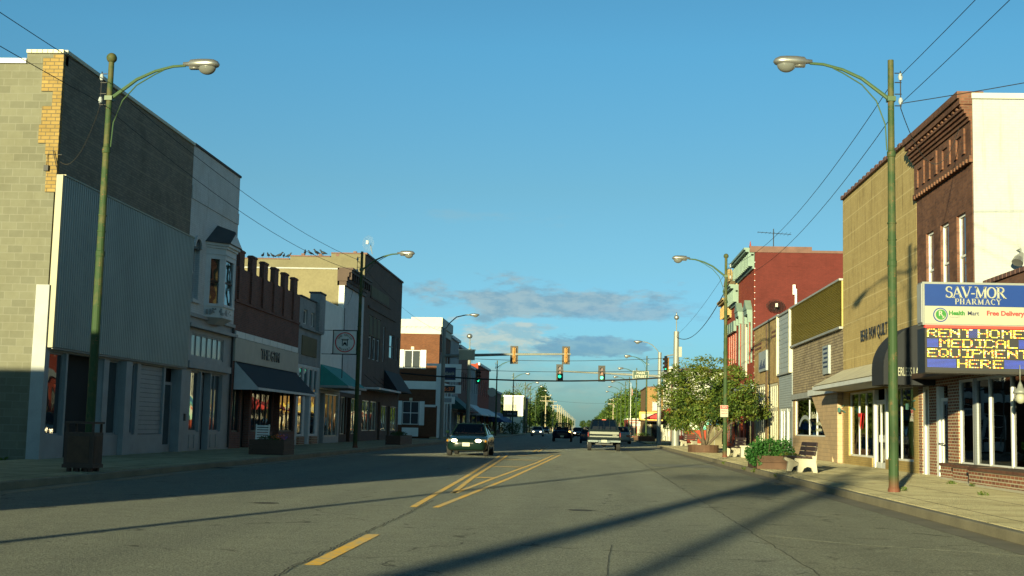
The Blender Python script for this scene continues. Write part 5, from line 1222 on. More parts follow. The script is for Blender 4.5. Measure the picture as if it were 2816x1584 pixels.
for q in ((140,144,.6,3),(145,150,.6,3)): window(PK,*q,b,'white','glass',vs=(.25,.5,.75),bar=.09)
w = MB()
for u in (139.6,142.2,145.2,148.2,151): PK.box(w,u-.12,u+.12,.15,7.2,-.1,-.003)
PK.box(w,139,152,7.5,8.1,-.3,.3); w.build('trim','stonewhite',b)
shed_awning(PK,139.3,150.5,3.7,2.5,2.3,b,'awn_red')
b = bldg('cinema_building', 9.6, 165, 'orange tan brick cinema with bright yellow lit marquee board')
w = MB(); w.box(7.75,24,168,186,.02,6.75); w.build('wall','b_orange',b); w = MB(); w.box(7.65,24,167.9,186,6.753,6.88); w.build('coping','tile',b)
w = MB(); w.box(8.6,9.6,167.95,167.997,3.8,4.9); w.build('blank_window','stonewhite',b); w = MB(); w.box(8.5,8.597,167.93,167.99,3.7,5.0); w.build('window_frame','grey',b)
w = MB()
for u in (7.9,9.6,11.3): w.box(u,u+.5,167.9,167.997,.15,2.3)
build_each(w,'pillar','cream',b)
for u in (8.5,10.2): window(Pl('F',168.0),u,u+1.0,.15,2.3,b,'brownd','glass',setb=-.03)
e = empty('cinema_marquee',(8.6,166,3),'yellow framed cinema marquee board with a line of dark letters','sign')
w = MB(); w.box(6.75,10.9,165,167.88,2.5,3.55); w.build('box',plain('marquee_yellow',(.75,.5,.05),.4,var=.05),e); w = MB(); w.box(7.0,10.7,164.97,164.997,2.6,3.3); w.build('letter_board','sign_white',e); w = MB()
for i in range(22):
    if i not in (7,12,13): w.box(7.2+i*.15,7.29+i*.15,164.94,164.968,3.33,3.47)
w.build('lettering','navy',e); w = MB(); w.box(6.7,11,165.1,167.88,2.35,2.498); w.build('soffit','brownd',e)
b = bldg('white_front_shop', 6.1, 190, 'small white fronted shop with red lettering on a banner, left of the cinema')
w = MB(); w.box(6.2,16,196,212,.02,2.75); w.build('wall','b_redfront',b); w = MB(); w.box(6.1,16,195.7,212,2.753,2.95); w.box(6.3,9.5,195.85,195.997,1.75,2.6); w.build('fascia','stonewhite',b)
w = MB(); 
for u in (6.3,7.7,9.0): w.box(u,u+.35,195.9,195.997,.15,1.7)
build_each(w,'pillar','cream',b); w = MB()
for i in range(10): w.box(6.6+i*.13,6.69+i*.13,195.81,195.848,2.2,2.4)
w.build('lettering','red_paint',b)
for u in (6.75,8.1): window(Pl('F',196.0),u,u+.85,.3,1.65,b,'grey','glass',setb=-.03)
e = empty('flagpole',(6.2,215,0),'slim white flagpole with a hanging striped flag beyond the cinema','flagpole'); w = MB(); w.tube([(7.3,215,.1),(7.3,215,9.0)],[.05,.03],8); w.build('pole','white',e)
w = MB(); w.quad((7.4,215,8.2),(7.65,215.1,7.8),(7.6,215.05,7.0),(7.45,215,6.8)); w.build('flag',plain('faded_flag',(.35,.2,.16),.8),e,recalc=False)
# ------------------------------------------------------------------ street lamps
def lamp_proto(side, label):      # side +1: arm reaches towards +x
    e = empty('street_lamp',(0,0,0),label,'street lamp','green street lamps along the kerbs'); s = side
    w = MB(); zs_ = [(0,.155),(.06,.15),(.1,.13),(4.6,.115),(4.62,.125),(4.72,.125),(4.74,.108),(6.9,.095),(6.92,.115),(7.02,.115),(7.05,.088),(8.98,.078)]
    w.tube([(0,0,z) for z,_ in zs_],[r*.78 for _,r in zs_],14); 
    for z in (5.15,5.5): w.tube([(0,0,z),(0,0,z+.03)],.095,14)
    w.build('pole','pole',e,smooth=False,local=True)
    w = MB(); w.tube([(s*x,0,z) for x,z in ((.05,8.15),(.28,8.33),(.6,8.58),(1.0,8.77),(1.40,8.88),(1.68,8.9))],[.045,.042,.038,.034,.032,.03],8); w.box(-.085,.085,-.085,.085,8.09,8.19); w.build('arm','polepl',e,local=True)
    w = MB(); w.tube([(s*x,0,z) for x,z in ((.09,7.05),(.12,7.6),(.3,8.1),(.6,8.45),(1.0,8.7),(1.2,8.8))],.014,6); w.build('brace','polepl',e,local=True)
    w = MB(); x0=1.63; prof=[(0,.05,.05),(.12,.06,.06),(.17,.11,.11),(.35,.15,.125),(.56,.17,.125),(.68,.16,.115),(.77,.11,.075),(.81,.03,.02)]
    vs=[];fs=[];n=12
    for (dx,ry,rz) in prof:
        for j in range(n):
            a=2*PI*j/n; zz=math.sin(a)*rz; zz = zz if zz>0 else zz*.75
            vs.append((s*(x0+dx),math.cos(a)*ry,8.93+zz))
    for i in range(len(prof)-1):
        for j in range(n): fs.append((i*n+j,i*n+(j+1)%n,(i+1)*n+(j+1)%n,(i+1)*n+j))
    fs+= [tuple(range(n)),tuple((len(prof)-1)*n+j for j in range(n))]; w.add(vs,fs)
    w.box(min(s*(x0+.15),s*(x0+.36)),max(s*(x0+.15),s*(x0+.36)),-.06,.06,8.82,8.9)
    lh = w.build('luminaire','alu',e,smooth=True,local=True)
    w = MB(); w.ell((s*(x0+.54),0,8.87),.20,.145,.17,14,7,-1,0); w.build('lens','lens_glass',lh,smooth=True,local=True)
    return e
def insul(e, s):
    w = MB(); w.tube([(-s*.2,0,7.95),(-s*.2,0,8.75)],.012,6)
    for z in (8.0,8.25,8.5,8.7): w.tube([(-s*.08,0,z),(-s*.22,0,z)],.012,5)
    w.build('insulator_rack','wire',e,local=True); w = MB()
    for z in (8.1,8.62): w.tube([(-s*.2,0,z-.07),(-s*.2,0,z),(-s*.2,0,z+.07)],[.03,.05,.03],8)
    build_each(w,'insulator','bluegrey',e,local=True)
pl_ = lamp_proto(1,'x'); insul(pl_,1); pr_ = lamp_proto(-1,'x'); insul(pr_,-1)
lefts = [(-10.68,27.3,'tall green street lamp beside the brown litter bin, arm over the road',1),(-10.45,58.2,'green street lamp in front of the dark brown corner building and red ring sign',0),
 (-10.2,-3.2,'green street lamp on the near left pavement, beyond the photo edge',1),
 (-10.8,154,'green street lamp just past the bank block, behind the left amber signal',0),(-10.8,189,'green street lamp in front of the cream building',0),(-10.8,226,'green street lamp right of the cream building wall',0),
 (-10.8,247,'green street lamp among the bare branches past the cream building',0),(-10.8,274,'thin green street lamp in front of the dark trees on the left',0),(-10.8,312,'farthest green street lamp on the left, beside the evergreen tree',0)]
rights = [(6.25,26.75,'tall rusty green street lamp beside the pharmacy sign',0),(6.2,58.3,'green street lamp with ball top carrying the red and white parking sign',1),(6.2,-4,'green street lamp on the near right pavement, beyond the photo edge',0),
 (6.35,138,'green street lamp right behind the MAIN STREET sign',0),(6.35,166,'green street lamp just left of the MAIN STREET sign',0),(6.35,194,'green street lamp in front of the flagpole and right trees',0),(6.35,213,'green street lamp above the top of the right trees',0),
 (6.35,240,'green street lamp against the bright right trees, behind the nearer lamps',0),(6.35,271,'farthest green street lamp in front of the right trees',0)]
for proto, lst in ((pl_,lefts),(pr_,rights)):
    for i,(x,y,lab,bl) in enumerate(lst):
        o = proto if i == 0 else copy_tree(proto)
        if i == 0: first = o
        o.location = (x,y,.15); o['label'] = lab
    for i,(x,y,lab,bl) in enumerate(lst):
        if bl:
            o = [q for q in COL.objects if q.parent is None and q.get('label') == lab][0]
            w = MB(); w.ell((0,0,9.06),.115,.115,.115,14,10); w.build('finial','pole',o,smooth=True,local=True)

# ------------------------------------------------------------------ signals
def build_visors(w, e):
    k = len(w.f)//3
    for i in range(3):
        q = MB(); q.v = list(w.v); q.f = w.f[i*k:(i+1)*k]; q.m = w.m[i*k:(i+1)*k]
        used = sorted({a for f in q.f for a in f}); mp = {a:j for j,a in enumerate(used)}
        q.v = [w.v[a] for a in used]; q.f = [tuple(mp[a] for a in f) for f in q.f]
        q.build('visor','sigblack',e,local=True,recalc=False)
def head(x, y, z, rz, label, lit=2, group='traffic signal heads at the crossing'):
    e = empty('traffic_signal',(x,y,z),label,'traffic light',group,rz); h=.36
    w = MB(); w.box(-.31,.31,.0,.015,-.71,.71); w.build('backplate','sigblack',e,local=True,bevel=.05 if 0 else 0)
    w = MB(); w.box(-.13,.13,.016,.2,-.55,.55); 
    for i in range(3): w.box(-.10,.10,.2,.26,-.5+i*h,-.5+i*h+.27)
    w.tube([(0,.28,-.62),(0,.28,.62)],.035,6); w.build('housing','amber',e,local=True)
    w = MB(); 
    for i in range(3):
        zz=.36-i*h; n=12
        for k in range(n):
            a0,a1=PI*(-.1+1.2*k/n),PI*(-.1+1.2*(k+1)/n)
            w.quad((.15*math.cos(a0),0,zz+.15*math.sin(a0)),(.15*math.cos(a1),0,zz+.15*math.sin(a1)),(.15*math.cos(a1),-.22,zz+.15*math.sin(a1)),(.15*math.cos(a0),-.22,zz+.15*math.sin(a0)))
    build_visors(w,e)
    cols=[('red_lens',(.05,.005,.005),0),('amber_lens',(.14,.035,.008),.05),('green_lens',(.02,.75,.35),1.1)]
    for i,(nm,c,s_) in enumerate(cols):
        mm = bpy.data.materials.get(nm+'_m') or (emis(nm+'_m',c,s_))
        w = MB(); w.prism([(.14*math.cos(2*PI*k/16),.36-i*h+.14*math.sin(2*PI*k/16)) for k in range(16)],'y',-.004,-.02); w.build('lens',mm,e,local=True)
    return e
head(-5.77,101.15,6.9,PI,'amber-backed signal head left on the long left mast arm')
head(-1.69,101.15,6.95,PI,'amber-backed signal head at the tip of the long left mast arm')
head(-2.43,113.85,6.15,0,'green-lit signal head at the tip of the right mast arm')
head(1.28,113.85,6.12,0,'green-lit signal head next to the MAIN STREET sign on the right arm')
head(6.9,114.0,7.1,-1.2,'dark signal head seen from the side on the right signal pole')
head(-10.5,123.8,6.0,.9,'dark signal head below the white box across the side street')
e = empty('signal_pole',(-11.35,101,.15),'grey steel signal pole with long arm in front of the bank','signal pole')
w = MB(); w.tube([(-11.35,101,.15),(-11.35,101,.5),(-11.35,101,8.9)],[.2,.17,.14],14); w.tube([(-11.35,101,.15),(-11.35,101,.22)],.28,14); w.build('pole','galv',e)
w = MB(); w.tube([(-11.3,101,6.7),(-6,101,6.93),(-1.3,101,7.05)],[.13,.10,.07],10); w.build('mast_arm','galv',e)
w = MB(); w.tube([(-11.35,101,8.7),(-10.95,101,9.3),(-10.4,101,9.8),(-9.7,101,9.97),(-9.4,101,9.98)],.045,8); w.build('lamp_arm','galv',e)
w = MB(); w.ell((-9.0,101,10.0),.42,.17,.11); lh=w.build('luminaire','alu',e,smooth=True); w = MB(); w.ell((-8.9,101,9.95),.2,.13,.14,12,6,-1,0); w.build('lens','lens_glass',lh,smooth=True)
e = empty('hanging_sign_box',(-9.5,100.8,6.8),'white boxy sign case seen from behind on the left mast arm','sign')
w = MB(); w.box(-10.1,-8.85,100.7,100.86,6.4,7.15); w.build('case','sign_white',e); w = MB(); w.box(-10.15,-8.8,100.66,100.9,7.15,7.24); w.build('lid','alu',e); w = MB(); w.box(-9.95,-9.93,100.68,100.699,6.2,7.2); w.box(-9.05,-9.03,100.68,100.699,6.2,7.2); w.build('strap','galv',e)
e = empty('signal_pole',(6.37,114,.15),'grey steel signal pole with lamp and arm beyond the side street on the right','signal pole')
w = MB(); w.tube([(6.37,114,.1),(6.37,114,.6),(6.37,114,8.1)],[.24,.19,.16],14); w.tube([(6.37,114,3.9),(6.37,114,4.0)],.20,12); w.build('pole','galv',e)
w = MB(); w.tube([(6.3,114,6.0),(2,114,6.15),(-2.2,114,6.25)],[.12,.09,.07],10); w.build('mast_arm','galv',e)
w = MB(); w.tube([(6.37,114,8.0),(6.1,114,8.35),(5.7,114,8.75),(5.2,114,8.98),(4.85,114,9.02)],.035,8); w.build('lamp_arm','galv',e)
w = MB(); w.ell((4.45,114,9.02),.40,.16,.10); lh=w.build('luminaire','alu',e,smooth=True); w = MB(); w.ell((4.4,114,8.97),.2,.13,.16,12,6,-1,0); w.build('lens','lens_glass',lh,smooth=True)
e = empty('street_name_sign',(4.7,113.9,6.1),'green MAIN STREET sign hanging on the right mast arm','sign')
w = MB(); w.box(4.0,5.42,113.82,113.86,5.72,6.44); w.build('border','sign_white',e,bevel=.01); w = MB(); w.box(4.05,5.37,113.80,113.815,5.77,6.39); w.build('face','green_sign',e)
text('MAIN',.3,(4.71,113.79,6.23),(1,0,0),(0,-1,0),'lettering','sign_white',e,bold=.012,width=.72); text('STREET',.3,(4.71,113.79,5.93),(1,0,0),(0,-1,0),'lettering','sign_white',e,bold=.012,width=1.05)
e = empty('utility_pole',(6.92,101,.15),'thick grey pole with round camera dome on the near right corner','pole')
w = MB(); w.tube([(6.92,101,.1),(6.92,101,9.0)],[.30,.20],14); w.build('pole','galv',e); w = MB(); w.tube([(6.92,101,9.0),(6.92,101,10.2)],.04,6); w.build('mast','galv',e); w = MB(); w.ell((6.92,101,10.1),.2,.2,.2); w.tube([(6.92,101,10.2),(6.92,101,10.5)],.04,6); w.build('dome','alu',e,smooth=True)
w = MB(); w.box(6.95,7.6,101.1,101.2,6.9,7.7) if 0 else w.tube([(6.9,101,7.2),(6.2,101.3,7.1)],.05,6); w.box(7.1,7.35,100.9,101.1,7.0,7.8); w.build('bracket','galv',e)
e = empty('camera_pole',(-11.35,124,.15),'slim grey pole with round dome head across the side street on the left','pole')
w = MB(); w.tube([(-11.4,124,.1),(-11.4,124,8.7)],[.2,.16],12); w.build('pole','galv',e); w = MB(); w.tube([(-11.4,124,8.7),(-11.4,124,9.7)],.05,6); w.build('mast','galv',e); w = MB(); w.ell((-11.45,124,9.9),.28,.28,.24); w.build('dome','alu',e,smooth=True)
# bank sign
e = empty('bank_sign',(-12.8,112,.15),'blue bank sign with time display on a white framed stand at the far corner','sign')
w = MB(); w.box(-13.15,-12.95,111.9,112.1,2.9,6.6); w.box(-14.05,-13.15,111.9,112.1,6.4,6.6); w.box(-14.1,-13.15,111.9,112.1,2.8,3.0); w.box(-13.0,-12.75,111.85,112.15,.15,6.6); w.build('frame','white',e)
w = MB(); w.box(-12.74,-11.0,111.8,112.2,5.03,6.58); w.build('cabinet','white',e); w = MB(); w.box(-12.62,-11.45,111.77,111.797,5.2,6.28); w.build('face','navy',e)
text('usbank',.42,(-12.04,111.765,5.75),(1,0,0),(0,-1,0),'lettering','sign_white',e,bold=.01,width=1.05)
w = MB(); w.box(-12.74,-10.98,111.8,112.2,4.03,4.76); w.build('clock_case','white',e); w = MB(); w.box(-12.62,-11.45,111.77,111.797,4.08,4.68); w.build('clock_face','black',e)
text('6:37',.42,(-12.0,111.765,4.38),(1,0,0),(0,-1,0),'digits',emis('clock_digits',(.4,.12,.03),.05),e,bold=.006,width=.9)
w = MB(); w.box(-12.74,-11.5,111.8,112.2,3.12,3.75); w.build('lower_case','white',e); w = MB(); w.box(-12.62,-11.75,111.77,111.797,3.25,3.6); w.build('lower_face','grey',e)
# round hanging sign
e = empty('projecting_sign',(-12.75,67.0,5.5),'square white sign with red ring and small gate emblem, standing above the teal awning','sign')
w = MB(); w.box(-13.37,-12.16,67.0,67.05,4.88,6.08); w.build('board','white',e)
w = MB()
for a,b_ in (((-13.42,-12.1),(6.08,6.13)),((-13.5,-12.1),(4.83,4.88)),((-13.42,-13.37),(4.88,6.08)),((-12.16,-12.11),(4.88,6.08))): w.box(a[0],a[1],66.98,67.07,b_[0],b_[1])
w.tube([(-12.85,67.03,6.1),(-12.85,67.03,7.3)],.02,6); w.tube([(-12.87,67.03,4.85),(-12.87,67.03,3.6)],.025,6); w.tube([(-14,67.03,6.1),(-13.4,67.03,6.1)],.015,5); w.tube([(-14,67.03,4.85),(-13.4,67.03,4.85)],.015,5); w.build('frame','black',e)
w = MB(); n=32
for i in range(n):
    a0,a1=2*PI*i/n,2*PI*(i+1)/n; c=(-12.77,5.48)
    w.quad((c[0]+.53*math.cos(a0),66.995,c[1]+.53*math.sin(a0)),(c[0]+.53*math.cos(a1),66.995,c[1]+.53*math.sin(a1)),(c[0]+.475*math.cos(a1),66.995,c[1]+.475*math.sin(a1)),(c[0]+.475*math.cos(a0),66.995,c[1]+.475*math.sin(a0)))
w.build('ring','red_paint',e,recalc=False)
w = MB(); c=(-12.77,5.48)
for q in ((-.2,.2,.14,.17),(-.13,.13,.09,.11),(-.15,-.12,-.2,.14),(.12,.15,-.2,.14)): w.box(c[0]+q[0],c[0]+q[1],66.98,66.996,c[1]+q[2],c[1]+q[3])
w.prism([(c[0],c[1]+.02),(c[0]+.08,c[1]-.05),(c[0]+.1,c[1]-.2),(c[0],c[1]-.1),(c[0]-.1,c[1]-.2),(c[0]-.08,c[1]-.05)],'y',66.98,66.996); w.build('emblem','black',e)
def arc_text(s, r, a0, a1, size, m, cx_, cz, y, flip=False):
    for i,ch in enumerate(s):
        if ch==' ': continue
        a=R(a0+(a1-a0)*i/(len(s)-1)); up=Vector((math.cos(a),0,math.sin(a)))*(-1 if flip else 1); rt=Vector((math.sin(a),0,-math.cos(a)))*(-1 if flip else 1)
        cu=bpy.data.curves.new('t','FONT'); cu.body=ch; cu.size=size; cu.extrude=.003; cu.align_x='CENTER'; cu.align_y='CENTER'; cu.offset=.003; cu.resolution_u=2
        ob=bpy.data.objects.new('t',cu); me=bpy.data.meshes.new_from_object(ob); bpy.data.objects.remove(ob)
        for v in me.vertices: v.co = Vector((cx_+r*math.cos(a),y,cz+r*math.sin(a)))+rt*v.co.x+up*v.co.y-Vector((-12.75,67.0,5.5))
        me.materials.clear(); me.materials.append(M[m]); o=bpy.data.objects.new('lettering',me); COL.objects.link(o); o.parent=e
arc_text('THE CHILD',.385,150,30,.15,'olive_metal',-12.77,5.48,66.985); arc_text('MARKET',.4,-130,-50,.12,'olive_metal',-12.77,5.48,66.985,True)
# parking sign on lamp pole
e = empty('parking_sign',(6.2,58.15,2.2),'small white parking sign with red top band fixed to the lamp pole beside the tree','sign')
w = MB(); w.box(5.96,6.31,58.05,58.07,1.93,2.46); w.build('plate','sign_white',e,bevel=.008); w = MB(); w.box(5.975,6.295,58.035,58.048,2.29,2.44); w.build('red_band','red_paint',e)
text('NO',.13,(6.135,58.03,2.365),(1,0,0),(0,-1,0),'lettering','sign_white',e,bold=.004)
for i,t_ in enumerate(('PARKING','2 AM TO 5 AM')): text(t_,.07,(6.135,58.045,2.2-i*.11),(1,0,0),(0,-1,0),'lettering','red_paint',e,width=.27)

# ------------------------------------------------------------------ pavement furniture
e = empty('litter_bin',(-10.32,26.1,.15),'square brown litter bin with pale side panels on stubby feet, beside the left lamp','litter bin'); e.scale=(.72,.72,.76)
w = MB(); w.box(-.42,.42,-.36,.36,.14,1.0); w.box(-.45,.45,-.39,.39,.1,.2); w.build('body','brownd',e,local=True)
w = MB(); w.box(-.32,.30,-.375,-.362,.25,.95); w.box(.421,.432,-.28,.28,.25,.95); w.build('panel','wood',e,local=True,)
w = MB(); w.box(-.42,.42,-.36,.36,1.0,1.05); w.box(-.44,.44,-.38,.38,1.28,1.34)
for sx_ in (-.4,.34):
    for sy_ in (-.34,.28): w.box(sx_,sx_+.06,sy_,sy_+.06,1.05,1.28)
w.build('hood','brownd',e,local=True)
for sx_ in (-.34,-.1,.16,.28):
    w = MB(); w.box(sx_,sx_+.1,-.3,-.18,0,.1); w.box(sx_,sx_+.1,.18,.3,0,.1); w.build('foot','brownd',e,local=True)
def bench(loc, rz, label, slatm='slat'):
    e = empty('park_bench',loc,label,'bench','concrete legged wooden benches',rz)   # seat faces local -x, length along y
    for y0 in (-.62,.50):
        w = MB()
        side=[(-.30,0),(-.16,0),(-.10,.12),(.0,.17),(.12,.14),(.17,0),(.30,0),(.26,.3),(.31,.84),(.24,.84),(.14,.45),(-.02,.40),(-.36,.42),(-.38,.34),(-.26,.28)]
        w.prism(side,'y',y0,y0+.12); w.build('leg','concrete_leg',e,local=True,bevel=.012)
    w = MB()
    for i in range(3): x=-.36+i*.155; w.box(x,x+.13,-.78,.78,.425+ (0 if i<2 else -.01),.465)
    w.build('seat',slatm,e,local=True,bevel=.005)
    w = MB()
    for i in range(3):
        z=.50+i*.135; x=.135+i*.035; w.hexa([(x,-.78,z),(x+.035,-.78,z),(x+.035,.78,z),(x,.78,z),(x+.03,-.78,z+.115),(x+.065,-.78,z+.115),(x+.065,.78,z+.115),(x+.03,.78,z+.115)])
    w.build('backrest',slatm,e,local=True,bevel=.005); return e
bench((6.4,38.9,.15),.12,'dark slatted bench with cream concrete legs beside the leafy timber planter')
bench((6.85,59.9,.15),.2,'second dark slatted bench with cream legs, behind the lamp pole with the parking sign')
bench((7.7,97.5,.15),R(40),'far small cream legged bench at the right corner by the thick grey pole','slat')
e = empty('litter_bin',(7.25,58.9,.15),'small square cream concrete bin next to the second bench','litter bin'); w = MB(); w.box(6.95,7.45,58.55,59.0,.15,.62); w.build('body','concrete_leg',e,bevel=.02); w = MB(); w.box(6.9,7.5,58.5,59.05,.62,.68); w.build('rim','concrete_leg',e)
e = empty('slatted_chair',(-11.55,45.6,.15),'pale slatted chair back standing behind the left flower planter','chair')
w = MB()
for i in range(6): w.hexa([(-.25,.0+i*.02,.45+i*.09),(.25,.0+i*.02,.45+i*.09),(.25,.03+i*.02,.45+i*.09),(-.25,.03+i*.02,.45+i*.09),(-.25,.015+i*.02,.51+i*.09),(.25,.015+i*.02,.51+i*.09),(.25,.045+i*.02,.51+i*.09),(-.25,.045+i*.02,.51+i*.09)])
w.build('backrest','white',e,local=True); w = MB()
for i in range(5): w.box(-.25,.25,-.05-i*.09,.02-i*.09,.4,.43)
w.build('seat','white',e,local=True); 
for sx_ in (-.25,.21):
    w = MB(); w.box(sx_,sx_+.04,-.42,-.38,0,.4); w.build('leg','white',e,local=True); w = MB(); w.box(sx_,sx_+.04,.04,.08,0,1.0); w.build('leg','white',e,local=True)

# foliage -------------------------------------------------------------
def leaves(mb, c, rad, n, size, rnd, shell=.35, flat=1.0, sag=0):
    for _ in range(n):
        while True:
            p = Vector((rnd.uniform(-1,1),rnd.uniform(-1,1),rnd.uniform(-1,1)))
            if shell < p.length < 1: break
        q = Vector((c[0]+p.x*rad[0], c[1]+p.y*rad[1], c[2]+p.z*rad[2]))
        a = Vector((rnd.gauss(0,1),rnd.gauss(0,1),rnd.gauss(0,1)*flat)).normalized(); b_ = a.cross(Vector((rnd.gauss(0,1),rnd.gauss(0,1),rnd.gauss(0,1)))).normalized()
        s_ = size*rnd.uniform(.6,1.4)
        mb.add([q-a*s_*.5, q+b_*s_*.28, q+a*s_*.5, q-b_*s_*.28],[(0,1,2,3)])
def planter_box(x0,x1,y0,y1,h,e,m='wood'):
    w = MB(); nb=max(2,int(h/.16)); hh=h/nb
    for i in range(nb):
        z0=.15+i*hh; g=.006*(i%2)
        w.box(x0-g,x1+g,y0-g,y0+.08,z0+.004,z0+hh-.004); w.box(x0-g,x1+g,y1-.08,y1+g,z0+.004,z0+hh-.004); w.box(x0-g,x0+.08,y0+.081,y1-.081,z0+.004,z0+hh-.004); w.box(x1-.08,x1+g,y0+.081,y1-.081,z0+.004,z0+hh-.004)
    w.build('box',m,e); w = MB(); w.box(x0+.08,x1-.08,y0+.08,y1-.08,.16,.15+h-.07); w.build('soil','soil',e)
rnd = random.Random(5)
e = empty('timber_planter',(5.85,41.6,.15),'dark timber planter box overflowing with green shrubs beside the near bench','planter'); planter_box(5.35,6.55,40.9,43.2,.42,e)
e = empty('planter_shrub',(5.9,41.9,.55),'bushy bright green shrubs spilling over the near timber planter','shrub'); w = MB()
leaves(w,(5.5,42.0,.62),(.42,.9,.36),1500,.085,rnd,.4); leaves(w,(5.85,42.1,.72),(.42,.9,.36),1300,.085,rnd,.4); leaves(w,(6.25,41.9,.66),(.42,.9,.42),1300,.085,rnd,.4); leaves(w,(5.35,41.0,.5),(.22,.3,.3),350,.075,rnd,.3)
for i in range(26):
    x,y=rnd.uniform(5.4,6.5),rnd.uniform(41.1,42.9); h=rnd.uniform(.2,.4); leaves(w,(x,y,.9+h*.3),(.05,.05,h*.6),16,.07,rnd,0)
w.build('foliage','leaf_shrub',e,recalc=False)
w = MB(); leaves(w,(6.4,41.2,.52),(.42,.5,.16),700,.06,rnd,.2,.5); w.build('grass_tuft','leaf3',e,recalc=False)
w = MB()
for i in range(14): x,y=rnd.uniform(5.5,6.4),rnd.uniform(41.2,42.8); w.tube([(x,y,.45),(x+rnd.uniform(-.1,.1),y,.95)],.008,4)
w.build('stem','bark',e)
e = empty('timber_planter',(-10.4,43,.15),'dark planter box with orange and purple flowers at the left kerb','planter'); planter_box(-11.15,-9.98,42.35,43.9,.5,e,'brownd')
e = empty('flower_bed',(-10.4,43,.65),'small orange, yellow and purple flowers filling the left planter','flowers'); w = MB(); leaves(w,(-10.55,43.0,.66),(.5,.65,.14),500,.06,rnd,0); w.build('foliage','leaf2',e,recalc=False)
w = MB(); leaves(w,(-10.25,42.7,.74),(.25,.4,.1),60,.07,rnd,0); w.build('blossom','flower',e,recalc=False); w = MB(); leaves(w,(-10.1,42.8,.76),(.2,.4,.1),50,.06,rnd,0); w.build('blossom','flower2',e,recalc=False)
e = empty('timber_planter',(-10.2,71,.15),'long dark planter box farther along the left pavement','planter'); planter_box(-10.75,-9.95,69,73.6,.5,e,'brownd'); w = MB(); leaves(w,(-10.35,71.3,.7),(.38,2.2,.18),700,.07,rnd,0); 
e2 = empty('low_shrub',(-10.3,71,.6),'low dark leaves in the farther left planter','shrub'); w.build('foliage','leaf2',e2,recalc=False)
for x,y,lab in ((6.0,129,'small brown planter box with low leaves at the far right kerb by the crossing'),(5.9,139,'far brown planter box with low leaves at the right kerb')):
    e = empty('timber_planter',(x,y,.15),lab,'planter'); planter_box(x-.8,x+.8,y-.8,y+.8,.5,e); w = MB(); leaves(w,(x,y,.75),(.75,.75,.25),300,.1,rnd,0); w.build('foliage','leaf1',e,recalc=False)
e = empty('round_planter',(6.3,70,.15),'low round rusty brown planter ring at the foot of the street tree','planter')
w = MB(); n=20; rr=.82
for i in range(n):
    a0,a1=2*PI*i/n,2*PI*(i+1)/n
    w.prism([(6.3+rr*math.cos(a0),70+rr*math.sin(a0)),(6.3+rr*math.cos(a1),70+rr*math.sin(a1)),(6.3+(rr-.07)*math.cos(a1),70+(rr-.07)*math.sin(a1)),(6.3+(rr-.07)*math.cos(a0),70+(rr-.07)*math.sin(a0))],'z',.15,.55)
w.build('ring','wood',e); w = MB(); w.prism([(6.3+.74*math.cos(2*PI*i/n),70+.74*math.sin(2*PI*i/n)) for i in range(n)],'z',.16,.48); w.build('soil','soil',e)
# street tree in the planter: several leaning stems, flat-topped ragged crown
rnd = random.Random(17)
e = empty('street_tree',(6.35,70,.48),'multi-stemmed small green tree growing from the round planter, before the red building','tree')
tips = []
w = MB()
def limb(p, d, L, r, depth):
    pts=[p]; q=Vector(p); dd=Vector(d).normalized(); n=4
    for i in range(n):
        dd=(dd+Vector((rnd.gauss(0,.11),rnd.gauss(0,.11),rnd.gauss(.03,.08)))).normalized(); q=q+dd*L/n; pts.append(tuple(q))
    w.tube(pts,[r*(1-.45*i/n) for i in range(n+1)],7 if depth<2 else 5)
    if depth < 3:
        for k in range(3 if depth<2 else 3):
            t_=rnd.choice((2,3,4)); a=rnd.uniform(0,2*PI); spread=.75
            nd=(dd+Vector((math.cos(a)*spread,math.sin(a)*spread,rnd.uniform(-.15,.35)))).normalized(); limb(pts[t_],nd,L*rnd.uniform(.55,.75),r*.5,depth+1)
    tips.append((tuple(q),depth)); tips.append((pts[2],depth))
for d_,r_,L_ in (((.38,.1,1),.11,1.7),((-.18,.1,1),.10,1.6),((.05,-.25,1),.09,1.5),((.75,.2,1),.08,1.9),((-.5,.1,.8),.07,1.6)): limb((6.35+rnd.uniform(-.1,.1),70+rnd.uniform(-.1,.1),.45),d_,L_,r_,0)
w.build('trunk','bark',e,smooth=True)
lv = [MB(),MB(),MB()]; cx0,cy0=6.5,70.1
def incr(q):
    x=(q[0]-6.45)/2.75; y=(q[1]-70)/2.3; z=(q[2]-3.05)/ (2.15 if q[2]>3.05 else 1.35); return x*x+y*y+z*z<1.0
for q,dp in tips:
    if q[2] > 1.3 and dp>0: leaves(lv[rnd.randrange(3)],q,(.38,.38,.3),50,.13,rnd,0)
cl = 0
while cl < 470:
    q=(6.45+rnd.uniform(-2.8,2.8),70+rnd.uniform(-2.3,2.3),3.05+rnd.uniform(-1.4,2.2))
    if not incr(q): continue
    ex=(q[0]-6.45)/2.75; ez=(q[2]-3.05)/2.0
    if rnd.random() < .25 and abs(ex)<.4: continue
    if q[2] < 1.9+.45*abs(ex) : 
        if rnd.random()<.7: continue
    s_=rnd.uniform(.22,.42); leaves(lv[rnd.choice((0,0,1,2))],q,(s_*1.2,s_,s_*.6),rnd.randint(22,46),.125,rnd,0,.6); cl+=1
for i in range(46):   # ragged sprays on the outline
    a=rnd.uniform(0,PI); x=6.45+3.0*math.cos(a)*rnd.uniform(.8,1.0); z=2.9+2.45*math.sin(a)*rnd.uniform(.85,1.02)
    leaves(lv[rnd.choice((0,2))],(x,70+rnd.uniform(-1,1),z),(.24,.2,.12),12,.12,rnd,0,.5)
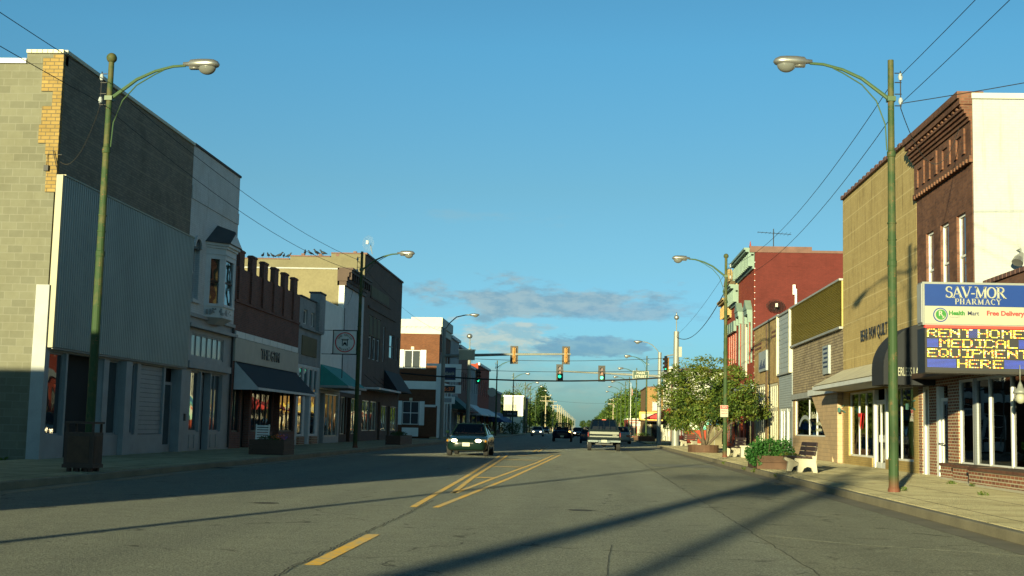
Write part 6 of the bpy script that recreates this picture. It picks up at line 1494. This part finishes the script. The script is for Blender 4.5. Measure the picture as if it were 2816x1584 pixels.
for k,mm in enumerate(('leaf1','leaf2','leaf3')): lv[k].build('crown',mm,e,recalc=False)
# tufts in the kerb joints
e_ = MB()
for x,y in ((5.35,36.5),(5.28,41.0),(5.3,43.5),(5.32,50),(7.9,26.3),(9.1,31.0),(8.9,32.2),(6.6,27.5)): leaves(e_,(x,y,.17 if x>5.4 else .1),(.12,.12,.06),60,.05,rnd,0)
tag(e_.build('weeds','leaf1',recalc=False),'small green weeds sprouting along the right kerb and pavement joints','weeds',kind='stuff')
e_ = MB()
for i in range(30): leaves(e_,(-14.9-i*.25,32.1+rnd.uniform(-.2,.25),.1),(.2,.3,.1),50,.1,rnd,0)
tag(e_.build('grass','leaf1',recalc=False),'strip of rough green grass along the foot of the block wall','grass',kind='stuff')

# distant trees ----------------------------------------------------------
def tree_proto(seed, h, r, mats, n, ls, conifer=False, bare=False):
    rn = random.Random(seed); e = empty('tree',(0,0,0),'x','tree'); w = MB(); n = int(n*1.9); ls *= 1.15
    w.tube([(0,0,0),(0.05,0,h*.3),(.1,0,h*.75)],[.035*h,.026*h,.01*h],7)
    for i in range(9):
        a=rn.uniform(0,2*PI); z=h*rn.uniform(.28,.6); w.tube([(0.05,0,z),(math.cos(a)*r*.5,math.sin(a)*r*.5,z+h*.15),(math.cos(a)*r*.8,math.sin(a)*r*.8,z+h*.22)],[.012*h,.007*h,.003*h],4)
    if bare:
        for i in range(120):
            a=rn.uniform(0,2*PI); z=h*rn.uniform(.45,.9); q=(math.cos(a)*r*.4,math.sin(a)*r*.4,z); w.tube([q,(q[0]*rn.uniform(1.2,2),q[1]*rn.uniform(1.2,2),z+rn.uniform(.2,1.6))],.03,3)
    w.build('trunk','bark',e,local=True)
    lv=[MB() for _ in mats]; 
    for i in range(n):
        while True:
            p=Vector((rn.uniform(-1,1),rn.uniform(-1,1),rn.uniform(-1,1)))
            if p.length<1 and p.length>.35: break
        z=h*.58+p.z*h*.42; k=1.0
        if conifer: k=max(.15,1.15-(z/h))
        q=(p.x*r*k,p.y*r*k,z); s_=rn.uniform(.08,.17)*h*.9; leaves(lv[rn.randrange(len(mats))],q,(s_,s_,s_*.7),26,ls,rn,0)
    if not bare:
        for k,mm in enumerate(mats): lv[k].build('crown',mm,e,local=True,recalc=False)
    else:
        lv[0].f=lv[0].f[::6]; lv[0].m=lv[0].m[::6]; lv[0].build('crown',mats[0],e,local=True,recalc=False)
    return e
prot = {'a': tree_proto(1,10,4.2,('leaf1','leaf2'),110,.42), 'b': tree_proto(2,9,3.8,('leaf2','leaf2','leaf1'),100,.42), 'c': tree_proto(3,11,3.0,('leaf2',),95,.45,True), 'd': tree_proto(4,10,4.6,('leaf_bright','leaf_bright','leaf1'),120,.42), 'e': tree_proto(6,12,3.5,('leaf1',),60,.3,False,True)}
usedp=set()
def tree(k,x,y,s,rz,label,group,cat='tree'):
    o = prot[k] if k not in usedp else copy_tree(prot[k]); usedp.add(k)
    o.location=(x,y,0); o.scale=(s,s,s); o.rotation_euler=(0,0,rz); o['label']=label; o['category']=cat; o['group']=group
GL,GR='trees lining the far left of the street','trees lining the far right of the street'
tree('e',-15.2,300,.98,0,'nearly bare spindly tree on the left above the far rooftops',GL)
tree('c',-12.0,352,1.12,1,'dark narrow evergreen standing behind the first timber utility pole',GL)
tree('b',-22,262,1.0,2,'round dark tree directly behind the cream building',GL)
tree('a',-16.5,285,.9,.5,'broad green tree just right of the cream building',GL)
tree('b',-30,300,1.25,0,'wide dark tree top showing over the cream building roof',GL)
tree('b',-15.5,335,.85,4,'dark low tree left of the narrow evergreen',GL)
tree('a',-26,215,.98,1.2,'green treetop peeping above the low dark shop',GL)
for i,(x,y,s,k) in enumerate(((-14,400,.85,'b'),(-13.5,450,.8,'a'),(-14,510,.8,'b'),(-13.5,580,.85,'a'),(-13.5,660,.85,'b'),(-13,760,.85,'a'),(-13,880,.9,'b'),(-13,1020,.9,'b'),(-24,420,1.1,'b'),(-24,520,1.1,'a'))): tree(k,x,y,s,i*1.3,'small far green tree in the dense left row behind the timber utility poles',GL)
tree('d',13,345,1.22,0,'large sunlit yellow-green tree, nearest of the right row',GR)
tree('a',21,330,1.2,1,'tall green tree at the right end of the right row beside the orange building',GR)
tree('a',9.6,372,1.1,2,'sunlit tree left of the tallest in the right row',GR)
tree('d',17,310,1.08,3,'bright tree in front of the right row near the flagpole',GR)
for i,(x,y,s,k) in enumerate(((8.8,420,.85,'a'),(8.2,480,.85,'d'),(9,550,.9,'a'),(8,640,.9,'b'),(8,760,.9,'a'),(8,900,.9,'b'),(8.5,1080,.9,'b'),(26,380,1.1,'a'),(34,350,1.2,'b'),(4,1500,1.2,'b'),(-4,1600,1.2,'b'))): tree(k,x,y,s,i*1.7,'small far green tree in the dense right row tapering to the end of the street',GR)
def bush(x,y,r,h,lab,m='leaf2',rn=random.Random(9)):
    e = empty('bush',(x,y,.05),lab,'bush'); w=MB(); leaves(w,(x,y,h*.5),(r,r*.8,h*.55),int(500*r),.22,rn,.3); w.build('foliage',m,e,recalc=False); w=MB()
    for i in range(5): w.tube([(x,y,.1),(x+rn.uniform(-r,r)*.6,y+rn.uniform(-.5,.5),h*.7)],.03,4)
    w.build('stem','bark',e)
bush(-12.4,196,1.2,2.2,'rounded dark bush at the foot of the shop sign post'); bush(-11.0,197,1.0,1.9,'dark bush right of the shop sign post'); bush(-10.6,230,1.5,3.2,'tall dark bush in front of the far left parked cars')

# far utility poles -----------------------------------------------------
def upole_proto():
    e = empty('utility_pole',(0,0,0),'x','utility pole'); w = MB(); w.tube([(0,0,0),(0,0,9.8)],[.17,.11],8); w.build('pole','polewood',e,local=True)
    w = MB(); w.box(-1.5,1.5,-.06,.06,8.15,8.3); w.box(-1.2,1.2,-.06,.06,9.3,9.42); w.build('crossarm','polewood',e,local=True)
    w = MB()
    for x in (-1.4,-.8,.8,1.4): w.tube([(x,0,8.3),(x,0,8.5)],.05,6)
    build_each(w,'insulator','galv',e,local=True); w = MB(); w.tube([(.35,0,7.0),(.35,0,7.9)],.22,10); w.build('transformer','galv',e,local=True); return e
up_ = upole_proto(); first=True
GU='timber utility poles receding down the left side'
ulist=[(-10.8,341,'nearest timber utility pole on the left with two crossarms'),(-10.5,405,'second timber utility pole on the left, right of the evergreen'),(-10.6,470,'third timber utility pole in the left line')]+[(-10.6,y,'thin distant timber utility pole far down the left line') for y in (505,545,600,660,730,800,890,980,1080,1200)]
for i,(x,y,lab) in enumerate(ulist):
    o = up_ if i==0 else copy_tree(up_); o.location=(x,y,0); o['label']=lab; o['group']=GU; o.rotation_euler=(0,0,.1*i)
o = copy_tree(up_); o.location=(7.4,360,0); o['label']='timber utility pole before the sunlit right trees'; o['group']='timber utility poles on the right'
for x,y,lab in ((-12.9,-31,'timber utility pole behind the camera, first of two throwing long shadows'),(-11.1,-31,'timber utility pole behind the camera, second of two throwing long shadows')):
    o = copy_tree(up_); o.location=(x,y,0); o['label']=lab; o['group']='poles behind the camera'; o.scale=(2.0,2.0,1) if x < -12 else (1.1,1.1,1)

# wires ------------------------------------------------------------------
def wire(a, b, sag, r, label, n=18, group='overhead wires'):
    w = MB(); a=Vector(a); b=Vector(b); w.tube([tuple(a.lerp(b,i/n)-Vector((0,0,4*sag*(i/n)*(1-i/n)))) for i in range(n+1)],r,4)
    return tag(w.build('overhead_wire','wire'),label,'wire',group)
wire((-10.9,-3.2,8.75),(-10.88,27.3,8.75),.25,.009,'upper overhead wire arriving at the left lamp from the top left corner')
wire((-10.9,-3.2,8.15),(-10.88,27.3,8.2),.35,.009,'lower overhead wire crossing the block wall to the left lamp')
wire((-10.88,27.3,8.75),(-10.65,58.2,8.75),.45,.009,'upper overhead wire between the two left lamps')
wire((-10.88,27.3,8.2),(-10.65,58.2,8.2),.55,.009,'lower overhead wire between the two left lamps')
wire((-10.65,58.2,8.7),(-11.35,101,8.6),.6,.009,'overhead wire from the second left lamp to the bank signal pole')
wire((-10.88,27.3,8.1),(-13.9,32.4,7.9),.5,.009,'drooping service wire from the left lamp to the block wall corner')
wire((-10.65,58.2,8.2),(-13.9,72.9,8.0),.4,.009,'drooping service wire from the second left lamp to the corniced building')
wire((6.45,26.75,8.8),(6.4,-4,8.9),.3,.009,'upper overhead wire leaving the right lamp for the top right corner')
wire((6.45,26.75,8.2),(6.4,-4,8.3),.25,.009,'lower overhead wire leaving the right lamp for the top right corner')
wire((6.45,26.75,8.2),(16,22,9.4),.15,.009,'service wire running right from the right lamp')
wire((6.45,26.75,8.1),(9.9,34.6,9.6),1.1,.009,'looping service wire from the right lamp to the bright white wall')
wire((6.25,26.75,8.6),(6.4,58.3,8.8),.75,.009,'upper overhead wire between the two right lamps')
wire((6.25,26.75,7.9),(6.4,58.3,8.1),.75,.009,'lower overhead wire between the two right lamps')
wire((6.4,58.3,8.1),(6.92,101,8.6),1.1,.022,'sagging wire from the second right lamp to the thick grey pole')
wire((6.4,58.3,8.8),(6.92,101,8.7),.3,.009,'thin straight wire from the second right lamp to the thick grey pole')
wire((-13.9,95.4,5.05),(6.92,101,5.45),.45,.055,'thick black cable sagging across the street below the signals')
wire((-11.35,101,6.6),(6.92,101,6.95),.28,.018,'thin wire crossing the street just below the left mast arm')
wire((-11.4,106,5.9),(7,106,6.2),.2,.018,'thin wire crossing the street at the right mast arm')
wire((-12,330,8.6),(9,360,8.6),.6,.02,'faint wire crossing the far end of the street')

# pigeons ----------------------------------------------------------------
w = MB()
def pigeon(x,y,z,rz,group):
    e = empty('pigeon',(x,y,z),'small dark pigeon perched on the tan parapet of the brick corner building','bird',group,rz)
    w = MB(); prof=[(-.17,.012,.09),(-.1,.03,.11),(-.02,.055,.13),(.06,.06,.15),(.11,.04,.19),(.13,.028,.23),(.15,.03,.26),(.175,.022,.26),(.21,.004,.25)]
    w.tube([(p[0],0,p[2]) for p in prof],[p[1] for p in prof],8); w.tube([(0,.02,.1),(0,.02,0)],.006,4); w.tube([(0,-.02,.1),(0,-.02,0)],.006,4)
    w.build('body','black',e,smooth=True,local=True); return e
p0=None
rn=random.Random(3)
for i,px in enumerate((-20.6,-20.2,-19.9,-19.55,-19.25,-18.95,-17.9,-17.5,-17.1,-16.7)):
    z=11.48 if px<-18.85 else 11.68
    if p0 is None: p0=pigeon(px,79.4,z,rn.uniform(0,6),'pigeons lined up on the parapet'); o=p0
    else: o=copy_tree(p0); o.location=(px,79.4,z); o.rotation_euler=(0,0,rn.uniform(0,6))
    s_=rn.uniform(1.1,1.5); o.scale=(s_,s_,s_)

# ------------------------------------------------------------------ vehicles
def paint(name,c,metal=.0,rough=.18):
    m,t,p=newmat(name); p.inputs['Base Color'].default_value=(*c,1); p.inputs['Metallic'].default_value=metal; p.inputs['Roughness'].default_value=rough; p.inputs['IOR'].default_value=1.22; p.inputs['Specular IOR Level'].default_value=.3; p.inputs['Coat Weight'].default_value=.0; p.inputs['Coat Roughness'].default_value=.08; return m
def loft(mb, st):
    """st: (y, half width, z bottom, z shoulder, crown)"""
    rings=[]
    for (y,hw,zb,zt,cr) in st:
        h=zt-zb; half=[(0,zb),(hw*.86,zb),(hw*.97,zb+.1*h),(hw,zb+.45*h),(hw*.97,zb+.8*h),(hw*.9,zt-.02),(hw*.78,zt+cr*.5),(0,zt+cr)]
        rings.append([(x,y,z) for x,z in half]+[(-x,y,z) for x,z in half[-2:0:-1]])
    n=len(rings[0]); vs=[p for r in rings for p in r]; fs=[(i*n+j,i*n+(j+1)%n,(i+1)*n+(j+1)%n,(i+1)*n+j) for i in range(len(rings)-1) for j in range(n)]
    fs+=[tuple(range(n)),tuple((len(rings)-1)*n+j for j in range(n))]; mb.add(vs,fs)
def wheel(e,x,y,r,wd=.2):
    w=MB(); s_=1 if x>0 else -1; w.tube([(x-wd/2,y,r),(x-wd/2+.03,y,r),(x+wd/2-.03,y,r),(x+wd/2,y,r)],[r-.03,r,r,r-.03],20); o=w.build('wheel','tyre',e,local=True)
    w=MB(); xx=x+s_*(wd/2+.004); w.tube([(xx-.02*s_,y,r),(xx,y,r)],r*.62,16); w.build('rim','alu',o,local=True)
HL=emis('headlight_on',(1,.85,.5),4.0); HLo=emis('headlight_small',(1,.92,.75),5.0); AMB=emis('amber_lamp_on',(1,.45,.08),4); TLM=plain('tail_lamp',(.16,.006,.006),.2,var=.05); TON=emis('third_brake_lamp',(.4,.05,.02),.5)
def sedan(loc,rz,label,pm,L=4.9,W=.89,H=1.38,zb=.2,hood=.90,roof=(.30,-1.05),base=(1.1,-1.75),lights='on',plate=True,name='sedan_car',wr=.32,amber=None,cat='car',group=None,suv=False,rearl=True):
    e=empty(name,loc,label,cat,group,rz); w=MB(); f=L/2
    if suv: st=[(f,.62*W,.35,.85,.01),(f-.08,.9*W,.3,.98,.02),(f-.5,W,zb,1.05,.03),(base[0],W,zb,hood+.0,.03),(0,W,zb,hood+.02,.02),(-f+.3,W,zb,hood+.04,.02),(-f+.05,.92*W,.3,hood,.02),(-f,.85*W,.4,hood-.1,.01)]
    else: st=[(f,.60*W,.33,.60,.01),(f-.1,.86*W,.24,.66,.03),(f-.5,.97*W,zb,.76,.05),(base[0],W,zb,hood,.04),(0,W,zb,hood+.02,.02),(base[1],W,zb,hood+.03,.03),(-f+.35,.97*W,zb,hood,.03),(-f+.06,.86*W,.28,hood-.08,.02),(-f,.75*W,.35,hood-.2,.01)]
    loft(w,st); w.build('body',pm,e,local=True,smooth=True).modifiers.new('subsurf','SUBSURF').levels=1
    zc=hood+.0; wb=W*.84; wt=W*.64; w=MB()
    B0,B1=(base[0],zc),(base[1],zc+.03); T0,T1=(roof[0],H-.03),(roof[1],H-.03)
    v=[(-wb,B0[0],B0[1]),(wb,B0[0],B0[1]),(wb,B1[0],B1[1]),(-wb,B1[0],B1[1]),(-wt,T0[0],T0[1]),(wt,T0[0],T0[1]),(wt,T1[0],T1[1]),(-wt,T1[0],T1[1])]
    w.add(v,[(0,1,5,4),(1,2,6,5),(2,3,7,6),(3,0,4,7)]); g=w.build('windows','car_glass',e,local=True)
    w=MB(); w.hexa([(-wt-.02,T1[0]-.03,H-.05),(wt+.02,T1[0]-.03,H-.05),(wt+.02,T0[0]+.03,H-.05),(-wt-.02,T0[0]+.03,H-.05),(-wt+.1,T1[0]+.1,H),(wt-.1,T1[0]+.1,H),(wt-.1,T0[0]-.1,H),(-wt+.1,T0[0]-.1,H)])
    for s_ in (-1,1):
        for (p,q,r_) in ((B0,T0,.035),(B1,T1,.045),(((B0[0]+B1[0])/2,zc),((T0[0]+T1[0])/2,H-.03),.03)): w.tube([(s_*wb,p[0],p[1]),(s_*wt,q[0],q[1])],r_,6)
    w.build('roof',pm,e,local=True,smooth=False)
    w=MB(); w.box(-wb*.9,wb*.9,B1[0]+.1,B0[0]-.25,zb+.1,zc-.08) if 0 else w.box(-wb*.85,wb*.85,.75,1.0,.6,zc+.06)
    w.box(-.55,-.15,-.35,-.2,.7,zc+.28); w.box(.15,.55,-.35,-.2,.7,zc+.28); w.box(-.55,.55,-1.3,-1.15,.7,zc+.2); w.build('seat','dark',e,local=True)
    for x in (-W+.12,W-.12):
        for y in (f-.95,-f+1.0): wheel(e,x,y,wr)
    for s_ in (-1,1):
        w=MB(); w.ell((s_*(W+.07),base[0]-.35,zc+.1),.09,.06,.075,8,6); w.build('mirror',pm,e,local=True)
        zl=.66 if not suv else .92
        w=MB(); w.hexa([(s_*.36,f-.03,zl-.09),(s_*.80*W/.89,f-.22,zl-.06),(s_*.80*W/.89,f-.3,zl-.06),(s_*.36,f-.12,zl-.09),(s_*.40,f-.06,zl+.05),(s_*.80*W/.89,f-.25,zl+.05),(s_*.80*W/.89,f-.33,zl+.05),(s_*.40,f-.15,zl+.05)])
        h_=w.build('headlight','lens_glass',e,local=True)
        if lights=='on': w=MB(); w.ell((s_*.50,f-.05,zl-.01),.13,.05,.07,12,8); w.build('bulb',HL,h_,local=True,smooth=True); w=MB(); w.ell((s_*.80*W/.89,f-.22,zl-.02),.05,.05,.05,8,6); w.build('turn_lamp','amber',h_,local=True)
        if amber==s_: w=MB(); w.ell((s_*.68,f-.12,zl),.12,.06,.09,10,6); w.build('bulb',AMB,h_,local=True,smooth=True)
        w=MB(); w.box(min(s_*.5*W,s_*.86*W),max(s_*.5*W,s_*.86*W),-f-.02,-f+.06,.62,.78); w.build('tail_lamp',TLM,e,local=True)
    w=MB(); w.box(-.30,.30,f-.02,f+.015,.53,.57);  w.build('grille','black',e,local=True)
    if plate:
        for yy,sgn in ((f+.012,1),(-f-.03,-1)):
            w=MB(); w.box(-.155,.155,min(yy,yy+.012*sgn),max(yy,yy+.012*sgn),.42,.575); w.build('licence_plate','sign_white',e,local=True)
    return e
sedan((-4.97,56,0),PI,'dark green sedan driving towards the camera with headlights on',paint('dark_green_paint',(.006,.016,.013)),group='vehicles on the road')
def person(loc,label,shirt,cap=None):
    e=empty('person',loc,label,'person',None,PI); me=bpy.data.meshes.new('body')
    V=[(0,0,0),(0,.02,.22),(0,0,.45),(0,0,.53),(0,.01,.60),(0,.02,.70),(.18,0,.43),(.24,.14,.22),(.16,.36,.26),(-.18,0,.43),(-.24,.14,.22),(-.16,.36,.26),(.1,.3,-.02),(-.1,.3,-.02)]
    E=[(0,1),(1,2),(2,3),(3,4),(4,5),(2,6),(6,7),(7,8),(2,9),(9,10),(10,11),(0,12),(0,13)]
    me.from_pydata(V,E,[]); me.materials.append(M[shirt]); o=bpy.data.objects.new('body',me); COL.objects.link(o); o.parent=e
    sk=o.modifiers.new('skin','SKIN'); rad=[.15,.15,.13,.05,.075,.085,.06,.045,.035,.06,.045,.035,.08,.08]
    for v_,r_ in zip(me.skin_vertices[0].data,rad): v_.radius=(r_,r_)
    me.skin_vertices[0].data[0].use_root=True; o.modifiers.new('sub','SUBSURF').levels=1
    w=MB(); w.ell((0,.05,.66),.082,.088,.11,12,10); w.ell((0,.14,.65),.014,.02,.02,6,4); w.build('face','skin',o,local=True,smooth=True)
    w=MB(); w.ell((0,.02,.70),.092,.095,.09,12,8,0,1); w.ell((0,-.03,.66),.088,.075,.10,10,8); w.build('hair',cap or 'hair',o,local=True,smooth=True); return e
person((-4.6,56.2,.52),'driver in a pale shirt behind the wheel of the green sedan','shirt'); person((-5.35,56.2,.48),'front passenger with a pale cap in the green sedan','shirt2','white')
# suv and others
sedan((-2.2,121,0),PI,'dark blue sport utility vehicle waiting with one amber turn lamp lit',paint('navy_paint',(.006,.009,.02)),L=4.6,W=.93,H=1.74,zb=.3,hood=1.1,roof=(.6,-2.0),base=(1.25,-2.25),lights='off',name='suv',wr=.37,amber=-1,suv=True,group='vehicles on the road')
sedan((.3,113,0),0,'dark blue hatchback seen from behind, partly hidden by the pickup',paint('slate_blue_paint',(.03,.04,.07)),L=4.3,W=.86,H=1.42,hood=.95,roof=(.4,-1.3),base=(1.1,-1.95),lights='off',group='vehicles on the road')
sedan((-.95,168,0),PI,'small dark car with two bright headlights between the utility vehicle and the hatchback',paint('black_car_paint',(.015,.015,.015)),group='vehicles on the road')
sedan((-6.9,184,0),PI,'silver car with one glaring headlight by the far left kerb',paint('silver_paint',(.35,.36,.36)),group='vehicles on the road')
sedan((3.05,116,0),0,'white car just right of the pickup, mostly hidden behind it',paint('white_car_paint',(.3,.3,.27)),L=5,W=.92,H=1.5,hood=1.0,lights='off',group='vehicles on the road')
for x,y,lab in ((-8.3,260,'dark car parked far down at the left kerb'),(4.1,235,'dark car parked far down at the right kerb')): sedan((x,y,0),0 if x>0 else PI,lab,bpy.data.materials['black_car_paint'],lights='off',group='parked cars in the distance')
# pickup seen from behind
e=empty('pickup_truck',(1.05,77.8,0),'older dark pickup truck with silver tailgate stripes, seen from behind','pickup truck','vehicles on the road',0)
BP=paint('dark_teal_paint',(.008,.014,.017)); SIL=paint('silver_trim_paint',(.18,.19,.165),.1,.4)
w=MB(); W=.98; f=2.7
loft(w,[(-f,.93,.62,1.14,.0),(-f+.05,.96,.58,1.2,0),(-f+.4,W,.5,1.2,0),(-.6,W,.45,1.2,0),(-.5,W,.45,1.2,.0),(1.2,W,.45,1.2,.03),(2.2,.96,.5,1.12,.05),(2.6,.9,.5,1.05,.03),(f,.8,.55,.95,0)]); w.build('body',BP,e,local=True)
w=MB(); w.box(-.88,.88,-f-.03,-f-.002,.70,1.17); w.build('tailgate',BP,e,local=True)
w=MB(); w.box(-.84,.84,-f-.045,-f-.032,.97,1.11); w.box(-.84,.84,-f-.045,-f-.032,.80,.87); w.build('tailgate_panel',SIL,e,local=True)
text('FORD',.075,(.62,-f-.035,.92),(1,0,0),(0,-1,0),'lettering','sign_white',None,bold=.003,width=.26,depth=.006)
o=bpy.data.objects.get('lettering') ; o=[q for q in COL.objects if q.name.startswith('lettering') and q.parent is None][-1]; o.parent=e
w=MB(); w.box(-.95,-.34,-f-.22,-f-.05,.50,.63); w.box(.34,.95,-f-.22,-f-.05,.50,.63); w.box(-.34,.34,-f-.16,-f-.05,.47,.54); w.box(-.96,.96,-f-.10,-f-.04,.54,.62); w.build('bumper','chrome',e,local=True,bevel=.012)
w=MB(); w.box(-.16,.16,-f-.18,-f-.165,.50,.64); w.build('licence_plate','sign_white',e,local=True)
for s_ in (-1,1):
    w=MB(); w.box(min(s_*.895,s_*.95),max(s_*.895,s_*.95),-f-.02,-f+.04,.82,1.06); w.build('tail_lamp',TLM,e,local=True)
    w=MB(); w.ell((s_*1.13,.55,1.28),.11,.06,.09,8,6); w.tube([(s_*.95,.55,1.2),(s_*1.1,.55,1.26)],.02,5); w.build('mirror','black',e,local=True)
    for y in (-1.65,1.75): wheel(e,s_*.84,y,.38,.24)
w=MB(); wt=.66; wb=.86
v=[(-wb,-.62,1.22),(wb,-.62,1.22),(wb,1.15,1.22),(-wb,1.15,1.22),(-wt,-.5,1.80),(wt,-.5,1.80),(wt,.45,1.80),(-wt,.45,1.80)]
w.add(v,[(0,1,5,4),(1,2,6,5),(2,3,7,6),(3,0,4,7)]); w.build('windows','car_glass',e,local=True)
w=MB(); w.hexa([(-wt-.03,-.54,1.785),(wt+.03,-.54,1.785),(wt+.03,.5,1.785),(-wt-.03,.5,1.785),(-wt+.1,-.45,1.85),(wt-.1,-.45,1.85),(wt-.1,.4,1.85),(-wt+.1,.4,1.85)])
for s_ in (-1,1):
    w.tube([(s_*wb,-.62,1.2),(s_*wt,-.5,1.8)],.06,6); w.tube([(s_*wb,1.15,1.2),(s_*wt,.45,1.8)],.04,6)
w.box(-.9,.9,-.66,-.58,1.15,1.24)
for x in (-.34,0,.34): w.box(x-.012,x+.012,-.60,-.50,1.22,1.79)
w.build('roof',BP,e,local=True)
w=MB(); w.box(-.12,.12,-.56,-.53,1.80,1.84); w.build('brake_lamp',TON,e,local=True)
w=MB(); w.box(-.7,-.1,-.3,-.18,.9,1.42); w.box(.1,.7,-.3,-.18,.9,1.42); w.box(-.8,.8,.95,1.05,1.0,1.3); w.build('seat','dark',e,local=True)
w=MB(); w.box(-.5,.5,-2.5,-1.9,.35,.5); w.tube([(-.84,-1.65,.38),(.84,-1.65,.38)],.06,8); w.ell((0,-1.65,.36),.16,.14,.13,8,6); w.build('axle','black',e,local=True)
